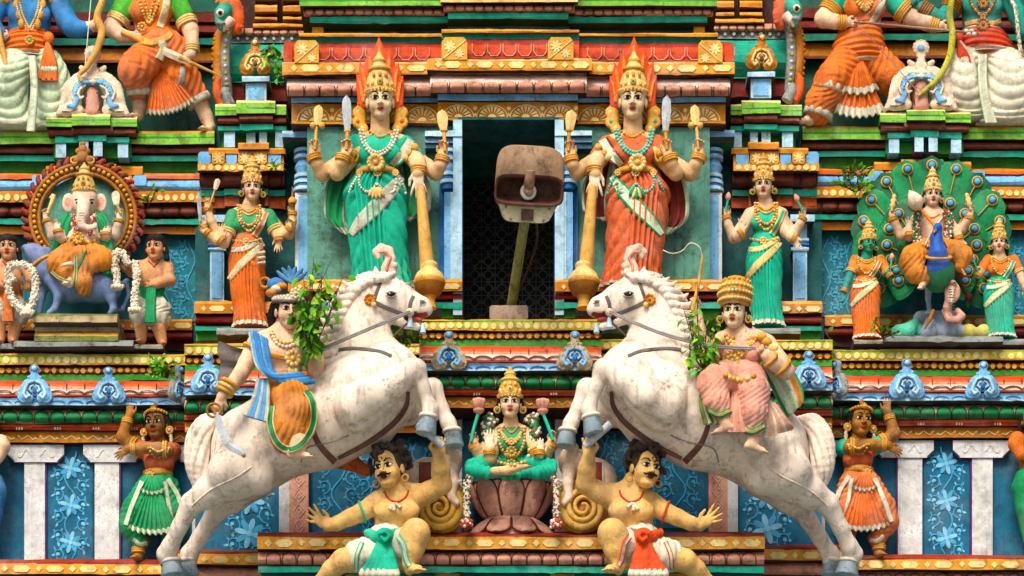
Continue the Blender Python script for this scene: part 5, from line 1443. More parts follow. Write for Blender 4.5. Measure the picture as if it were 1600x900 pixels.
    m = MB(); band(m, bv, q.l([(638, 612), (634, 636), (612, 664), (570, 694), (528, 716)]), [5, 7, 8, 7, 5], 'strap_brown', **a); s.part('breast_strap', m)
    m = MB(); cord(m, bv, q.l([(300, 790), (330, 765), (370, 745), (392, 730)]), 1.3, W); cord(m, bv, q.l([(470, 722), (480, 700), (520, 690), (545, 680)]), 1.1, 'rein'); s.part('vein', m)
    m = MB(); ex = (503, 545) if not mir else (394, 545)
    if not mir: W_ = [q(640, 489, 292), q(570, 518, 310), q(500, 548, 300)]
    else: W_ = [q(640, 489, 292), q(560, 522, 322), q(480, 542, 330), q(412, 546, 318)]
    for o in (0, 2.6): tube(m, [w_ + np.array([0, 0, o]) for w_ in W_], 1.6, 'rein', 6, 14)
    tube(m, [q(641, 500, 276), q(610, 530, 262), q(585, 545, 240)], 1.6, 'strap_brown', 6); s.part('rein', m)
    return s, bv
HL, bvHL = horse(False, 0, 'rearing white horse statue facing right under the bare-chested rider')
HR, bvHR = horse(True, 4, 'rearing white horse statue facing left under the rider with the round golden crown')
# ================================================================== riders
q = Q(False, 0, 0, 0)
s = Statue('rider_statue', 'bare-chested rider statue with a blue shawl and curved sword on the left horse', 'statue', q(440, 640, 270), q, 'skin_rose', group='riders on the rearing horses', vox=1.5)
s.head(451, 488, 300, 53, 14, 6)
s.limb([(449, 505, 288, 16), (446, 525, 284, 18)], k=5)
s.limb([(404, 536, 282, 15), (440, 528, 284, 19), (474, 534, 284, 15)], k=8); s.blob(440, 552, 284, (33, 24, 28), k=10)
for x in (425, 457): s.blob(x, 550, 304, (16, 9, 13), k=8)
s.limb([(442, 560, 282, 28), (446, 598, 280, 25)], k=8, sq=.8)
s.limb([(400, 538, 286, 14), (385, 568, 294, 12.5), (376, 584, 298, 11)]); s.limb([(376, 584, 298, 11.5), (357, 608, 302, 9.5), (346, 620, 304, 7.5)]); s.hand(346, 620, 304, (-.35, 1), 36, (1, .2), .7, (0, 0, -1))
s.limb([(476, 538, 282, 15), (490, 566, 280, 14), (494, 580, 284, 13)]); s.limb([(494, 580, 284, 13), (496, 562, 298, 10), (496, 556, 302, 9)]); s.hand(494, 560, 302, (0, -1), 30, (-1, 0), 1.0)
s.limb([(468, 690, 322, 13), (462, 706, 322, 12)]); s.foot(458, 709, 324, (1, .05), 34)
s.finish()
c = Sdf(1.7, 4)
c.chain(q.c([(446, 600, 282, 28), (448, 614, 288, 30)]), 'cloth_gold', sq=.8)
c.chain(q.c([(438, 618, 298, 22), (456, 622, 316, 24), (466, 640, 320, 26)]), 'cloth_gold', 8, fold=(1.0, 8, 1.0, 0, .3))
c.chain(q.c([(462, 632, 318, 27), (456, 664, 312, 33), (450, 682, 306, 26)]), 'cloth_gold', 8, sq=.72, fold=(1.2, 9, 1.0, 0, .06))
dm = c.mesh(); s.part('dhoti', dm)
bv = s.surf(dm, s.bm)
m = MB(); band(m, bv, q.l([(424, 634), (422, 662), (432, 690), (450, 702), (470, 694), (486, 672), (491, 645), (486, 622), (478, 610)]), 11, 'cloth_green', 3, edge='gold_pale', nc=7, ew=.1); s.part('cloth_border', m)
m = MB()
p = catmull(np.array([q(404, 524, 306), q(408, 548, 320), q(414, 573, 326), q(428, 590, 330), (q(455, 592, 326)), q(480, 590, 312)]), 30)
for k in range(6): tube(m, p + np.array([(k - 2.5) * 4.0, -2 * math.sin(k * 1.1), -(k - 2.5) * 2.2 * 1]), 3.6, 'cloth_blue' if k % 3 else 'cloth_sky', 8)
tube(m, p + np.array([-13, 0, 4]), 2.2, 'cloth_silver', 6)
s.part('shawl', m)
m = MB()
for i in range(7):
    x = 404 + i * 2.4; tube(m, [q(x, 592, 318), q(x - 6 + i * 1.0, 620, 322), q(384 + i * 5.2, 650 + 1.5 * i, 320)], [3, 4, 5], 'cloth_silver' if i in (0, 3, 6) else 'cloth_sky', 7, 10)
s.part('sash_end', m)
m = MB()
for o in (0, 6): beads(m, bv, q.l([(424, 518 + o * .6), (432, 530 + o), (448, 536 + o), (464, 530 + o), (472, 522 + o * .6)]), 3.0, 'cream' if o else 'gold_pale', 2)
flower_disc(m, q(458, 560, 318), 13, 'gold_pale', 'gold', 9); band(m, bv, q.l([(422, 554), (440, 558), (458, 560), (474, 558)]), 8, 'gold', 1.5)
for a in (-.6, 0, .6): ball(m, q(458 + 9 * math.sin(a), 578, 314), (3.5, 3, 7), 'gold_pale', 6)
s.part('necklace', m)
m = MB()
for x, y, r in ((398, 548, 17), (354, 606, 12), (359, 600, 12.5), (350, 612, 11.5)): torus(m, q(x, y, 292 if r > 15 else 302), unit(q.v(-.6, 1)), r, 3.2, 'gold_pale' if r == 12 else 'gold', 18, 6)
s.part('bangle', m)
h = Sdf(1.5, 1.5)
h.ell(s.hp(0, .1, .14), np.array([.39, .40, .38]) * s.H, 'hair', rot=s.hr); h.chain(q.c([(428, 478, 290, 6), (424, 496, 284, 7), (424, 510, 280, 5)]), 'hair')
s.part('hair', h.mesh())
m = MB()
for z, r, mt in ((.27, .40, 'strap'), (.33, .41, 'cream'), (.39, .38, 'strap')): torus(m, s.hp(0, .05, z), s.hr @ np.array([0, -.15, 1]), r * s.H, 3.4, mt, 30, 7)
for a in np.linspace(-1.6, 1.6, 15): ball(m, s.hp(.43 * math.sin(a), .05 - .43 * math.cos(a), .33), 2.6, 'cream', 5)
flower_disc(m, s.hp(.12, -.40, .42), 9, 'cream', 'gold_pale', 8)
for i, (x, y) in enumerate(((432, 452), (424, 458), (440, 448))): ball(m, q(x, y, 300), (9, 8, 6), 'cloth_gold' if i else 'cream', 7)
ball(m, q(432, 446, 288), (15, 13, 11), 'cloth_blue', 8)
torus(m, q(414, 442, 290), (0, -1, 0), 7, 2.6, 'cloth_gold', 14, 6)
for a in (-60, -35, -10, 15, 40, 62):
    tube(m, [q(456, 442, 292), q(456 + 15 * math.sin(R(a)), 442 - 17 * math.cos(R(a)), 294), q(456 + 27 * math.sin(R(a)), 438 - 22 * math.cos(R(a * .8)), 300)], [2, 4, 1.5], 'cloth_sky', 7, 10)
s.part('turban', m)
m = MB(); tube(m, [q(331, 636, 316), q(338, 648, 318)], 3, 'gold_dark', 8); torus(m, q(334, 641, 318), (0, -1, 0), 10, 2, 'gold_dark', 16, 5)
p = catmull(np.array([q(338, 645, 318), q(346, 672, 320), q(358, 694, 322), (q(376, 706, 324)), q(381, 712, 324)]), 20); wd = np.interp(np.linspace(0, 1, 20), [0, .5, .85, 1], [5, 7, 5, 1.5]); V = []
for i in range(20):
    t = unit(p[min(i + 1, 19)] - p[max(i - 1, 0)]); n_ = unit(np.cross(t, (0, 1, 0))); V += [p[i] - n_ * wd[i], p[i] + np.array([0, -2.5, 0]), p[i] + n_ * wd[i], p[i] + np.array([0, 2.5, 0])]
m.add(np.array(V), grid_faces(20, 4, True), 'steel', False); ball(m, p[-1], 3, 'gold_dark', 5); s.part('curved_sword', m)
m = MB(); p = [q(396, 536, 240), q(368, 550, 220), q(338, 558, 205)]
V = [];
for i, t in enumerate(np.linspace(0, 1, 12)):
    for j in range(9): V.append(q(402 - 60 * t - 3 * math.sin(j), 548 + (j - 2) * 6 * (.5 + t * .8) + 4 * t + 5 * math.sin(t * 4), 262 - 20 * t + 5 * math.cos(j * 1.4 + t * 2)))
m.add(np.array(V), grid_faces(12, 9), 'strap'); m.add(np.array(V) + np.array([0, 4, 0]), grid_faces(12, 9), 'cloth_silver'); s.part('cape', m)
m = MB(); b2 = Sdf(2, 3); b2.chain(q.c([(520, 715, 170, 14), (548, 722, 170, 13), (572, 736, 176, 8)]), 'sari_rust'); s.part('far_foot', b2.mesh())

# female rider
q = Q(False, 0, 0, 0)
s = Statue('rider_statue', 'smiling rider statue in pale pink trousers with a round golden crown on the right horse', 'statue', q(1160, 620, 270), q, 'skin_rose', 'skin_pale', group='riders on the rearing horses', vox=1.5)
s.head(1148, 488, 306, 50, -14, 8, 4)
s.limb([(1151, 508, 292, 13), (1155, 528, 288, 15)], k=5)
s.limb([(1130, 532, 286, 14), (1160, 526, 288, 18), (1196, 538, 286, 15)], k=7); s.limb([(1158, 545, 286, 26), (1158, 582, 282, 23)], k=8, sq=.8)
s.limb([(1198, 540, 288, 15), (1218, 566, 296, 14), (1228, 580, 300, 12.5)]); s.limb([(1228, 580, 300, 12.5), (1210, 568, 312, 10.5), (1198, 556, 318, 9)]); s.hand(1199, 558, 318, (-.7, -.7), 30, (.5, -.8), .85)
s.limb([(1128, 536, 284, 14), (1112, 555, 276, 13), (1098, 545, 270, 12), (1088, 500, 268, 10), (1086, 482, 270, 8)]); s.hand(1086, 484, 272, (-.1, -1), 30, (1, 0), 1.0)
s.limb([(1130, 648, 326, 10), (1134, 664, 326, 9.5)]); s.foot(1140, 667, 328, (-1, .28), 32)
s.limb([(1178, 678, 318, 10), (1176, 692, 318, 9.5)]); s.foot(1172, 696, 320, (1, .3), 32)
s.finish()
c = Sdf(1.6, 5)
c.chain(q.c([(1132, 536, 288, 15), (1160, 532, 288, 18), (1190, 540, 288, 15)]), 'cloth_pink', sq=.9); c.ell(q(1160, 552, 290), (30, 22, 26), 'cloth_pink')
for x in (1146, 1174): c.ell(q(x, 553, 308), (14, 12, 13), 'cloth_pink')
c.chain(q.c([(1158, 560, 286, 26), (1158, 592, 284, 28)]), 'cloth_pink', sq=.8)
tm = c.mesh(); s.part('tunic', tm)
c = Sdf(1.7, 5)
c.chain(q.c([(1150, 588, 290, 30), (1122, 593, 326, 21), (1113, 600, 328, 21)]), 'cloth_pink', 8, fold=(.9, 8, .4)); c.chain(q.c([(1113, 600, 328, 21.5), (1120, 626, 330, 18.5), (1128, 642, 328, 15)]), 'cloth_pink', 6, fold=(.9, 8, .7))
c.chain(q.c([(1168, 592, 292, 28), (1178, 614, 322, 23)]), 'cloth_pink', 8, fold=(.9, 8, .4)); c.chain(q.c([(1178, 612, 324, 23), (1178, 645, 326, 20), (1178, 668, 322, 16)]), 'cloth_pink', 6, fold=(.9, 8, .7))
pm = c.mesh(); s.part('trousers', pm); bv = s.surf(tm, pm, s.bm)
m = MB()
for l, w in (([(1108, 640), (1124, 648), (1142, 640)], 9), ([(1160, 668), (1176, 674), (1194, 664)], 10)): band(m, bv, q.l(l), w, 'gold_pale', 2.0, edge='cloth_green')
s.part('trouser_cuff', m)
m = MB()
for i in range(7):
    x = 1146 + i * 3.2; tube(m, [q(x, 604, 318), q(x - 2 + i * .6, 640, 330), q(1140 + i * 7, 676, 326)], [3, 4, 6], 'cloth_pink' if i % 2 else 'pink', 7, 12)
for i in range(9): tube(m, [q(1196 + i * 1.5, 630, 316), q(1198 + i * 4, 660, 316 - i), q(1196 + i * 5, 684 - i * 2, 312 - i * 2)], [3, 4, 5], 'cloth_mint' if i % 3 == 0 else 'cloth_pink', 7, 10)
for i in range(6): tube(m, [q(1098 + i, 602, 318), q(1096 + i * 3, 630, 322), q(1104 + i * 5, 662, 318)], [3, 4, 5], 'cloth_mint' if i % 2 else 'moss', 7, 10)
s.part('drapery', m)
m = MB()
p = [(1200, 560, 276), (1222, 590, 266), (1236, 618, 262), (1244, 640, 262)]; V = []
pc = catmull(np.array([q(*z) for z in p]), 16)
for i in range(16):
    for j in range(11): V.append(pc[i] + np.array([(j - 5) * (2.2 + 1.3 * math.sin(i * .2)), 4 * math.cos(j * 1.7), (j - 5) * 2.2]))
mm = np.array(['cloth_green' if j in (0, 9) else 'cloth_mint' if j < 7 else 'cloth_gold' for i in range(15) for j in range(10)], dtype=object); m.add(np.array(V), grid_faces(16, 11), mm); m.add(np.array(V) + np.array([0, 4, 0]), grid_faces(16, 11), 'cloth_mint'); s.part('cape', m)
m = MB()
for o in (0, 6, 11): beads(m, bv, q.l([(1134 + o, 524 + o * .4), (1142 + o * .6, 538 + o * .5), (1158, 544 + o), (1174 - o * .6, 538 + o * .5), (1182 - o, 526 + o * .4)]), 3.2, 'gold', 1.5, 'gold_pale')
flower_disc(m, q(1144, 564, 320), 11, 'gold', 'gem', 9); flower_disc(m, q(1144, 552, 318), 8, 'gold_pale', 'gold', 8)
for l in ([(1178, 530), (1166, 548), (1152, 560)],): band(m, bv, q.l(l), 5, 'cloth_mint', 1.5)
s.part('necklace', m)
m = MB(); beads(m, bv, q.l([(1134, 586), (1146, 592), (1160, 594), (1178, 588)]), 4.2, 'gold', 2, 'gold_pale'); flower_disc(m, q(1144, 586, 326), 11, 'gold', 'gem', 10)
for i in range(4): ball(m, q(1144 + i * 4, 602, 322), (3, 2.5, 6), 'gold_pale', 5)
s.part('waist_belt', m)
m = MB()
for x, y in ((1198, 534), (1208, 544), (1204, 556), (1216, 556), (1190, 526), (1124, 532)): ball(m, q(x, y, 304), (8, 6, 7), 'gold' if x % 4 else 'gold_pale', 6)
for x, y, r in ((1222, 574, 14), (1204, 562, 11)): torus(m, q(x, y, 304 + (14 - r) * 4), unit(q.v(-.7, -.6, .4)), r, 3.2, 'gold', 18, 6)
s.part('armlet', m)
s.hair_cap(locks=True, long=.5); s.earrings()
m = MB(); c0 = s.hp(0, .02, .30); up = s.hr @ np.array([0, .1, 1]); fw = s.hr @ np.array([0, -1, .1])
rt = unit(np.cross(fw, up)) * 1
lathe(m, c0 - up * 8, [(.42 * s.H, 0), (.47 * s.H, 7), (.49 * s.H, 17), (.46 * s.H, 27), (.40 * s.H, 36), (.22 * s.H, 43), (1, 45)], 'gold', up, fw, 36, mod=lambda t, i: 1 + .03 * np.cos(t * 16))
for z, r, n_ in ((7, .48, 17), (17, .505, 15), (27, .47, 13), (36, .40, 9)):
    for a in np.linspace(-1.5, 1.5, n_): ball(m, c0 - up * 8 + up * z + (-rt * math.sin(a) + fw * math.cos(a)) * r * s.H, 2.8, 'gold_pale' if int(z) % 4 else 'gold', 5)
ball(m, c0 + up * 10 + fw * .49 * s.H, (4, 3, 4), 'gem', 6); s.part('crown', m)
m = MB(); tube(m, [q(1082, 486, 290), q(1092, 440, 290), q(1098, 400, 290)], [3, 2.4, 1.6], 'wood_pale', 8)
tube(m, [q(1098, 402, 290), q(1092, 385, 290), q(1078, 380, 288), (q(1066, 392, 286)), q(1050, 396, 284), q(1036, 391, 282)], .8, 'cream', 5, 30); s.part('whip', m)
# ================================================================== strongmen lifting the hooves
def strongman(mir, dx, label, clothm, hx=0):
    q = Q(mir, dx, 0, 0); g = q.sg()
    s = Statue('strongman_statue', label, 'statue', q(600, 897, 190), q, 'skin_tan', group='strongman statues under the horses', vox=1.5)
    s.head(608 + hx * g, 733, 262, 60, -24, 4, -4, True, dict(lip='lip_dark'))
    s.limb([(614, 752, 248, 17), (622, 776, 240, 20)], k=5)
    s.limb([(596, 784, 236, 18), (622, 778, 238, 23), (650, 774, 236, 18)], k=8); s.blob(620, 796, 236, (34, 25, 27), k=10)
    for x in (604, 636): s.blob(x, 797, 257, (19, 10, 14), k=6)
    s.limb([(618, 806, 232, 28), (606, 842, 228, 25)], k=8, sq=.85); s.blob(606, 838, 252, (22, 12, 13), k=8)
    # low arm
    s.limb([(590, 785, 236, 16), (566, 800, 244, 13.5), (548, 808, 248, 12)]); s.limb([(548, 808, 248, 12.5), (526, 818, 252, 10.5), (512, 822, 254, 8)]); s.hand(513, 822, 254, (-.8, -.55), 42, (.5, -1), .12, spread=.22)
    # raised arm
    s.limb([(652, 777, 236, 17.5), (672, 768, 246, 15.5), (691, 757, 256, 13.5)]); s.limb([(691, 757, 256, 15), (689, 732, 272, 13), (686, 712, 284, 9.5)]); s.hand(686, 712, 286, (.05, -1), 45, (-1, 0), 1.05)
    # legs
    s.limb([(634, 866, 238, 24), (648, 838, 284, 22), (650, 832, 288, 19.5)], k=5); s.limb([(650, 832, 288, 20), (645, 858, 284, 16.5), (639, 882, 280, 10.5)], k=4); s.foot(642, 889, 282, (.5, .15, .9), 42)
    s.limb([(596, 860, 244, 25), (560, 870, 252, 20), (536, 876, 252, 17)], k=5); s.limb([(536, 876, 252, 17), (518, 890, 240, 14), (504, 905, 230, 11)], k=4); s.foot(498, 906, 230, (-1, .1), 34)
    s.finish()
    c = Sdf(1.6, 4)
    c.chain(q.c([(604, 848, 236, 30), (598, 862, 242, 29), (562, 868, 252, 24)]), 'cloth_white', 6, fold=(.9, 9, .6, 0, .9)); c.chain(q.c([(618, 858, 240, 27), (636, 852, 262, 27)]), 'cloth_white', 6)
    cm = c.mesh(); s.part('loincloth', cm); bv = s.surf(cm, s.bm)
    m = MB(); band(m, bv, q.l([(566, 846), (558, 866), (556, 890)]), 7, 'cloth_mint', 2, edge=clothm); band(m, bv, q.l([(622, 838), (630, 850), (634, 872), (640, 884)]), 9, 'cloth_silver', 2, edge=clothm); s.part('cloth_border', m)
    k = Sdf(1.5, 1.2)
    k.chain(q.c([(576, 833, 262, 7), (588, 840, 268, 9), (602, 842, 272, 10), (622, 832, 262, 7)]), clothm, fold=(.8, 6, .5)); k.ell(q(601, 838, 276), (14, 10, 13), clothm)
    k.chain(q.c([(594, 834, 286, 3), (603, 830, 288, 3), (609, 838, 288, 3), (602, 845, 288, 3), (596, 840, 287, 2.5)]), clothm, .6)
    for i in range(7):
        x = 600 + (i - 3) * 2.6; k.chain(q.c([(x, 850, 274, 4.5), (x + (i - 3) * 2.8 - 2, 872, 280, 4.8), (x + (i - 3.5) * 6.2 - 4, 895, 282, 5)]), clothm, .8)
        k.chain(q.c([(x + (i - 3.5) * 6.0 - 4, 893, 282, 5.2), (x + (i - 3.5) * 6.4 - 4, 897, 282, 5.2)]), 'cloth_white', .8)
    s.part('waist_knot', k.mesh())
    h = Sdf(1.3, 1.4); rg = random.Random(3)
    h.ell(s.hp(0, .12, .16), np.array([.41, .42, .40]) * s.H, 'hair_brown', rot=s.hr)
    for i in range(46):
        a = rg.uniform(-2.7, 2.7); z = rg.uniform(-.2, .62)
        if abs(a) < 1.2 and z < .36: continue
        rr = .46 * math.sqrt(max(.05, 1 - ((z - .12) / .62) ** 2)); p0 = s.hp(rr * math.sin(a), .1 - rr * math.cos(a) * .95, z)
        t = rg.uniform(0, 6.28); pts = [p0 + np.array([math.cos(t + u) * 5.5 * (1 - u * .1), -1.5, math.sin(t + u) * 5.0 - u * 1.5]) for u in (0, 1.1, 2.2, 3.3)]
        h.wchain(pts, [3.4, 3.6, 3.0, 1.8], 'hair_brown', .6)
    s.part('hair', h.mesh())
    bb = s.bm.bvh()
    m = MB(); cord(m, bb, q.l([(600, 768), (608, 780), (622, 784), (634, 776), (638, 766)]), 1.5, 'cloth_red', .5); 
    for a, bq in (((616, 786), (609, 796)), ((616, 786), (616, 798)), ((618, 786), (626, 793))): tube(m, [q(*a, 266), q(*bq, 268)], [2, 3], 'cream', 7)
    s.part('necklace', m)
    m = MB(); torus(m, q(566, 800, 244), unit(q.v(-1, .35)), 16, 2, clothm, 20, 6); s.part('armlet', m)
    m = MB(); torus(m, s.hp(-.40, .02, -.28), s.hr @ np.array([0, 1, 0]), 5, 1.2, 'gold', 14, 5); torus(m, s.hp(.40, .02, -.28), s.hr @ np.array([0, 1, 0]), 5, 1.2, 'gold', 14, 5); s.part('earring', m)
    m = MB(); tube(m, [q(652, 662, 316), q(672, 680, 312), q(692, 697, 306)], [6, 5.5, 5.5], 'steel', 12); s.part('rod', m)
    return s
strongman(False, 0, 'curly-haired moustached strongman with a green waist knot holding up a hoof', 'sari_teal')
strongman(True, 17, 'curly-haired moustached strongman with an orange waist knot holding up a hoof', 'flame', 10)

# ================================================================== seated goddess on the lotus
q = Q(False, 0, 0, -8)
s = Statue('goddess_statue', 'four-armed goddess in green seated cross-legged on the pink lotus between two lotus buds', 'statue', q(798, 745, 190), q, 'skin_cream', 'skin_rose', vox=1.4)
s.head(797, 631, 206, 46, 0, 6)
s.limb([(798, 655, 196, 11), (799, 672, 192, 12)]); s.limb([(776, 676, 190, 10), (799, 670, 190, 12), (822, 676, 190, 10)])
s.limb([(774, 682, 186, 11), (758, 702, 196, 10), (750, 712, 204, 9.5)]); s.limb([(750, 712, 204, 9.5), (743, 700, 212, 8), (740, 692, 214, 6.5)]); s.hand(740, 694, 214, (-.1, -1), 25, (1, 0), .6)
s.limb([(774, 684, 192, 11), (768, 708, 208, 10), (766, 716, 214, 9), (764, 704, 222, 7)]); s.hand(764, 704, 222, (0, -1), 34, (1, -.2), .04, spread=.05, m='skin_hand')
s.limb([(824, 682, 186, 11), (842, 700, 196, 10), (852, 710, 204, 9.5)]); s.limb([(852, 710, 204, 9.5), (859, 698, 212, 8), (863, 690, 214, 6.5)]); s.hand(863, 691, 214, (.1, -1), 25, (-1, 0), .6)
s.limb([(824, 684, 192, 11), (838, 704, 204, 10), (842, 712, 212, 9), (843, 710, 220, 7)]); s.hand(846, 712, 222, (-.15, -1), 28, (1, -.2), .04, spread=.05, m='skin_hand')
s.limb([(772, 736, 240, 6), (792, 735, 246, 6.5), (806, 732, 248, 6)]); s.foot(806, 731, 250, (1, -.2, .1), 26)
s.finish()
c = Sdf(1.5, 4)
c.chain(q.c([(778, 678, 190, 11), (799, 676, 190, 14), (820, 678, 190, 11)]), 'cloth_green'); c.ell(q(799, 694, 192), (25, 18, 22), 'cloth_green')
for x in (788, 811): c.ell(q(x, 695, 206), (12, 10, 12), 'cloth_green')
c.chain(q.c([(799, 700, 190, 22), (799, 726, 190, 24)]), 'cloth_green', sq=.8)
bm = c.mesh(); s.part('blouse', bm)
c = Sdf(1.5, 4)
for e in (-1, 1):
    c.chain(q.c([(799 + e * 20, 724, 194, 12), (799 + e * 44, 726, 206, 13.5), (799 + e * 60, 730, 212, 12.5)]), 'sari_teal', 2, fold=(1.0, 9, .6)); c.chain(q.c([(799 + e * 61, 734, 216, 10.5), (799 + e * 38, 739, 228, 9.5), (799 + e * 20, 739, 232, 6.5)]), 'sari_teal', .5, fold=(1.0, 8, .5))
for i in range(5): c.chain(q.c([(790 + i * 4.5, 724, 220, 2.6), (789 + i * 5, 736, 230, 3), (786 + i * 6.2, 746, 234, 3.6)]), 'cloth_green' if i % 2 else 'sari_teal', .6)
lm = c.mesh(); s.part('trousers', lm); bv = s.surf(bm, lm, s.bm)
m = MB()
for l, r, a_, b_ in (([(779, 668), (780, 690), (788, 708), (799, 716), (811, 708), (819, 690), (820, 668)], 2.4, 'gold', 'gold_pale'), ([(784, 668), (786, 684), (799, 694), (812, 684), (815, 668)], 2.2, 'gold_pale', 'gold'), ([(788, 666), (799, 676), (810, 666)], 1.8, 'gold', 'gold')): beads(m, bv, q.l(l), r, a_, 1.2, b_)
flower_disc(m, q(799, 706, 218), 9, 'gold', 'gem', 9); flower_disc(m, q(799, 690, 216), 6, 'gold_pale', 'gold', 8); band(m, bv, q.l([(780, 670), (790, 684), (799, 690)]), 4, 'gold', 1.2); band(m, bv, q.l([(818, 670), (808, 684), (799, 690)]), 4, 'gold', 1.2)
s.part('necklace', m)
m = MB(); beads(m, bv, q.l([(778, 722), (799, 727), (820, 722)]), 3, 'gold', 1, 'gold_pale'); flower_disc(m, q(799, 725, 216), 8, 'gold', 'gem', 8); s.part('waist_belt', m)
for x, y, d, dr, r in ((741, 698, 212, (-.3, -1), 8), (765, 708, 219, (0, -1), 8.5), (862, 696, 212, (.3, -1), 8), (843, 708, 220, (0, -1), 8.5), (836, 706, 206, (.5, 1), 10)): s.bangle(x, y, d, dr, r, 'gold', 3)
s.hair_cap(long=.62); s.earrings(); s.crown('gold', 'gold_pale', .92, .98)
for e, nm in ((-1, 'garland'), (1, 'garland')):
    m = MB(); garland(m, [q(799 + e * 26, 664, 196), q(799 + e * 36, 656, 196), q(799 + e * 36, 690, 200), q(799 + e * 34, 720, 204)], 9.5, ['petal_green', 'petal_white', 'petal_red', 'petal_white', 'petal_green'], .9, 3 + e); s.part(nm, m)
    m = MB(); garland(m, [q(799 + e * 62, 740, 214), q(799 + e * 70, 760, 216), q(799 + e * 70, 808, 216)], 6, ['petal_white', 'petal_red', 'petal_white', 'petal_green'], 1.0, 7 + e); ball(m, q(799 + e * 70, 818, 216), 9, 'petal_red', 8); garland(m, [q(799 + e * 70, 814, 216), q(799 + e * 70, 824, 216)], 9, ['petal_red', 'petal_white', 'petal_red'], 3, 9 + e); s.part('garland', m)
for hx, hy, bx, by in ((736, 690, 748, 640), (864, 688, 848, 641)):
    m = MB(); tube(m, [q(hx, hy, 222), q((hx + bx) / 2 - (2 if hx < 800 else -2), (hy + by) / 2 + 6, 222), q(bx, by + 4, 222)], 2.6, 'sari_teal', 8, 12)
    c0 = q(bx, by + 4, 222); lathe(m, c0, [(3, -3), (8, 1), (8.5, 4), (6, 5)], 'pink', seg=20); lathe(m, c0, [(5, 4), (9, 9), (10.5, 16), (9.5, 19), (2, 18)], 'pink', seg=30, mod=lambda t, i: 1 + .08 * np.cos(t * 6), matf=lambda i, j: 'cloth_pink' if i > 1 else 'pink'); s.part('lotus_bud', m)

m = MB(); rows_ = []
def lotus_shell(m, y0, y1, r0, r1, n, ph, mat, lift, tipout=2, cd=150, cx=799):
    """ring of broad petals; each petal its own curved shell"""
    for i in range(n):
        a0 = 2 * math.pi * (i + ph) / n; V = []
        nu, nv = 11, 12
        for v in np.linspace(0, 1, nv):
            w = math.sqrt(max(0, 1 - .92 * max(0, (v - .55) / .45) ** 2.2)) * math.pi / n * .97
            for u in np.linspace(-1, 1, nu):
                a = a0 + u * w; r = r0 + (r1 - r0) * math.sin(v * math.pi / 2) ** .8 + lift * (1 - u * u) * (.3 + .7 * v) + tipout * v ** 4
                y = y0 + (y1 - y0) * v; V.append(np.array(q(cx, y, cd)) + np.array([r * math.sin(a), -r * .6 * math.cos(a), 0]))
        V = np.array(V); m.add(V, grid_faces(nv, nu), mat); G = V.reshape(nv, nu, 3)
        tube(m, np.vstack([G[:, 0], G[-1, 1:-1], G[::-1, -1]]) + np.array([0, -.6, 0]), 1.5, 'outline_brown', 5)
th_ = 0
lotus_shell(m, 812, 756, 40, 62, 9, 0, 'stone_pink', 8); lotus_shell(m, 812, 760, 38, 58, 9, .5, 'stone_pink', 6)
loft(m, [(799, 756, 142, 52, 30), (799, 775, 142, 52, 30), (799, 800, 142, 44, 26), (799, 816, 142, 38, 24)], 'stone_pink', 40, 12)
lotus_shell(m, 816, 842, 42, 62, 9, .5, 'stone_pink', 8); loft(m, [(799, 812, 142, 40, 24), (799, 826, 142, 54, 32), (799, 845, 142, 56, 34)], 'stone_pink', 40, 8)
single('lotus_pedestal', 'stained pink lotus-flower pedestal carrying the seated green goddess', 'pedestal', m, P(799, 845, 150))

# coiled golden scrolls beside her
for mir, lab in ((False, 'coiled golden snail-like scroll left of the lotus pedestal'), (True, 'coiled golden snail-like scroll right of the lotus pedestal')):
    q = Q(mir, 8 if mir else 0, 0, -28); m = MB(); b_ = Sdf(1.5, 1.0); cx, cy = 686, 792
    for t0, rr in ((0, 1),):
        sp = spiral(0, 0, 34, 4, -.6, 2.9, 70); pts = []
        for i, (x, y) in enumerate(sp):
            r = 2.2 + 3.6 * (1 - i / 70); b_.cone(q(cx + sp[max(0, i - 1)][0], cy + sp[max(0, i - 1)][1] * 1.04, 214 + i * .15), q(cx + x, cy + y * 1.04, 214 + i * .15), r, r, 'coil_light', .6)
    b_.ell(q(cx, cy, 204), (39, 12, 40), 'coil'); b_.ell(q(cx + 6, cy - 2, 190), (40, 22, 40), 'coil')
    for o in (0, 8, 16): 
        th = np.linspace(-1.4, 1.5, 14); pp = [q(cx + 2 + o * .35 + (38 - o * .1) * math.cos(a), cy - 1 + 40 * math.sin(a), 205 - o) for a in th]; b_.wchain(pp, [3.4] * 14, 'coil_light', .6)
    single('coiled_scroll', lab, 'ornament', b_.mesh(), q(cx, 833, 200), 'golden coils beside the lotus')

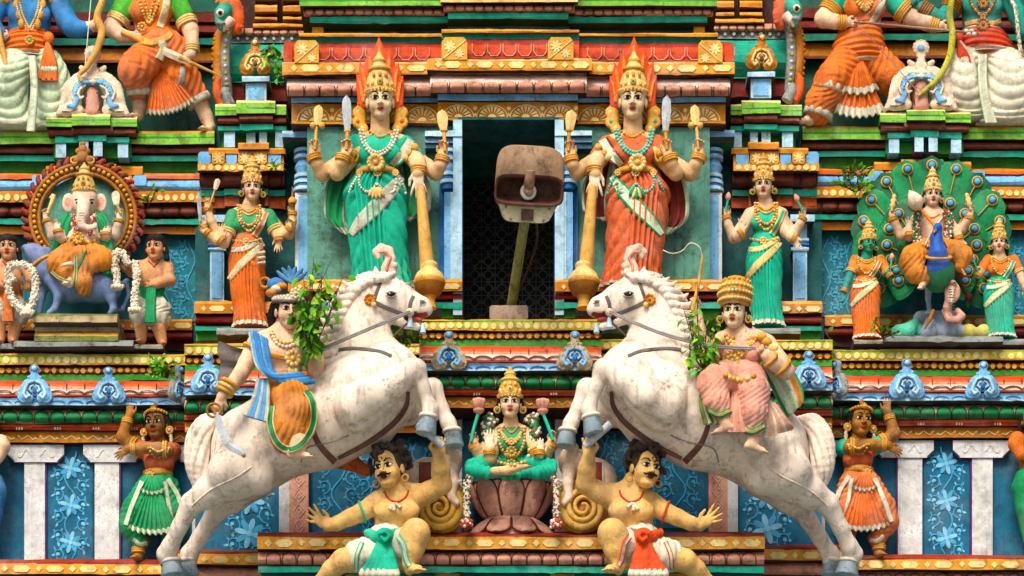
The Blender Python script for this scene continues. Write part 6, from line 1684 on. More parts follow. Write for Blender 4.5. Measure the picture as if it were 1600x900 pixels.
# small elephants half hidden behind the raised arms
for mir, lab in ((False, 'small white elephant statue behind the raised arm of the left strongman'), (True, 'small white elephant statue behind the raised arm of the right strongman')):
    q = Q(mir, 6 if mir else 0, 0, 0)
    s = Statue('elephant_statue', lab, 'statue', q(690, 830, 150), q, 'skin_elephant', group='small elephants beside the lotus', vox=1.6)
    B = s.body; e = 'skin_elephant'
    B.ell(q(670, 752, 142), (38, 26, 36), e, 8); B.ell(q(702, 722, 168), (20, 20, 24), e, 8)
    B.chain(q.c([(706, 732, 182, 11), (708, 756, 190, 8), (706, 778, 192, 6), (714, 786, 194, 5)]), e); B.chain(q.c([(700, 700, 186, 9), (706, 690, 190, 6), (712, 684, 192, 4)]), e)
    B.ell(q(690, 722, 162), (14, 5, 20), e, 3)
    for x, d in ((650, 150), (688, 156), (660, 130)): B.chain(q.c([(x, 775, d, 15), (x, 815, d, 12), (x, 828, d, 13)]), e)
    s.finish()
    m = MB(); bv = s.surf(s.bm); band(m, bv, q.l([(664, 722), (664, 745), (664, 770)]), 26, 'cloth_maroon', 2, edge='cloth_mint', nc=9); band(m, bv, q.l([(650, 770), (664, 774), (680, 770)]), 5, 'gold', 2.5); s.part('saddle_cloth', m)
    m = MB(); tube(m, [q(708, 742, 186), q(716, 752, 190), q(722, 750, 192)], [4, 3, 1], 'cream', 8, 10); s.part('tusk', m)
# ================================================================== standing ladies (side goddesses and consorts)
def lady(q, name, label, base, k, cx, ys, H, sari, blouse, sash, skin, face, arms, cat='statue', group=None, yaw=0, headxy=None, wide=1.0, vox=1.4, crown=('gold', 'gold_pale', 1.0), amp=1.2, long=.75, necks=2, sleeve=True):
    """ys: head centre, neck, shoulder, waist, hip, hem ; k scales the reference figure"""
    X = lambda x: cx + (x - 594) * k
    ry = [157, 205, 226, 268, 300, 448]
    Y = lambda y: float(np.interp(y, ry, ys)) if y >= 157 else ys[0] + (y - 157) * k
    s = Statue(name, label, cat, q(*base), q, skin, face, group, vox, 2.2)
    hx, hy = headxy or (cx, ys[0])
    s.head(hx, hy, 12 * k, H, yaw, 6)
    s.limb([(hx, Y(180), 4 * k, 13 * k), (cx, Y(207), 0, 15 * k)]); s.limb([(X(558), Y(226), -4 * k, 12 * k), (cx, Y(216), -2 * k, 14 * k), (X(630), Y(226), -4 * k, 12 * k)])
    bl = Sdf(vox, 3.5)
    for a in arms:
        s.limb(a['p'])
        if a.get('h'):
            h = a['h']; s.hand(*h[:3], h[3], h[4], h[5], h[6] if len(h) > 6 else .1, h[7] if len(h) > 7 else (0, 0, 1), spread=.14)
        if sleeve and a.get('s', True): bl.chain(q.c([(x, y, d, r + 1.6 * k) for x, y, d, r in a['p'][:2]]), blouse)
    s.finish()
    bl.chain(q.c([(X(562), Y(226), -4 * k, 12 * k), (cx, Y(224), -4 * k, 14 * k), (X(628), Y(226), -4 * k, 12 * k)]), blouse, sq=.9); bl.ell(q(cx, Y(240), 0), np.array([32, 20, 24]) * k, blouse)
    for x in (577, 611): bl.ell(q(X(x), Y(243), 15 * k), np.array([15, 13, 14]) * k, blouse)
    bl.chain(q.c([(cx, Y(244), 0, 26 * k), (X(590), Y(272), 0, 24 * k)]), blouse, sq=.78)
    bm = bl.mesh(); s.part('blouse', bm)
    w = wide
    sk = fold_cloth(q, [(X(592), Y(260), 0, 26 * k * w, 19 * k), (X(591), Y(278), 0, 33 * k * w, 23 * k), (X(590), Y(302), 2 * k, 41 * k * w, 27 * k), (X(590), Y(335), 2 * k, 42 * k * w, 28 * k), (X(592), Y(385), 0, 38 * k * w, 25 * k), (X(596), Y(425), 0, 37 * k * w, 25 * k), (X(597), Y(448), -2 * k, 41 * k * w, 27 * k)], sari, None, 'cloth_white', .93, sg=q.sg(), pleat=(-.85, .4), pn=30, amp=amp, n=200, rows=64)
    s.part('sari', sk); bv = s.surf(sk, bm, s.bm); bs = sk.bvh()
    m = MB(); band(m, bs, q.l([(X(626), Y(276)), (X(604), Y(296)), (X(576), Y(320)), (X(550), Y(350))]), [9 * k, 16 * k, 17 * k, 10 * k], sash, 1.5, edge='gold_pale', ew=.1)
    band(m, bs, q.l([(X(556), Y(290)), (X(580), Y(288)), (X(604), Y(278)), (X(622), Y(268))]), 11 * k, sash, 1.5)
    band(m, bv, q.l([(X(632), Y(220)), (X(622), Y(240)), (X(606), Y(262))]), 13 * k, sari, 2, edge=sash); s.part('sash', m)
    m = MB()
    for o in range(necks): beads(m, bv, q.l([(X(570 + o * 6), Y(208)), (X(573 + o * 5), Y(234)), (cx, Y(254 - o * 10)), (X(615 - o * 5), Y(234)), (X(618 - o * 6), Y(208))]), 2.6 * k + .4, 'gold_pale', 1.0, 'gold')
    for o in (0, 6): cord(m, bv, q.l([(X(572), Y(208 + o)), (cx, Y(220 + o)), (X(616), Y(208 + o))]), 2.6 * k, 'gold', .8)
    s.part('necklace', m)
    m = MB(); beads(m, bv, q.l([(X(560), Y(270)), (X(590), Y(274)), (X(620), Y(268))]), 3.2 * k, 'gold', 1, 'gold_pale'); flower_disc(m, q(X(588), Y(273), 27 * k), 9 * k, 'gold_pale', 'gold', 8); s.part('waist_belt', m)
    m = MB()
    for a in arms:
        x, y, d, r = a['p'][-1]; dx, dy = a['p'][-1][0] - a['p'][-2][0], a['p'][-1][1] - a['p'][-2][1]
        s.bangle(x, y, d, (dx, dy), r + 1.2 * k, 'gold', 3, mb=m)
        if a.get('s', True):
            x, y, d, r = a['p'][1]; dx, dy = a['p'][1][0] - a['p'][0][0], a['p'][1][1] - a['p'][0][1]; s.bangle(x, y, d, (dx, dy), r + 2.2 * k, 'gold_pale', 2, mb=m)
    s.part('bangle', m)
    s.hair_cap(long=long); s.earrings(); s.crown(*crown[:2], crown[2], .97)
    return s, bv

def bud(s, q, x, y, d, x1, y1, k=1.0, flower='cloth_pink'):
    m = MB(); tube(m, [q(x, y, d), q(x1, y1 + 6 * k, d)], [1.5 * k, 2.2 * k], 'sari_teal', 7)
    a = unit(q(x1, y1, d) - q(x, y, d)); lathe(m, q(x1, y1 + 6 * k, d), [(1.5 * k, 0), (4.5 * k, 3 * k), (5 * k, 7 * k), (3 * k, 12 * k), (.4 * k, 15 * k)], flower, a, (0, -1, 0), 14); s.part('lotus_bud', m)

q = Q(False, 0, 0, 26)
A = []
A.append(dict(p=[(366, 338, -6, 9.5), (352, 362, 0, 8.5), (342, 370, 6, 8), (330, 346, 14, 6.5), (325, 328, 16, 5.5)], h=(324, 328, 16, (-.1, -1), 22, (1, 0), .6), s=False))
A.append(dict(p=[(366, 340, -2, 9.5), (346, 372, 10, 8.5), (330, 372, 18, 7), (318, 356, 22, 5.5)], h=(318, 355, 22, (-.3, -1), 21, (1, 0), .5), s=False))
A.append(dict(p=[(366, 340, 0, 9.5), (348, 376, 16, 8.5), (338, 376, 22, 7), (324, 364, 26, 5.5)], h=(322, 364, 26, (-.8, -.5), 21, (.5, -1), .5), s=False))
A.append(dict(p=[(364, 338, 2, 10), (356, 362, 10, 9.5), (350, 380, 18, 8), (346, 376, 26, 6.5)], h=(346, 372, 27, (-.05, -1), 25, (1, 0), .05)))
A.append(dict(p=[(420, 338, -6, 9.5), (440, 362, 0, 8.5), (452, 366, 8, 8), (457, 346, 14, 6.5), (457, 334, 16, 5.5)], h=(457, 334, 16, (0, -1), 22, (-1, 0), .6), s=False))
A.append(dict(p=[(420, 338, -2, 9.5), (438, 362, 10, 8.5), (446, 364, 16, 7), (451, 358, 20, 5.5)], h=(451, 357, 20, (.3, -1), 20, (-1, 0), .5), s=False))
A.append(dict(p=[(420, 338, 0, 10), (430, 358, 10, 9.5), (434, 368, 16, 7.5), (435, 374, 20, 6)], h=(435, 372, 20, (0, 1), 25, (-1, 0), .05)))
s, bv = lady(q, 'goddess_statue', 'many-armed goddess in an orange sari with green sleeves holding arrow and knife', (388, 516, 0), .72, 389, [295, 319, 336, 374, 398, 512], 40, 'sari_orange', 'cloth_green', 'cloth_silver', 'skin_cream', 'skin_rose', A, headxy=(394, 295), yaw=6, wide=.93, amp=1.3)
m = MB(); tube(m, [q(326, 326, 24), q(338, 290, 24)], [1.6, 1.4], 'wood_pale', 7); blade(m, q(336, 296, 24), q(341, 279, 24), 7, 'cream', 1.5); s.part('arrow', m)
m = MB(); blade(m, q(313, 346, 28), q(310, 300, 28), 5, 'steel', 1.2); s.part('knife', m)
m = MB(); tube(m, [q(457, 322, 24), q(457, 292, 24)], [3, .6], 'gold_dark', 7); lathe(m, q(457, 318, 24), [(6, 0), (7, 5), (4, 9)], 'gold', seg=14); s.part('bell', m)
for x, dx in ((413, 0),):
    m = MB()
    for i in range(3): tube(m, [q(402, 396 + i * 8, 24), q(414, 394 + i * 8, 20)], 2.6, 'cloth_silver', 6)
    s.part('sash_end', m)

q = Q(False, 0, 0, 26)
A = [dict(p=[(1172, 338, -4, 10), (1154, 364, 2, 9), (1146, 372, 8, 8), (1138, 352, 14, 6.5), (1135, 340, 16, 5.5)], h=(1135, 338, 16, (-.05, -1), 22, (1, 0), .6), s=False),
     dict(p=[(1172, 336, 0, 10.5), (1158, 358, 10, 9.5), (1152, 370, 16, 8), (1158, 366, 24, 6.5)], h=(1158, 362, 25, (.1, -1), 25, (1, -.2), .05), s=False),
     dict(p=[(1218, 336, -4, 10), (1232, 356, 2, 9), (1240, 366, 8, 8), (1250, 350, 14, 6.5), (1254, 342, 16, 5.5)], h=(1255, 341, 16, (.05, -1), 22, (-1, 0), .6), s=False),
     dict(p=[(1218, 338, 0, 10.5), (1228, 362, 10, 9), (1236, 370, 16, 7.5), (1240, 372, 20, 6)], h=(1241, 370, 20, (.3, 1), 24, (1, .2), .1), s=False)]
s, bv = lady(q, 'goddess_statue', 'four-armed goddess in a turquoise sari holding two pink lotus buds', (1198, 514, 0), .72, 1197, [291, 315, 334, 372, 398, 511], 40, 'sari_teal', 'sari_teal', 'gold_pale', 'skin_rose', 'skin_rose', A, headxy=(1193, 291), yaw=-6, wide=.92, amp=1.3, sleeve=False)
bud(s, q, 1134, 330, 24, 1137, 308, .9); bud(s, q, 1256, 332, 24, 1247, 310, .9)

# ================================================================== niche of the elephant-headed deity
q = Q(False, 0, 0, 0)
m = MB(); c = q(130, 340, 12); ax = (0, -1, 0)
lathe(m, c + np.array([0, 14, 0]), [(70, 0), (69, 1), (2, 2)], 'wall_sage', ax, (0, 0, 1), 40)
torus(m, c, ax, 69, 3.5, 'gold_dark', 60, 6); torus(m, c + np.array([0, -2, 0]), ax, 82, 3.8, 'gold_dark', 60, 6); torus(m, c + np.array([0, 4, 0]), ax, 76, 5.5, 'gold_dark', 60, 6)
for i in range(56):
    a = 2 * math.pi * i / 56; ball(m, c + np.array([76 * math.sin(a), -4, 76 * math.cos(a)]), (3.3, 3.3, 3.3), 'gold', 5)
for i in range(31):
    a = R(-128 + i * 256 / 30); f = np.array([math.sin(a), 0, math.cos(a)]); t = np.array([math.cos(a), 0, -math.sin(a)]); p0 = c + f * 84
    tube(m, [p0 - t * 2, p0 + f * 6 + t * 1, p0 + f * 11 + t * 5, p0 + f * 9 + t * 8], [5, 4.5, 3, 1.4], 'red' if i % 2 else 'brown', 7, 8); ball(m, p0 + f * 2 - t * 3 + np.array([0, -2, 0]), 4, 'red_dark', 5)
for dx, dz, r in ((0, 0, 10), (-9, -4, 7), (9, -4, 7), (0, 11, 8), (-7, 9, 5), (7, 9, 5), (0, 20, 4.5), (-13, -11, 5), (13, -11, 5)): ball(m, c + np.array([dx, -6, 92 + dz]), (r, r * .7, r), 'gold_dark', 7)
for e in (-1, 1): torus(m, c + np.array([e * 13, -8, 86]), ax, 5, 1.8, 'gold', 14, 5)
single('halo_ring', 'round beaded golden ring with red flame leaves behind the elephant-headed deity', 'ornament', m, q(130, 425, 12))

q = Q(False, 0, 0, 34)
s = Statue('deity_statue', 'elephant-headed deity in golden trousers and green shawl seated on the blue-grey mouse', 'statue', q(125, 450, 10), q, 'skin_elephant', vox=1.3, k=3)
e = 'skin_elephant'; B = s.body
B.ell(q(132, 318, 14), (20, 19, 21), e, 5); B.ell(q(124, 308, 18), (11, 10, 10), e, 6); B.ell(q(140, 308, 18), (11, 10, 10), e, 6)
B.chain(q.c([(131, 322, 28, 11), (129, 336, 34, 9), (126, 346, 35, 7.5), (128, 354, 36, 6), (138, 357, 37, 5), (147, 355, 38, 4.2), (149, 351, 38, 3.4)]), e, 2)
for i in range(6): B.chain(q.c([(122, 330 + i * 4, 42, .9), (136, 330 + i * 4, 42, .9)]), '_', 1.2, op='-')
for sg in (-1, 1): B.ell(q(132 + sg * 25, 317, 6), (10, 3.6, 15), e, 2); B.ell(q(132 + sg * 26, 317, 10), (6, 2.4, 10), 'cloth_pink', .8, 'c')
B.chain(q.c([(118, 342, 30, 3), (112, 350, 34, 2), (112, 354, 35, 1)]), 'cream', 1); B.chain(q.c([(143, 340, 30, 3), (149, 346, 33, 1.5)]), 'cream', 1)
B.ell(q(131, 378, 10), (27, 23, 24), e, 6); B.chain(q.c([(106, 352, 6, 10), (131, 350, 6, 13), (157, 352, 6, 10)]), e, 6)
s.limb([(104, 352, 2, 10), (90, 364, 6, 9), (82, 368, 10, 8), (76, 350, 14, 6.5), (73, 342, 16, 5.5)]); s.hand(72, 342, 16, (-.15, -1), 22, (1, 0), .6)
s.limb([(106, 354, 6, 10), (96, 372, 16, 8.5), (92, 366, 22, 7), (90, 358, 24, 5.5)]); s.hand(90, 358, 25, (-.3, -1), 20, (1, 0), .4)
s.limb([(158, 352, 2, 10), (172, 364, 6, 9), (180, 368, 10, 8), (185, 352, 14, 6.5), (187, 342, 16, 5.5)]); s.hand(187, 341, 16, (.1, -1), 22, (-1, 0), .6)
s.limb([(156, 354, 6, 10), (166, 370, 16, 8.5), (166, 366, 24, 7), (165, 364, 26, 6)]); s.hand(166, 366, 26, (.3, -.6), 20, (-1, 0), .3)
s.foot(108, 444, 44, (-.4, .15, 1), 22); s.limb([(112, 432, 38, 7), (107, 443, 42, 6)]); s.foot(110, 412, 52, (-.8, .3, .6), 20)
s.hc = q(132, 316, 14); s.hr = rotm(0, 6); s.H = 44
bd = s.finish()
for sg in (-1, 1): ball(s.extra, q(132 + sg * 11, 318, 30), (2.4, 1.5, 1.8), 'eye_dark', 5)
m = MB()
for sg in (-1, 1): ball(m, q(132 + sg * 11.5, 317, 31), (2.6, 1.6, 1.8), 'eye_dark', 6); tube(m, [q(132 + sg * 8, 312, 31), q(132 + sg * 15, 312, 30)], 1, 'eye_dark', 5)
s.part('eye', m)
c = Sdf(1.4, 4)
c.chain(q.c([(116, 398, 14, 22), (97, 408, 26, 19), (90, 412, 28, 17)]), 'cloth_gold', 6, fold=(1.0, 8, .8, 0, .4)); c.chain(q.c([(91, 414, 30, 17), (102, 428, 36, 13), (112, 434, 36, 10)]), 'cloth_gold', 5, fold=(1.0, 8, .5))
c.chain(q.c([(140, 398, 14, 21), (158, 404, 26, 17), (162, 406, 28, 15.5)]), 'cloth_gold', 6, fold=(1.0, 8, .8, 0, .4)); c.chain(q.c([(162, 408, 30, 15), (140, 414, 38, 12), (120, 412, 42, 8)]), 'cloth_gold', 5, fold=(1.0, 8, .5))
c.chain(q.c([(126, 400, 36, 16), (130, 440, 34, 14), (131, 450, 30, 12)]), 'cloth_gold', 4, fold=(1.0, 8, 1.0, 0, .1))
cm = c.mesh(); s.part('trousers', cm); bv = s.surf(cm, s.bm)
m = MB(); band(m, bv, q.l([(80, 424), (92, 434), (110, 440)]), 4, 'cloth_green', 1.5, edge='gold_pale'); band(m, bv, q.l([(118, 400), (118, 425), (116, 448)]), 6, 'cloth_green', 1.8, edge='gold_pale'); band(m, bv, q.l([(134, 392), (120, 420)]), 4, 'cloth_green', 1.5); s.part('cloth_border', m)
m = MB()
for e_, pts in ((-1, [(108, 336, 14), (100, 352, 18), (94, 378, 14), (88, 396, 4)]), (1, [(154, 336, 14), (162, 350, 18), (166, 380, 14), (168, 410, 20), (172, 430, 26)])):
    p = catmull(np.array([q(*z) for z in pts]), 18)
    for j in range(4): tube(m, p + np.array([(j - 1.5) * 4.5, (j % 2) * -2, 0]), np.linspace(3.5, 4.5, 18), 'cloth_green', 7)
s.part('shawl', m)
m = MB(); garland(m, [q(114, 336, 32), q(117, 352, 38), q(122, 366, 38)], 3.5, ['petal_red', 'petal_white'], 1.5, 2); garland(m, [q(148, 336, 32), q(146, 350, 36), q(140, 368, 36)], 3.5, ['petal_red', 'petal_white'], 1.5, 4)
beads(m, bv, q.l([(106, 372), (124, 378), (140, 378), (156, 372)]), 2.6, 'gold', 1, 'gold_pale'); flower_disc(m, q(122, 372, 40), 10, 'gold', 'gold_pale', 9); s.part('necklace', m)
s.crown('gold_pale', 'gold', .95, 1.0, zb=.3)
m = MB()
for x, y, d, dr in ((74, 346, 15, (-.2, -1)), (186, 346, 15, (.2, -1)), (91, 362, 24, (-.2, -1)), (165, 366, 25, (0, -1))): s.bangle(x, y, d, dr, 7.5, 'gold', 2, mb=m)
s.part('bangle', m)
m = MB(); tube(m, [q(74, 334, 22), q(84, 306, 22), q(78, 310, 22)], [2.5, 3.5, 2], 'gold_pale', 8, 10); s.part('goad', m)
m = MB(); tube(m, [q(189, 334, 22), q(182, 318, 22)], 2, 'gold', 7); blade(m, q(182, 320, 22), q(180, 298, 22), 10, 'cream', 2); s.part('axe', m)

q = Q(False, 0, 0, 22)
s = Statue('mouse_statue', 'large blue-grey mouse statue with raised snout under the elephant-headed deity', 'statue', q(120, 492, 10), q, 'mouse', vox=1.5, k=4)
B = s.body; e = 'mouse'
B.chain(q.c([(74, 424, 14, 22), (110, 446, 12, 24), (150, 446, 12, 25), (168, 450, 12, 22)]), e, 10); B.chain(q.c([(76, 424, 16, 18), (62, 402, 20, 15), (52, 394, 22, 12), (40, 388, 24, 6)]), e, 6)
B.chain(q.c([(38, 390, 24, 3.5), (50, 400, 24, 2.5)]), 'tongue', 1.5, op='-'); B.ell(q(72, 392, 18), (9, 3, 7), e, 2)
B.chain(q.c([(82, 440, 26, 11), (92, 462, 26, 7), (86, 482, 24, 5), (76, 489, 28, 4)]), e); B.chain(q.c([(164, 446, 22, 18), (174, 466, 22, 8), (178, 482, 22, 5), (172, 489, 24, 4)]), e); B.chain(q.c([(70, 440, 4, 10), (64, 466, 4, 6), (62, 489, 6, 4)]), e)
B.chain(q.c([(182, 450, 4, 5), (198, 440, 4, 4), (202, 460, 4, 3.5), (192, 482, 6, 3), (178, 488, 6, 2)]), e)
s.finish()
m = MB(); ball(m, q(54, 390, 34), (2.4, 1.6, 2.4), 'eye_dark', 6); s.part('eye', m); m = MB(); torus(m, q(66, 412, 18), unit(q.v(-.6, -1)), 18, 2.6, 'gold', 22, 6); s.part('collar', m)
m = MB(); mould(m, 52, 183, [(490, 58, 'moss'), (494, 66, 'beige'), (503, 66, 'grey_dark'), (508, 54, 'grey_dark'), (511, 46, 'beige'), (518, 46, 'moss'), (520, 50, 'yellow'), (525, 56, 'moss'), (533, 56, 'moss')], -50)
single('stone_pedestal', 'stepped mossy stone pedestal under the blue-grey mouse', 'pedestal', m, P(118, 533, 10))

def boy(name, label, base, hx, hy, H, body, legs, arms, cloth, edge, yaw, garl, gr):
    q = Q(False, 0, 0, 30); s = Statue(name, label, 'statue', q(*base), q, 'skin_brown', None, 'boy attendants with garlands', 1.3, 3.5)
    s.head(hx, hy, 14, H, yaw, 4); (sx0, sy, sx1), (wx, wy, wr) = body
    cx = (sx0 + sx1) / 2
    s.limb([(hx, hy + H * .35, 8, H * .19), (cx, sy, 4, H * .22)]); s.limb([(sx0, sy + 6, 2, H * .19), (cx, sy + 2, 2, H * .3), (sx1, sy + 6, 2, H * .19)], k=5)
    s.limb([(cx, sy + 14, 2, H * .44), (wx, wy, 4, wr)], k=8, sq=.85); s.blob(wx, wy - 2, 12, (wr * .9, wr * .7, wr * .85), k=6)
    for a in arms: s.limb(a['p']); s.hand(*a['h'])
    for l in legs: s.limb(l['p']); s.foot(*l['f'])
    s.finish()
    c = Sdf(1.3, 4); yb = legs[0]['p'][0][1]
    c.chain(q.c([(wx, wy + wr * .7, 2, wr * .95), (wx, yb, 2, wr * 1.05)]), cloth, sq=.85, fold=(.8, 7, .8, 0, .3))
    for l in legs: c.chain(q.c([(l['p'][0][0], l['p'][0][1], l['p'][0][2], l['p'][0][3] + 4), (l['p'][0][0] * .6 + l['p'][1][0] * .4, l['p'][0][1] * .55 + l['p'][1][1] * .45, l['p'][0][2] + 1, l['p'][0][3] + 4)]), edge, fold=(.8, 6, .4))
    cm = c.mesh(); s.part('loincloth', cm)
    m = MB()
    for i in range(5): tube(m, [q(wx - 6 + i * 3, wy + wr * .6, wr * .9 + 4), q(wx - 6 + i * 2.5, yb + 4, wr + 6), q(wx - 8 + i * 3.2, yb + 20, wr + 5)], [2.5, 3, 3.5], cloth, 6, 8)
    s.part('sash_end', m)
    s.hair_cap(long=.42, r=1.04, front=True)
    m = MB(); bv = s.bm.bvh(); cord(m, bv, s.q.l([(cx - 9, sy - 4), (cx, sy + 4), (cx + 9, sy - 4)]), 1.2, 'petal_red', .4); ball(m, q(cx, sy + 5, 22), 2.6, 'gold_dark', 5); s.part('necklace', m)
    for i, g_ in enumerate(garl):
        m = MB(); garland(m, [q(*p) for p in g_], gr, ['petal_white', 'cream', 'petal_white', 'pearl'], 1.1, 20 + i); e = q(*g_[-1]); garland(m, [e, e + np.array([0, 0, -5])], gr * 1.5, ['petal_white', 'cream'], 3, 5); s.part('garland', m)
    return s
boy('boy_statue', 'boy attendant in an orange loincloth holding a looped white garland', (12, 538, 30), 13, 388, 41, ((-16, 412, 42), (14, 444, 23)),
    [dict(p=[(-2, 482, 6, 15), (-2, 506, 8, 11), (0, 530, 6, 8)], f=(0, 534, 8, (-.1, .1, 1), 20)), dict(p=[(26, 482, 6, 15), (24, 506, 8, 11), (20, 530, 6, 8)], f=(20, 534, 8, (.1, .1, 1), 20))],
    [dict(p=[(-16, 418, 2, 9), (-22, 442, 8, 8), (-4, 446, 26, 7)], h=(-2, 446, 28, (1, -.2), 20, (0, -1), .8)), dict(p=[(40, 418, 2, 9), (50, 438, 6, 8), (44, 448, 20, 7)], h=(44, 448, 22, (-.8, .2), 20, (0, -1), .8))],
    'sari_orange', 'cloth_silver', 0, [[(20, 440, 40), (14, 420, 40), (26, 414, 42), (46, 418, 40), (56, 440, 38), (54, 465, 38), (44, 486, 40)], [(14, 430, 40), (14, 455, 40), (24, 475, 42), (42, 488, 42)]], 6.5)
boy('boy_statue', 'boy attendant in a green loincloth with white garlands hanging from his arm', (236, 540, 30), 243, 388, 41, ((219, 411, 262), (236, 436, 22)),
    [dict(p=[(222, 484, 6, 15), (220, 508, 8, 11), (221, 530, 6, 8)], f=(221, 534, 8, (-.3, .1, 1), 20)), dict(p=[(248, 484, 6, 15), (248, 510, 8, 11), (253, 532, 6, 8)], f=(254, 537, 8, (.3, .1, 1), 20))],
    [dict(p=[(218, 416, 2, 9), (204, 424, 12, 8), (196, 418, 24, 7)], h=(194, 418, 26, (-.6, -.4), 20, (0, -1), .7)), dict(p=[(262, 417, 2, 9), (266, 438, 8, 8), (244, 444, 24, 7)], h=(240, 444, 26, (-1, .1), 20, (0, -1), .3))],
    'cloth_green', 'cloth_silver', -10, [[(202, 414, 36), (192, 398, 36), (182, 396, 36), (180, 415, 36), (184, 446, 36)], [(212, 410, 34), (214, 430, 40), (211, 460, 42), (211, 482, 42)]], 6.5)
# ================================================================== peacock rider group
Q0 = Q(False, 0, 0, 0)
q = Q(False, 0, 0, -20)
s = Statue('peacock_statue', 'green peacock statue with a wide fanned tail of blue-eyed feathers', 'statue', Q0(1467, 486, 20), q, 'peacock', vox=1.5, k=4)
B = s.body
B.ell(Q0(1467, 428, 66), (25, 34, 27), 'peacock', 6); B.chain([(1467, 416, 84, 19), (1465, 396, 92, 14), (1463, 374, 92, 9), (1465, 358, 92, 7)], 'peacock_blue', 4)
B.chain([(1465, 355, 96, 6.5), (1460, 358, 104, 2)], 'peacock_blue'); B.chain([(1462, 358, 101, 2.5), (1459, 364, 107, 1)], 'gold')
for x in (1452, 1482): B.chain([(x, 444, 34, 8), (x - 2 if x < 1460 else x + 2, 466, 32, 4), (x, 484, 30, 3.5)], 'rock_b'); [B.chain([(x, 485, 30, 3), (x + dx, 489, 44, 2)], 'rock_b', 1) for dx in (-6, 0, 6)]
s.finish()
m = MB(); rg = random.Random(4)
cx, cy = 1455, 420
for layer, (n, r0, r1, w0, d0) in enumerate(((17, 40, 176, 27, 0), (15, 30, 122, 25, 10), (11, 20, 74, 20, 18))):
    for i in range(n):
        a = R(-112 + 224 * i / (n - 1)) if layer < 2 else R(-100 + 200 * (i + .5) / n)
        rx, ry = (.58 + .0 * i, 1.0); V = []
        ex = math.sin(a); ey = math.cos(a); L_ = r1 * (.60 + .40 * max(0, math.cos(a))) if True else r1
        f = np.array([ex, 0, ey]); t = np.array([ey, 0, -ex]); o = Q0(cx, cy, 2 + d0 + (i % 2) * 3)
        nv, nu = 22, 17
        for v in np.linspace(0, 1, nv):
            w = w0 * (.35 + .75 * math.sin(math.pi * min(1, v * .62 + .05))) * (math.sqrt(max(0, 1 - max(0, (v - .8) / .2) ** 2)) if v > .8 else 1)
            for k_, u in enumerate(np.linspace(-1, 1, nu)):
                barb = .8 * math.cos(math.pi * k_) * (1 if 0 < k_ < nu - 1 else 0) + .7 * math.cos(v * 70 - abs(u) * 9)
                V.append(o + f * (r0 + (L_ - r0) * v - abs(u) * 5 * (1 - v)) + t * u * w + np.array([0, -5 * (1 - u * u) - barb, 0]))
        m.add(np.array(V), grid_faces(nv, nu), 'peacock' if (i + layer) % 2 else 'peacock_dark')
        e_ = o + f * (L_ - 17) + np.array([0, -7, 0])
        tube(m, [o + f * r0 + np.array([0, -7, 0]), e_], .9, 'gold', 5)
        if layer < 2 or i % 2 == 0:
            lathe(m, e_, [(9, -1), (9, 1), (7, 1.6), (.5, 1.7)], 'gold', (0, -1, 0), (0, 0, 1), 16); lathe(m, e_ + np.array([0, -1.6, 0]), [(7, 0), (7, 1), (.5, 1.2)], 'peacock_dark', (0, -1, 0), (0, 0, 1), 16); lathe(m, e_ + np.array([0, -2.6, 0]), [(5, 0), (4.6, 1), (.5, 1.6)], 'cloth_sky', (0, -1, 0), (0, 0, 1), 14)
s.part('fan_tail', m)
m = MB(); torus(m, Q0(1467, 402, 92), (0, -.5, 1), 19, 2.2, 'gold', 24, 6); s.part('collar', m)
wg = Sdf(1.5, 2); 
for i in range(6): wg.chain([(1494 + i * 1.5, 424 + i * 3, 20 - i, 6), (1508 + i, 450 + i * 3, 10, 6), (1512, 480 - i * 2, 4, 3)], 'cloth_maroon' if i % 2 else 'peacock_dark')
s.part('wing', wg.mesh())

q = Q(False, 0, 0, 42)
s = Statue('deity_statue', 'four-armed deity in cream trousers holding a long spear astride the peacock', 'statue', q(1455, 450, 20), q, 'skin_rose', vox=1.3, k=3)
s.head(1457, 306, 14, 35, 0, 6)
s.limb([(1457, 322, 6, 9), (1456, 336, 2, 10)]); s.limb([(1434, 342, 0, 10), (1456, 336, 2, 14), (1480, 342, 0, 10)], k=5); s.limb([(1456, 350, 2, 23), (1455, 385, 2, 19)], k=6, sq=.8)
s.limb([(1432, 346, -2, 9), (1418, 364, 2, 8.5), (1408, 368, 8, 7.5), (1398, 348, 14, 6), (1394, 338, 16, 5)]); s.hand(1393, 338, 16, (-.1, -1), 20, (1, 0), .6)
s.limb([(1434, 348, 4, 9), (1422, 368, 14, 8), (1420, 364, 22, 6.5)]); s.hand(1421, 362, 23, (0, -1), 25, (1, 0), .05)
s.limb([(1480, 346, -2, 9), (1494, 362, 2, 8.5), (1502, 358, 8, 7.5), (1512, 344, 14, 6), (1516, 336, 16, 5)]); s.hand(1517, 335, 16, (.1, -1), 20, (-1, 0), .6)
s.limb([(1480, 348, 4, 9), (1494, 364, 14, 8), (1498, 372, 20, 6.5)]); s.hand(1499, 370, 21, (.3, .6), 22, (-1, 0), .2)
s.foot(1440, 447, 44, (-.3, .4, 1), 24); s.limb([(1444, 432, 36, 8), (1441, 444, 40, 6)])
s.finish()
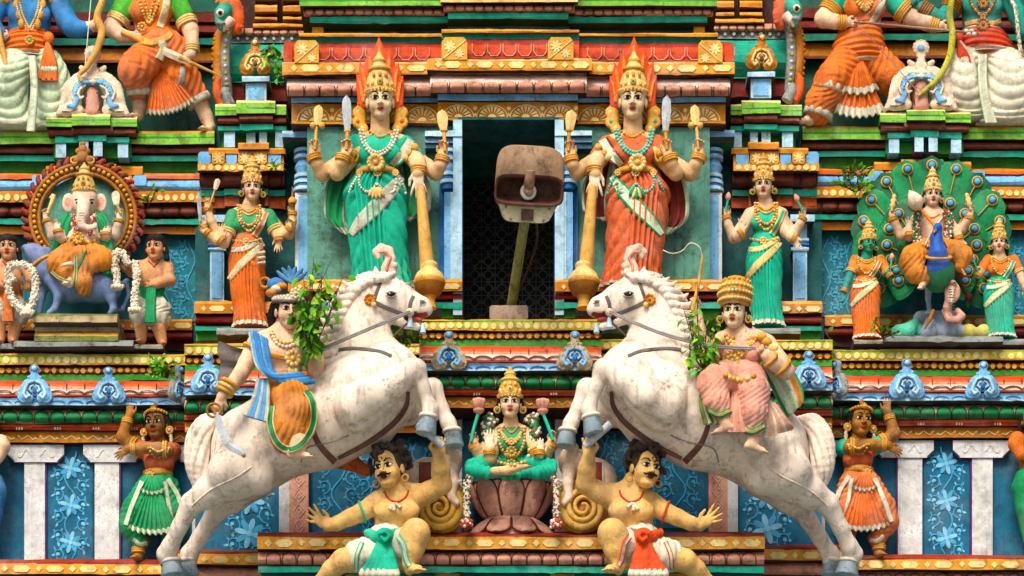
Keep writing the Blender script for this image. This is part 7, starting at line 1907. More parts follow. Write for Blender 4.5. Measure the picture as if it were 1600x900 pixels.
c = Sdf(1.4, 4); c.chain(q.c([(1448, 392, 8, 20), (1428, 402, 34, 18), (1424, 408, 36, 17)]), 'cloth_gold', 6, fold=(1, 8, .8, 0, .4)); c.chain(q.c([(1424, 408, 38, 18), (1432, 426, 40, 16), (1442, 436, 38, 10)]), 'cloth_gold', 5, fold=(1, 8, .5)); c.chain(q.c([(1464, 392, 8, 20), (1494, 394, 34, 16), (1506, 398, 36, 13)]), 'cloth_gold', 6, fold=(1, 8, .8, 0, .4)); c.chain(q.c([(1506, 400, 36, 13), (1500, 416, 36, 9)]), 'cloth_gold', 5)
cm = c.mesh(); s.part('trousers', cm)
m = MB(); bv = s.surf(cm, s.bm); beads(m, bv, q.l([(1438, 380), (1455, 386), (1474, 380)]), 2.4, 'gold', 1, 'gold_pale'); cord(m, bv, q.l([(1446, 334), (1456, 340), (1468, 334)]), 1.3, 'gold', .5); cord(m, bv, q.l([(1474, 338), (1456, 362), (1446, 382)]), 1.3, 'cream', .5); s.part('necklace', m)
for e in (-1, 1):
    m = MB(); garland(m, [q(1457 + e * 20, 330, 18), q(1457 + e * 26, 346, 22), q(1456 + e * 24, 370, 22), q(1455 + e * 18, 386, 24)], 7, ['petal_green', 'petal_red', 'petal_white', 'cloth_pink'], 1.0, 31 + e); s.part('garland', m)
s.hair_cap(long=.5); s.earrings(); s.crown('gold_pale', 'gold', 1.0, .95)
m = MB()
for x, y, d, dr in ((1395, 343, 15, (-.2, -1)), (1514, 341, 15, (.2, -1)), (1421, 366, 22, (0, -1)), (1498, 372, 20, (.3, 1))): s.bangle(x, y, d, dr, 6.8, 'gold', 3, mb=m)
s.part('bangle', m)
m = MB(); tube(m, [q(1432, 318, 40), q(1466, 360, 44), q(1508, 430, 40)], [2.6, 2.6, 2.2], 'flame_light', 8); lathe(m, q(1436, 324, 41), [(2, -4), (12, 4), (13, 12), (8, 22), (1, 30)], 'cream', unit(q.v(-.5, -.85)), (0, -1, 0), 20, sx=.9); s.part('spear', m)
for x, y, x1, y1 in ((1393, 330, 1397, 308), (1517, 328, 1511, 306)):
    m = MB(); lathe(m, q(x, y, 22), [(2, 0), (2.5, 6), (5, 9), (3, 13), (5, 17), (2.5, 21), (4, 24), (1, 27)], 'gold_pale', unit(q(x1, y1, 22) - q(x, y, 22)), (0, -1, 0), 14); s.part('thunderbolt', m)

q = Q(False, 0, 0, 36); kk = .56
A = [dict(p=[(1336, 406, 0, 7), (1330, 424, 4, 6.5), (1324, 440, 8, 5.5), (1319, 454, 10, 4.5)], h=(1319, 454, 10, (-.2, 1), 19, (1, 0), .15)), dict(p=[(1376, 406, 0, 7), (1386, 424, 8, 6.5), (1390, 430, 14, 5)], h=(1391, 430, 15, (.1, -1), 17, (-1, 0), .6))]
s, bv = lady(q, 'consort_statue', 'green-skinned consort in an orange sari standing left of the peacock', (1354, 532, 0), kk, 1354, [381, 401, 411, 436, 452, 530], 30, 'sari_orange', 'cloth_gold', 'cloth_mint', 'skin_teal', 'skin_green', A, group='small consorts beside the peacock', yaw=12, headxy=(1357, 381), vox=1.2, amp=.9, necks=1)
bud(s, q, 1391, 424, 20, 1393, 402, .75)
A = [dict(p=[(1544, 406, 0, 7), (1532, 424, 8, 6.5), (1529, 430, 14, 5)], h=(1528, 430, 15, (-.1, -1), 17, (1, 0), .6)), dict(p=[(1584, 406, 0, 7), (1592, 424, 4, 6.5), (1598, 442, 8, 5.5), (1602, 452, 10, 4.5)], h=(1602, 452, 10, (.2, 1), 18, (-1, 0), .15))]
s, bv = lady(q, 'consort_statue', 'pale-skinned consort in a turquoise sari standing right of the peacock', (1566, 532, 0), kk, 1563, [380, 400, 411, 438, 454, 528], 30, 'sari_teal', 'sari_orange', 'cloth_mint', 'skin_rose', 'skin_rose', A, group='small consorts beside the peacock', yaw=-8, headxy=(1561, 380), vox=1.2, amp=.9, necks=1)
bud(s, q, 1528, 424, 20, 1521, 402, .75)

q = Q(False, 0, 0, 62); b_ = Sdf(1.3, 1.5)
b_.chain(q.c([(1475, 486, -4, 4), (1484, 500, 4, 6), (1496, 500, 6, 6), (1503, 494, 4, 5.5), (1496, 486, 0, 5)]), 'stone_pink'); b_.chain(q.c([(1482, 494, 0, 6), (1480, 480, 4, 6), (1484, 464, 8, 7)]), 'stone_pink', 3); b_.ell(q(1488, 456, 10), (12.5, 5, 17), 'stone_pink', 3); b_.ell(q(1488, 443, 15), (6, 8, 5), 'stone_pink', 3); b_.chain(q.c([(1487, 450, 14, 5), (1486, 470, 12, 5)]), 'cream', 1)
for sg in (-1, 1): b_.ell(q(1488 + sg * 3, 441, 23), (1.4, 1.2, 1.4), 'eye_dark', .3)
for i in range(9): b_.chain(q.c([(1480, 452 + i * 4.2, 17 + (2 if i < 5 else 0), .8), (1492, 452 + i * 4.2, 17, .8)]), 'strap', .4)
b_.chain(q.c([(1458, 486, -2, 3), (1452, 500, 4, 3.2), (1446, 512, 6, 2)]), 'gold_dark')
single('cobra_statue', 'hooded cobra statue rearing on the painted rocks before the peacock', 'statue', b_.mesh(), q(1488, 506, 0))
b_ = Sdf(1.8, 1.5); rg = random.Random(8)
for i in range(15):
    x = rg.uniform(1402, 1534); h_ = 34 * math.exp(-((x - 1462) / 46) ** 2) + 6; y0 = 527 - h_; dd = rg.uniform(0, 26)
    mt = 'rock_a' if x < 1432 else 'rock_b' if x < 1505 else 'rock_c'
    b_.chain([(x, y0 + 4, dd, 6), (x + rg.uniform(-20, 20), 520, dd + 16, 13)], mt, 3)
b_.chain([(1404, 522, 10, 10), (1534, 522, 10, 10)], 'rock_b', 3); b_.chain([(1440, 500, 0, 14), (1490, 500, 0, 14)], 'rock_b', 3)
single('painted_rock', 'pastel painted rock mound under the peacock and the cobra', 'rock', b_.mesh(), P(1468, 530, 15))
# ================================================================== dancers on the lower ledge
def dancer(mir, dy, label, skirt, top, sleeve, hem, skin, face=None):
    q = Q(mir, 0, dy, 8)
    s = Statue('dancer_statue', label, 'statue', q(235, 880, 20), q, skin, face, 'dancer statues at the ends of the lower ledge', 1.4, 3)
    s.head(245, 664, 34, 50, -14, 2)
    s.limb([(247, 682, 28, 11), (249, 697, 24, 13)]); s.limb([(226, 704, 22, 12), (249, 700, 22, 14), (270, 704, 22, 12)]); s.limb([(248, 716, 22, 23), (249, 742, 20, 19)], sq=.8)
    s.limb([(224, 703, 22, 12), (204, 694, 30, 11), (192, 682, 34, 10)]); s.limb([(192, 683, 34, 10), (197, 664, 36, 8), (203, 648, 38, 6.5)]); s.hand(203, 650, 38, (0, -1), 30, (1, 0), .05)
    s.limb([(270, 704, 24, 12), (262, 704, 44, 11), (248, 702, 52, 10)]); s.limb([(248, 701, 52, 10), (222, 700, 56, 8.5), (200, 701, 58, 6.5)]); s.hand(201, 702, 58, (-.8, .5), 28, (-.3, -1), .2, (0, 0, -1))
    s.limb([(222, 845, 24, 12), (217, 858, 26, 9), (216, 868, 26, 8)]); s.foot(217, 871, 28, (-.5, .1, 1), 24)
    s.limb([(262, 800, 16, 22), (266, 840, 14, 14), (262, 868, 12, 8)]); s.foot(262, 871, 14, (.6, .1, .8), 22)
    s.finish()
    b = Sdf(1.5, 4)
    b.chain(q.c([(228, 706, 24, 12), (249, 704, 22, 15), (268, 706, 24, 13)]), top); b.ell(q(249, 720, 24), (24, 18, 22), top)
    for x in (238, 260): b.ell(q(x, 722, 36), (12, 10, 12), top)
    b.chain(q.c([(249, 724, 22, 22), (249, 746, 20, 19)]), top, sq=.8)
    b.chain(q.c([(226, 704, 22, 13.5), (212, 698, 28, 12.5)]), sleeve); b.chain(q.c([(270, 705, 24, 14), (266, 705, 38, 13)]), sleeve)
    bm = b.mesh(); s.part('blouse', bm)
    c = Sdf(1.6, 5)
    c.chain(q.c([(246, 748, 20, 22), (244, 764, 22, 27)]), skirt, sq=.8)
    c.chain(q.c([(236, 764, 26, 24), (214, 800, 32, 24), (206, 820, 32, 20), (218, 846, 28, 13)]), skirt, 6, fold=(.9, 10, .6)); c.chain(q.c([(256, 764, 22, 24), (266, 800, 22, 23), (266, 840, 16, 15)]), skirt, 6, fold=(.9, 10, .6))
    cm = c.mesh(); s.part('trousers', cm)
    m = MB(); fan_pleat(m, q, 240, 742, 44, 20, 92, -26, 24, skirt, hem, 9, 2.6, 12); s.part('skirt_fan', m)
    m = MB(); fan_pleat(m, q, 238, 738, 50, 10, 34, -36, 36, skirt, hem, 6, 1.8, 8, .25); s.part('apron_fan', m)
    bv = s.surf(bm, cm, s.bm); m = MB()
    band(m, bv, q.l([(222, 752), (206, 790), (196, 820)]), 7, hem, 2.5); band(m, bv, q.l([(262, 748), (276, 770), (284, 790)]), 7, hem, 2.5); band(m, bv, q.l([(208, 842), (218, 850), (230, 848)]), 6, hem, 2); band(m, bv, q.l([(258, 752), (264, 790), (272, 822)]), 6, hem, 2.5); s.part('cloth_border', m)
    m = MB(); lathe(m, q(247, 742, 20), [(21, -5), (23, -4), (23.5, 0), (23, 4), (21, 5)], 'gold', seg=30); flower_disc(m, q(234, 740, 42), 8, 'gold', 'gold_pale', 8); s.part('waist_belt', m)
    m = MB()
    for l in ([(232, 700), (240, 712), (250, 714), (260, 708), (264, 700)], [(236, 700), (248, 706), (260, 700)]): beads(m, bv, q.l(l), 2.2, 'gold', 1, 'gold_pale')
    s.part('necklace', m); m = MB()
    for x, y, d, dr, r in ((199, 658, 37, (.2, -1), 8), (208, 701, 57, (-1, 0), 8), (208, 696, 29, (-1, -.5), 12.5), (258, 703, 48, (-1, 0), 12), (216, 860, 26, (0, 1), 9.5)): s.bangle(x, y, d, dr, r, 'gold', 3 if r < 10 else 2, mb=m)
    s.part('bangle', m); s.hair_cap(long=.72, r=1.06); s.earrings('gold', 'gold_pale', .1)
    m = MB()
    for a in np.linspace(-1.2, 1.2, 11): ball(m, s.hp(.37 * math.sin(a), .08 - .42 * math.cos(a), .28 + .1 * math.cos(a)), 2.6, 'gold', 5)
    flower_disc(m, s.hp(0, -.34, .4), 5, 'gold', 'gold_pale', 7); ball(m, s.hp(0, -.1, .56), (4, 4, 6), 'gold_dark', 6); s.part('hair_ornament', m)
    m = MB(); 
    for e in (-1, 1): garland(m, [s.hp(e * .42, .0, -.15), s.hp(e * .46, .02, -.4), s.hp(e * .44, .05, -.65)], 3, ['pearl', 'cream', 'gold_pale'], 1.6, 41)
    s.part('hair_flowers', m)
dancer(False, 0, 'dancer statue in a green pleated skirt with one hand raised, blackened face', 'cloth_green', 'sari_rust', 'sari_rust', 'cloth_mint', 'skin_bronze', 'skin_dark')
dancer(True, -5, 'dancer statue in an orange pleated skirt with turquoise sleeves and one hand raised', 'sari_orange', 'sari_rust', 'sari_teal', 'cloth_white', 'skin_bronze')
# statues cut by the frame edge
for mir, lab, top, leg in ((False, 'pink-elbowed dancer statue cut off by the left edge of the front', 'skin_rose', 'cloth_blue'), (True, 'dancer statue with orange sleeve and green trousers cut off at the right', 'sari_orange', 'cloth_green')):
    q = Q(mir, 2 if mir else 0, -5 if mir else 0, 8)
    s = Statue('dancer_statue', lab, 'statue', q(-22, 880, 20), q, top, 'skin_bronze', None, 1.6, 3)
    s.head(-22, 664, 30, 46, 0, 2); s.limb([(-22, 682, 24, 11), (-22, 716, 22, 22), (-22, 740, 20, 20)], 'skin_bronze'); s.limb([(-6, 700, 24, 13), (2, 692, 30, 12), (4, 698, 38, 12), (-4, 716, 42, 9)])
    s.limb([(-22, 750, 20, 22), (-14, 756, 24, 20), (-10, 768, 26, 20), (-16, 800, 24, 20), (-22, 870, 20, 10)], leg); s.hc = s.hc; s.finish(); s.hair_cap(long=.6)

# ================================================================== large archers of the upper storey (heads above the picture)
def upper_body(s, q, cx, ysh, yw, wsh, ww, d, mat, sq=.8):
    B = s.body; B.chain(q.c([(cx - wsh, ysh, d, 15), (cx, ysh - 4, d, 22), (cx + wsh, ysh, d, 15)]), mat, 8); B.chain(q.c([(cx, ysh + 8, d, wsh * .92), (cx, yw, d, ww)]), mat, 10, sq=sq)
    B.chain(q.c([(cx, ysh - 6, d, 12), (cx, ysh - 26, d + 2, 11)]), s.skin, 5)

q = Q(False, 0, 0, -30)
s = Statue('archer_statue', 'archer statue in a blue jacket and white dhoti holding a tall curved bow', 'statue', q(45, 208, 0), q, 'skin_rose', 'cloth_blue', 'large warrior statues of the upper storey', 1.6, 4)
s.face = 'skin_rose'; s.head(46, -48, 30, 62, 0, 5); upper_body(s, q, 46, -4, 56, 40, 31, 20, 'cloth_blue')
for x in (30, 62): s.blob(x, 22, 40, (17, 10, 15), 'cloth_blue', 8)
s.limb([(88, 0, 22, 18), (104, 32, 28, 16), (112, 42, 32, 15)], 'cloth_blue'); s.limb([(112, 42, 32, 15), (126, 46, 36, 12), (138, 44, 38, 9)], 'cloth_blue'); s.limb([(136, 44, 38, 9), (146, 40, 40, 7.5)]); s.hand(144, 41, 40, (.9, -.35), 30, (0, -1), 1.0)
s.limb([(4, 0, 22, 17), (-14, 34, 30, 14), (0, 52, 44, 10)], 'cloth_blue'); s.hand(0, 52, 44, (.6, .4), 28, (0, -1), 1.0)
s.finish()
def legfold(th, t): return 2.3 * (2 * np.abs(np.sin(math.pi * (t * 7.5 - 1.9 * np.cos(th * 1.15)))) ** .7 - 1.2) * (.35 + .65 * t)
m = MB(); loft(m, [q.xy(x, y) + (d + q.d, rx, ry) for x, y, d, rx, ry in [(32, 84, 24, 30, 24), (18, 112, 34, 33, 30), (10, 140, 34, 33, 30), (16, 176, 24, 32, 25), (24, 204, 18, 40, 25)]], 'cloth_mint', 120, 70, legfold, lambda th, t: 'cloth_silver' if t > .93 else 'cloth_mint')
loft(m, [q.xy(x, y) + (d + q.d, rx, ry) for x, y, d, rx, ry in [(62, 84, 20, 30, 24), (78, 112, 22, 29, 26), (84, 150, 18, 30, 26), (80, 182, 14, 28, 24), (78, 206, 12, 30, 24)]], 'cloth_mint', 120, 70, legfold, lambda th, t: 'cloth_silver' if t > .93 else 'cloth_mint'); s.part('dhoti', m); dm = m
m = MB()
for i in range(6): tube(m, [q(46 + i * 1.6, 88, 52), q(50 + i * 1.4, 140, 64), q(44 + i * 1.6, 205, 60)], [2.2, 2.6, 3], 'cloth_silver' if i in (0, 5) else 'cloth_mint', 7, 20)
s.part('front_pleat', m)
m = MB(); loft(m, [q.xy(x, y) + (d + q.d, rx, ry) for x, y, d, rx, ry in [(45, 54, 20, 33, 26), (43, 66, 22, 39, 30), (42, 84, 22, 39, 31), (44, 96, 22, 36, 28)]], 'sari_orange', 120, 40, lambda th, t: 1.5 * np.sin(2 * math.pi * (t * 6 + .3 * np.sin(th + .8))), lambda th, t: 'cloth_silver' if t > .84 else 'sari_orange'); s.part('waist_sash', m)
m = MB(); ball(m, q(76, 60, 44), (9, 8, 10), 'sari_orange', 8)
for i in range(6): tube(m, [q(74, 66, 46), q(68 + i * 3.4, 96, 50), q(64 + i * 4.4, 124 + (i % 2) * 3, 48)], [3, 4, 5], 'sari_orange', 7, 12)
for i in range(5): ball(m, q(67 + i * 4.8, 108, 52), (3.6, 3, 5), 'cloth_mint', 6)
s.part('sash_end', m); bv = s.surf(s.bm)
m = MB()
for e in (-1, 1):
    for i in range(4): ball(m, q(46 + e * (25 - i * 4), -8 + i * 15, 46 + i), (5, 4, 8), 'gold', 6)
    beads(m, bv, q.l([(46 + e * 18, -20), (46 + e * 12, 18), (46, 46)]), 2, 'gold_pale', 1)
    beads(m, bv, q.l([(46 + e * 22, -20), (46 + e * 18, 16), (46, 54)]), 1.8, 'cream', 1)
flower_disc(m, q(46, 63, 54), 8, 'gold', 'gem', 9); s.part('necklace', m)
m = MB(); 
for x in (88, 4): 
    for k in range(3): ball(m, q(x + (k - 1) * 8, -2, 36), (7, 6, 8), 'gold', 6)
s.part('shoulder_ornament', m)
m = MB(); tube(m, [q(168, -60, 56), q(162, -8, 58), q(152, 27, 58), q(159, 50, 58), q(151, 78, 60), q(136, 104, 60), q(124, 117, 60), q(128, 127, 60)], [2, 4.5, 6, 6, 5.5, 4.5, 3.6, 2.4], 'wood_pale', 10, 50); tube(m, [q(150, -60, 56), q(142, 0, 58), q(132, 116, 60)], .8, 'pearl', 5); s.part('bow', m)
m = MB(); tube(m, [q(-6, 30, 56), q(2, 70, 60), q(10, 102, 60)], [4, 4.5, 5], 'wood_pale', 9); s.part('arrow', m)

q = Q(False, 0, 0, -34)
s = Statue('swordswoman_statue', 'striding woman statue with green sleeves gripping a long sword across her orange skirt', 'statue', q(270, 208, 0), q, 'skin_rose', None, 'large warrior statues of the upper storey', 1.6, 4)
s.head(236, -46, 30, 58, 0, 5); upper_body(s, q, 236, -4, 48, 36, 25, 20, 'skin_rose')
s.limb([(202, 0, 22, 16), (186, 26, 28, 14), (174, 44, 34, 13)]); s.limb([(174, 45, 34, 13), (190, 56, 44, 10), (206, 58, 50, 8)]); s.hand(203, 57, 50, (1, .25), 30, (0, -1), .95)
s.limb([(272, 0, 22, 16), (288, 26, 24, 14), (298, 48, 28, 12.5)]); s.limb([(298, 48, 28, 12.5), (301, 70, 38, 9.5), (298, 86, 44, 8)]); s.hand(297, 84, 46, (-.5, .7), 32, (-.5, -1), .8, (0, 0, -1))
s.limb([(214, 138, 34, 14), (218, 165, 26, 11), (216, 180, 22, 9)]); s.foot(212, 184, 26, (-.2, .1, 1), 28); s.limb([(312, 158, 16, 13), (322, 182, 12, 10.5), (328, 198, 10, 9)]); s.foot(326, 203, 14, (-.5, .1, .9), 28)
s.finish()
b = Sdf(1.6, 5); b.chain(q.c([(206, 0, 22, 16), (236, -4, 22, 22), (266, 0, 22, 16)]), 'sari_orange'); b.ell(q(236, 16, 22), (34, 24, 26), 'sari_orange')
for x in (220, 252): b.ell(q(x, 18, 38), (17, 14, 16), 'sari_orange')
b.chain(q.c([(236, 24, 20, 28), (240, 54, 20, 27)]), 'sari_orange', sq=.85); b.chain(q.c([(202, -2, 22, 18), (188, 22, 28, 17)]), 'cloth_lime'); b.chain(q.c([(272, -2, 22, 18), (287, 24, 24, 16)]), 'cloth_lime'); bm = b.mesh(); s.part('blouse', bm)
c = Sdf(1.7, 6)
c.chain(q.c([(246, 60, 20, 28), (254, 78, 22, 34)]), 'sari_orange', sq=.85); c.chain(q.c([(244, 80, 34, 30), (216, 104, 54, 26), (210, 112, 54, 25)]), 'sari_orange', 8, fold=(1.2, 11, .7)); c.chain(q.c([(212, 112, 54, 24), (216, 138, 38, 19)]), 'sari_orange', 5, fold=(1.2, 9, .5))
c.chain(q.c([(266, 84, 22, 32), (284, 120, 26, 27), (306, 150, 18, 19)]), 'sari_orange', 8, fold=(1.4, 13, .8)); cm = c.mesh(); s.part('skirt', cm)
m = MB(); hem_ring(m, q(217, 143, 37), unit(q.v(.05, 1, -.3)), 18.5, 6, 'cloth_silver'); hem_ring(m, q(311, 157, 17), unit(q.v(.5, .8, -.2)), 19, 5, 'cloth_silver'); s.part('cloth_border', m)
m = MB(); fan_pleat(m, q, 246, 92, 40, 20, 86, -12, 44, 'sari_orange', 'cloth_silver', 12, 2.6, 8); s.part('skirt_fan', m); bv = s.surf(bm, cm, s.bm)
m = MB(); band(m, bv, q.l([(286, 104), (282, 130), (262, 148), (240, 138)]), 9, 'cloth_silver', 2); band(m, bv, q.l([(262, -10), (258, 16), (250, 42)]), 12, 'cloth_silver', 2, edge='gold_pale'); band(m, bv, q.l([(214, 60), (236, 66), (260, 58), (268, 50)]), 10, 'gold', 2.5); band(m, bv, q.l([(250, 62), (256, 76), (248, 92)]), 12, 'cloth_mint', 3, edge='gold_pale'); s.part('sash', m)
m = MB()
for e in (0, 7): beads(m, bv, q.l([(214 + e, -20), (222 + e, 14), (233, 36 - e), (244 - e, 14), (256 - e, -20)]), 2.6, 'gold', 1.5, 'gold_pale')
flower_disc(m, q(222, 42, 52), 8, 'gold', 'gold_dark', 9); s.part('necklace', m)
m = MB()
for x, y, d, dr, r in ((185, 32, 29, (-.5, 1), 17), (292, 36, 26, (.4, 1), 16), (300, 76, 40, (0, 1), 10.5)): s.bangle(x, y, d, dr, r, 'gold_pale', 3, th=1.9, mb=m)
s.part('bangle', m)
m = MB(); tube(m, [q(190, 50, 58), q(222, 64, 62)], [4, 4.5], 'gold', 9); ball(m, q(222, 64, 62), (4, 6, 8), 'gold', 6); blade(m, q(223, 65, 62), q(300, 99, 62), 10, 'cream', 2.5, tipw=.9); tube(m, [q(280, 90, 62), q(346, 119, 58)], [4.2, 1], 'wood_pale', 8); s.part('sword', m)

q = Q(False, 0, 0, -34)
s = Statue('archer_statue', 'archer woman statue in an orange wrapped skirt drawing an arrow to the right', 'statue', q(1330, 200, 0), q, 'skin_rose', None, 'large warrior statues of the upper storey', 1.6, 4)
s.head(1352, -48, 30, 58, 20, 5); upper_body(s, q, 1350, -6, 44, 36, 24, 20, 'skin_rose')
s.limb([(1314, -4, 22, 16), (1298, 14, 30, 14), (1286, 29, 36, 13)]); s.limb([(1286, 30, 36, 13), (1306, 34, 44, 10.5), (1322, 35, 50, 8)]); s.hand(1320, 35, 50, (1, .12), 30, (.2, -1), .75)
s.limb([(1390, -4, 22, 16), (1410, 14, 26, 14.5), (1424, 26, 30, 13.5)]); s.limb([(1424, 26, 30, 13.5), (1448, 36, 40, 11), (1468, 42, 46, 8)]); s.hand(1466, 42, 46, (1, .12), 32, (.2, -1), .75)
s.limb([(1278, 176, 30, 13), (1266, 186, 32, 10)]); s.foot(1262, 188, 34, (-.7, .3, .8), 30)
s.finish()
b = Sdf(1.6, 5); b.chain(q.c([(1320, -2, 22, 16), (1350, -6, 22, 22), (1382, -2, 22, 16)]), 'sari_orange'); b.ell(q(1350, 12, 22), (34, 24, 26), 'sari_orange')
for x in (1335, 1368): b.ell(q(x, 14, 38), (16, 14, 15), 'sari_orange')
b.chain(q.c([(1350, 20, 20, 27), (1346, 50, 20, 26)]), 'sari_orange', sq=.85); b.chain(q.c([(1314, -6, 22, 18), (1300, 12, 29, 16.5)]), 'sari_teal'); b.chain(q.c([(1390, -6, 22, 18), (1408, 13, 26, 16.5)]), 'sari_teal'); bm = b.mesh(); s.part('blouse', bm)
m = MB(); loft(m, [q.xy(x, y) + (d + q.d, rx, ry) for x, y, d, rx, ry in [(1346, 40, 20, 27, 22), (1344, 52, 22, 34, 27), (1342, 74, 24, 41, 32), (1344, 92, 24, 42, 33), (1346, 106, 22, 39, 30)]], 'sari_orange', 160, 70, lambda th, t: 1.7 * np.sin(2 * math.pi * (t * 7.5 + .45 * np.sin(th + .4))), lambda th, t: 'cloth_silver' if t > .87 + .06 * math.cos(th) else 'sari_orange'); s.part('wrap', m)
c = Sdf(1.7, 6)
c.chain(q.c([(1326, 96, 26, 30), (1302, 124, 42, 26), (1296, 132, 42, 24)]), 'sari_orange', 8, fold=(1.2, 11, .7)); c.chain(q.c([(1294, 142, 40, 25), (1284, 160, 34, 25), (1280, 172, 32, 23)]), 'sari_orange', 4, fold=(1.2, 9, .9))
c.chain(q.c([(1362, 96, 20, 30), (1390, 120, 24, 26), (1410, 140, 16, 22)]), 'sari_orange', 8, fold=(1.2, 11, .7)); cm = c.mesh(); s.part('trousers', cm)
m = MB(); hem_ring(m, q(1296, 137, 41), unit(q.v(-.3, 1, -.2)), 24.5, 6, 'cloth_silver'); hem_ring(m, q(1279, 178, 31), unit(q.v(-.3, 1, -.1)), 22.5, 6, 'cloth_silver'); s.part('cloth_border', m)
m = MB(); fan_pleat(m, q, 1342, 88, 36, 18, 94, -24, 26, 'sari_orange', 'cloth_white', 8, 3.2, 10, .2); fan_pleat(m, q, 1340, 80, 46, 16, 66, -30, 30, 'sari_orange', 'cloth_white', 6, 3.0, 10, .26); s.part('skirt_fan', m); bv = s.surf(bm, s.bm)
m = MB(); band(m, bv, q.l([(1384, -10), (1374, 14), (1360, 40)]), 9, 'cloth_silver', 2); s.part('sash', m)
m = MB()
for e in (0, 6, 12): beads(m, bv, q.l([(1330 + e, -20), (1338 + e * .6, 2), (1352, 16 - e * .5), (1364 - e * .6, 2), (1372 - e, -20)]), 2.6, 'gold', 1.5, 'gold_pale')
s.part('necklace', m); m = MB()
for x, y, d, dr, r in ((1298, 16, 31, (-.7, 1), 17), (1413, 18, 28, (.8, .7), 17.5), (1316, 35, 48, (1, 0), 9.5), (1459, 40, 44, (1, .3), 10)): s.bangle(x, y, d, dr, r, 'gold', 4, th=1.9, mb=m)
s.part('bangle', m)
m = MB(); tube(m, [q(1334, 34, 66), q(1420, 42, 66), q(1530, 52, 62)], [1.8, 2, 2], 'rust', 7)
for i in range(4): ball(m, q(1510 + i * 4, 48 + (i % 2) * 5, 64), (4, 2.5, 3), 'pearl', 5)
s.part('arrow', m)
m = MB(); tube(m, [q(1494, -60, 60), q(1488, -8, 62), q(1484, 26, 62), q(1488, 52, 62), q(1484, 88, 62), q(1466, 122, 62), q(1444, 142, 60), q(1434, 150, 60)], [3, 4.5, 5.4, 5.4, 5.4, 4.6, 3.4, 2.4], 'lime_yellow', 10, 50); tube(m, [q(1392, -14, 58), q(1340, 38, 66), (q(1390, 92, 64)), q(1436, 146, 60)], .8, 'rein', 5); s.part('bow', m)

q = Q(False, 0, 0, -34)
s = Statue('archer_statue', 'teal-skinned archer statue with gold chest bands, red sash and cream dhoti', 'statue', q(1545, 196, 0), q, 'skin_teal', None, 'large warrior statues of the upper storey', 1.6, 4)
s.head(1536, -50, 30, 60, -10, 5); upper_body(s, q, 1534, -8, 50, 36, 29, 20, 'skin_teal')
for x in (1520, 1550): s.blob(x, 8, 40, (16, 9, 14), k=8)
s.limb([(1496, -4, 22, 16), (1484, 16, 28, 14), (1472, 32, 32, 13)]); s.limb([(1472, 32, 32, 13.5), (1454, 22, 38, 11), (1440, 12, 42, 8.5)]); s.hand(1440, 13, 42, (-.8, -.6), 32, (0, -1), .9)
s.limb([(1574, -4, 22, 16), (1590, 24, 26, 14), (1600, 50, 30, 12)]); s.finish()
m = MB(); loft(m, [q.xy(x, y) + (d + q.d, rx, ry) for x, y, d, rx, ry in [(1514, 84, 22, 30, 26), (1502, 110, 28, 30, 30), (1506, 150, 26, 34, 30), (1512, 178, 20, 32, 26), (1516, 192, 16, 34, 24)]], 'cloth_white', 120, 70, legfold, lambda th, t: 'cloth_mint' if t > .92 else 'cloth_white')
loft(m, [q.xy(x, y) + (d + q.d, rx, ry) for x, y, d, rx, ry in [(1560, 84, 22, 32, 26), (1574, 110, 30, 34, 32), (1576, 146, 30, 40, 34), (1572, 180, 24, 42, 30), (1568, 197, 20, 44, 27)]], 'cloth_white', 120, 70, legfold, lambda th, t: 'cloth_silver' if t > .92 else 'cloth_white'); s.part('dhoti', m)
m = MB()
for i in range(6): tube(m, [q(1530 + i * 2.0, 86, 54), q(1532 + i * 1.8, 140, 62), q(1542 + i * 2.6, 192, 56)], [2.4, 2.6, 3], 'cloth_mint' if i in (0, 5) else 'cloth_silver', 7, 20)
s.part('front_pleat', m)
m = MB(); loft(m, [q.xy(x, y) + (d + q.d, rx, ry) for x, y, d, rx, ry in [(1534, 50, 20, 32, 26), (1538, 62, 22, 38, 30), (1542, 78, 24, 42, 32), (1544, 90, 24, 42, 31)]], 'cloth_red', 120, 40, lambda th, t: 1.6 * np.sin(2 * math.pi * (t * 5 - .3 * np.sin(th))), lambda th, t: 'cloth_silver' if t > .84 or t < .06 else 'cloth_red'); s.part('waist_sash', m)
m = MB(); ball(m, q(1499, 58, 44), (7, 7, 10), 'cloth_red', 8)
for i in range(5): tube(m, [q(1499, 66, 46), q(1500 + i * 4, 88, 52), q(1506 + i * 4.6, 108 + i * 3, 50)], [4, 5, 5], 'cloth_red' if i < 4 else 'cloth_silver', 7, 12)
for i in range(4): ball(m, q(1510 + i * 4, 110 + i * 3.5, 52), (5, 4, 6), 'cloth_silver', 6)
s.part('sash_end', m); bv = s.surf(s.bm)
m = MB(); band(m, bv, q.l([(1508, 38), (1522, 34), (1536, 34), (1552, 36), (1564, 32)]), 7, 'gold', 2)
for e in (-1, 1): beads(m, bv, q.l([(1535 + e * 24, -20), (1535 + e * 16, 8), (1535, 28)]), 2.6, 'gold', 1.2, 'gold_dark')
flower_disc(m, q(1536, 38, 50), 11, 'gold_dark', 'gold', 10); flower_disc(m, q(1536, 4, 50), 10, 'gold_dark', 'gold', 10); flower_disc(m, q(1536, 24, 50), 6, 'gold_dark', 'gold', 8); s.part('chest_ornament', m)
m = MB()
for x, y, d, dr, r in ((1488, 10, 27, (-.6, 1), 16), (1446, 16, 40, (-.8, -.5), 11)): s.bangle(x, y, d, dr, r, 'gold_dark', 5, th=2, mb=m)
s.part('bangle', m)
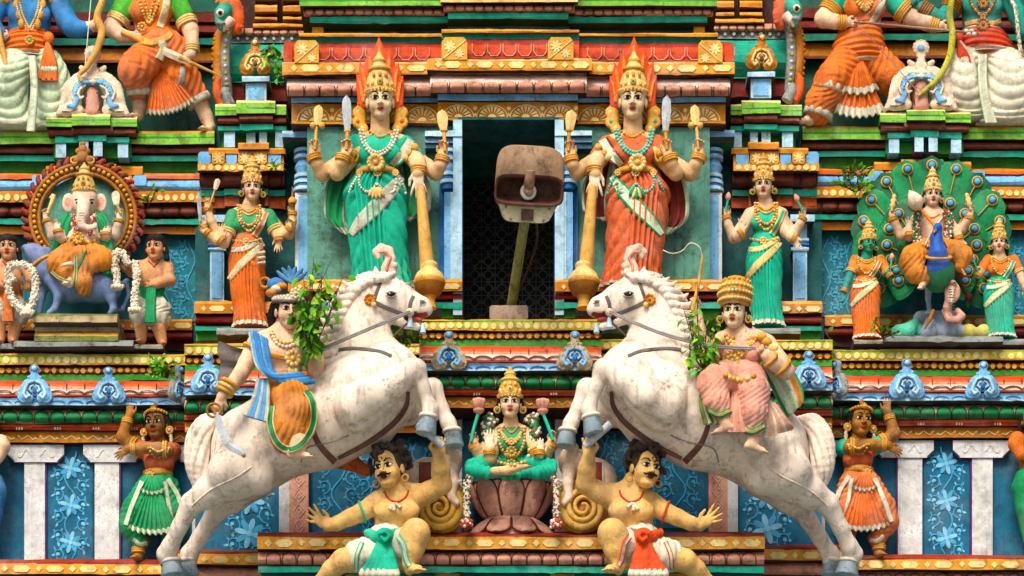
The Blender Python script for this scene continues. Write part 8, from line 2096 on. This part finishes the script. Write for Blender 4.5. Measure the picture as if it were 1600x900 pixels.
m = MB(); garland(m, [q(1572, -16, 44), q(1586, 14, 50), q(1592, 60, 50), q(1596, 92, 48)], 3.4, ['pearl', 'cloth_pink', 'sari_teal'], 1.2, 51); s.part('garland', m)

# crocodile-dragon heads at the ends of the vaulted roofs
for b, lab in ((LR[0], 'green crocodile-dragon head with curled orange crest on the left vaulted roof'), (LR[1], 'green crocodile-dragon head with curled orange crest on the right vaulted roof')):
    s_ = Sdf(1.4, 2.5); C = lambda l, m, k=None: s_.chain([b.pt(x, y) + (d, r) for x, y, d, r in l], m, k)
    C([(352, 16, 0, 13), (346, 22, 8, 11), (343, 34, 10, 7), (345, 44, 10, 4)], 'teal'); C([(358, 34, 4, 8), (352, 40, 8, 6), (350, 47, 8, 3)], 'pink_pale'); C([(366, 10, -6, 12), (372, 30, -6, 10), (370, 46, -8, 8)], 'orange', 2); C([(352, 4, 4, 8), (344, -2, 4, 5), (338, 4, 4, 2)], 'flame_light', 1.5)
    C([(362, 2, -8, 12), (368, -14, -8, 9)], 'grey'); s_.ell(P(*b.pt(344, 20), 19), (6, 4, 6), 'cream', .6); s_.ell(P(*b.pt(344, 20), 23), (3, 2.5, 3.4), 'eye_dark', .4)
    for i in range(6): C([(374, 12 + i * 6, -2, 4), (379, 12 + i * 6, -2, 2.4)], 'flame')
    C([(342, 36, 14, 4), (349, 36, 16, 3)], 'grey', 1)
    single('dragon_head', lab, 'statue', s_.mesh(), P(*b.pt(355, 48), -4), 'dragon heads on the vaulted roofs')
# ================================================================== floodlight in the doorway
lamp = Thing('floodlight', 'rusty brown street-lamp floodlight with open bowl on a leaning green pole in the doorway', 'lamp', P(800, 490, 150))
def frame(o, right, up):
    f = np.cross(right, up); return lambda x, z, y: o + right * x + up * z - f * 0 + np.cross(up, right) * (-y)
o = P(826, 290, 330); rt = unit(np.array([1, .12, .02])); upv = unit(np.array([.06, -.45, .9])); nv = unit(np.cross(rt, upv)); nv = nv if nv[1] < 0 else -nv
rt = unit(np.cross(upv, nv)); rt = rt if rt[0] > 0 else -rt
def L(x, z, y): return o + rt * x + upv * z + nv * y
def ring(w0, w1, z0, z1, y, n=40, p=4.6):
    out = []
    for i in range(n):
        a = 2 * math.pi * i / n; c, s_ = math.cos(a), math.sin(a); ux = np.sign(c) * abs(c) ** (2 / p); uz = np.sign(s_) * abs(s_) ** (2 / p)
        z = (z0 + z1) / 2 + uz * (z1 - z0) / 2; w = w0 + (w1 - w0) * (z - z0) / (z1 - z0); out.append(L(ux * w / 2, z, y))
    return out
def rings(rs, mats, closed_in=True):
    m = MB(); V = np.concatenate(rs); n = len(rs[0]); F = grid_faces(len(rs), n, True)
    m.add(V, F, np.array([mats[i] for i in range(len(rs) - 1) for _ in range(n)], dtype=object)); c = rs[-1]
    m.add(np.vstack([c, np.mean(c, 0)]), np.column_stack([np.full(n, n), np.arange(n), (np.arange(n) + 1) % n]), mats[-1]); return m
m = rings([ring(60, 66, -20, 40, -46), ring(90, 84, -34, 50, -34), ring(100, 94, -36, 54, -8), ring(102, 98, -28, 53, 6), ring(104, 100, -27, 16, 10), ring(98, 94, -24, 12, 10), ring(92, 88, -22, 9, -4), ring(76, 72, -15, 4, -16)], ['rust', 'rust', 'rust', 'rust', 'rust_dark', 'rust_dark', 'rust_dark', 'rust_dark'])
lamp.part('lamp_hood', m)
m = rings([ring(60, 84, -46, -22, -34, p=6), ring(64, 90, -52, -22, -10, p=6), ring(62, 88, -50, -24, 4, p=6)], ['lamp_shell'] * 3); pass
m2 = MB(); V = [L(x, z, 6) for x, z in ((-9, -47), (9, -47), (9, -32), (-9, -32))] + [L(x, z, 2) for x, z in ((-9, -47), (9, -47), (9, -32), (-9, -32))]
m.add(np.array(V), np.array([[0, 1, 2, 3], [0, 1, 5, 4], [1, 2, 6, 5], [2, 3, 7, 6], [3, 0, 4, 7]]), 'rust_dark', False)
for x, z in ((-32, -30), (32, -30), (-24, -46), (24, -46)): ball(m, L(x, z, 4), 2, 'rust', 5)
lamp.part('gear_housing', m)
m = MB(); tube(m, [L(0, 22, 8), L(0, 8, 6), L(0, -3, 1)], [7, 8, 7], 'rust', 12, 14); lamp.part('bulb_holder', m); m = MB(); torus(m, L(0, -8, 0), nv, 9, 3.2, 'bulb', 18, 8); ball(m, L(0, -7, 2), (7, 6, 7), 'lamp_glass', 8); lamp.part('bulb', m)
m = MB(); a = L(-2, -48, -6); b = P(799, 478, 120); tube(m, [a, b], 7.5, 'pole_paint', 4); sd_ = unit(b - a)
tube(m, [a + np.array([5, -8, 0]), b + np.array([5, -8, 0])], 1.6, 'moss', 5); lamp.part('pole', m)
m = MB(); tube(m, [L(16, -48, -8), P(838, 380, 200), P(826, 420, 160), P(806, 466, 126)], 1.8, 'cable', 6, 24); lamp.part('cable', m)
m = MB(); slab(m, 765, 825, 477, 499, 150, 90, 'concrete', 3); single('concrete_block', 'rough grey-brown concrete block on the door sill under the lamp pole', 'block', m, P(795, 498, 120))

# ================================================================== weeds and saplings rooted in the joints
def sprig(name, label, root, tips, nleaf, size, seed, mats=('leaf', 'leaf_light', 'leaf'), droop=.5, group='weeds growing from the masonry'):
    g = np.random.default_rng(seed); t = Thing(name, label, 'plant', P(*root), group); ms = MB(); ml = MB(); k = max(1, nleaf // len(tips))
    for tip in tips:
        a, b = P(*root), P(*tip); mid = (a + b) / 2 + g.normal(size=3) * np.array([6, 3, 3]) + np.array([0, -6, 0]); p = catmull(np.array([a, mid, b]), 16); tube(ms, p, np.linspace(1.5, .5, 16), 'stem', 5)
        for i in range(k):
            u = g.uniform(.25, 1.0); o = p[int(u * 15)]; L_ = size * g.uniform(.6, 1.25); dv = unit(np.array([g.normal(), -abs(g.normal()) * .8, g.normal() * .6 - droop])); e = o + dv * L_ * .55
            tube(ms, [o, e], .45, 'stem', 4); f = unit(dv + np.array([0, -.1, -droop * 1.4])); sd_ = unit(np.cross(f, g.normal(size=3))); nn = np.cross(f, sd_); V = []
            for v in np.linspace(0, 1, 7):
                w = L_ * .27 * math.sin(math.pi * v ** .75) * (1 if v < .9 else .6)
                for q_ in (-1, 0, 1): V.append(e + f * L_ * v + sd_ * q_ * w + nn * (abs(q_) * w * .35 - L_ * .22 * v * v))
            ml.add(np.array(V), grid_faces(7, 3), mats[g.integers(len(mats))])
    t.part('stem', ms); t.part('leaf', ml, label=None); return t
sprig('sapling', 'leafy green sapling hiding the face of the bare-chested rider', (484, 560, 310), [(456, 474, 350), (482, 462, 350), (503, 425, 340), (490, 402, 330), (518, 405, 320), (538, 425, 300), (505, 470, 345), (528, 450, 300), (496, 515, 340), (462, 492, 352), (486, 436, 340), (472, 420, 335)], 150, 18, 3)
sprig('sapling', 'thin sapling with drooping leaves in front of the neck of the right horse', (1100, 580, 300), [(1090, 440, 310), (1076, 500, 330), (1084, 520, 330), (1105, 490, 330), (1112, 520, 335), (1068, 482, 330), (1092, 575, 330), (1098, 540, 335), (1118, 500, 330)], 120, 15, 5)
sprig('weed', 'weed hanging down from behind the muzzle of the left horse', (640, 500, 190), [(652, 520, 230), (640, 540, 230), (628, 530, 230), (660, 540, 225)], 30, 14, 7)
sprig('weed', 'bright weed hanging beside the small arch ornament of the left vaulted roof', (420, 72, -10), [(428, 100, 30), (440, 118, 30), (432, 130, 30), (418, 84, 20), (442, 95, 10)], 60, 13, 9)
sprig('weed', 'low weed sprouting on the cornice below the boy in the green loincloth', (262, 590, 60), [(232, 555, 80), (250, 560, 80), (268, 565, 80), (260, 580, 84), (244, 578, 80)], 70, 11, 11, droop=.1)
sprig('weed', 'pale green weed rooted in the cornice left of the peacock fan', (1336, 300, 0), [(1318, 268, 20), (1330, 255, 20), (1346, 262, 20), (1350, 290, 20), (1310, 280, 16)], 76, 12, 13, droop=-.1)
sprig('weed', 'small weed at the hem of the green-skinned consort', (1380, 528, 60), [(1368, 505, 84), (1376, 512, 88), (1390, 520, 84), (1360, 500, 80)], 22, 9, 15, droop=.1)
sprig('weed', 'small weed on the broken end of the string course right of the turquoise-sari goddess', (1296, 552, 30), [(1290, 520, 50), (1298, 530, 50), (1302, 545, 50)], 14, 9, 17, droop=.1)
sprig('weed', 'small weed beside the red flame leaves of the halo ring', (232, 322, 10), [(236, 300, 30), (230, 312, 34), (244, 296, 26)], 16, 10, 19, droop=.1)
sprig('weed', 'tuft of weed in the niche entablature above the orange-sari goddess', (430, 262, 24), [(424, 248, 40), (436, 246, 40), (446, 256, 40)], 14, 8, 21, droop=0)
# ------------------------------------------------------------------ camera and light
cam = bpy.data.cameras.new('camera'); co = bpy.data.objects.new('camera', cam); COL.objects.link(co); sc.camera = co
co.location = Vector(CAMP / S); co.rotation_euler = (R(90), 0, 0)
cam.sensor_width = 36; cam.lens = 36 * CAMD / 1600; cam.shift_y = -CAMZ / 1600
cam.clip_start = .5; cam.clip_end = 2000
w = bpy.data.worlds.new('World'); sc.world = w; w.use_nodes = True
nt = w.node_tree; bg = nt.nodes['Background']; sky = nt.nodes.new('ShaderNodeTexSky'); sky.sky_type = 'NISHITA'; sky.sun_disc = False
SUN_EL, SUN_AZ = 48, -16       # elevation; degrees from straight in front of the facade, negative = left
az = R(SUN_AZ)
sd = Vector((math.sin(az) * math.cos(R(SUN_EL)), -math.cos(az) * math.cos(R(SUN_EL)), math.sin(R(SUN_EL))))
sky.sun_elevation = R(SUN_EL); sky.sun_rotation = math.atan2(sd.x, sd.y)
sky.dust_density = 6.0; sky.air_density = 0.7; sky.ozone_density = 0.3
nt.links.new(sky.outputs['Color'], bg.inputs['Color']); bg.inputs['Strength'].default_value = 0.135
sl = bpy.data.lights.new('sun', 'SUN'); so = bpy.data.objects.new('sun', sl); COL.objects.link(so)
sl.energy = 2.6; sl.angle = R(24); sl.color = (1, .93, .8)
so.rotation_euler = sd.to_track_quat('Z', 'Y').to_euler()
sc.view_settings.view_transform = 'Standard'; sc.view_settings.look = 'None'; sc.view_settings.gamma = 1; sc.view_settings.exposure = 0.2
sc.cycles.use_denoising = True; sc.cycles.max_bounces = 5
try: sc.cycles.denoiser = 'OPENIMAGEDENOISE'
except Exception: pass
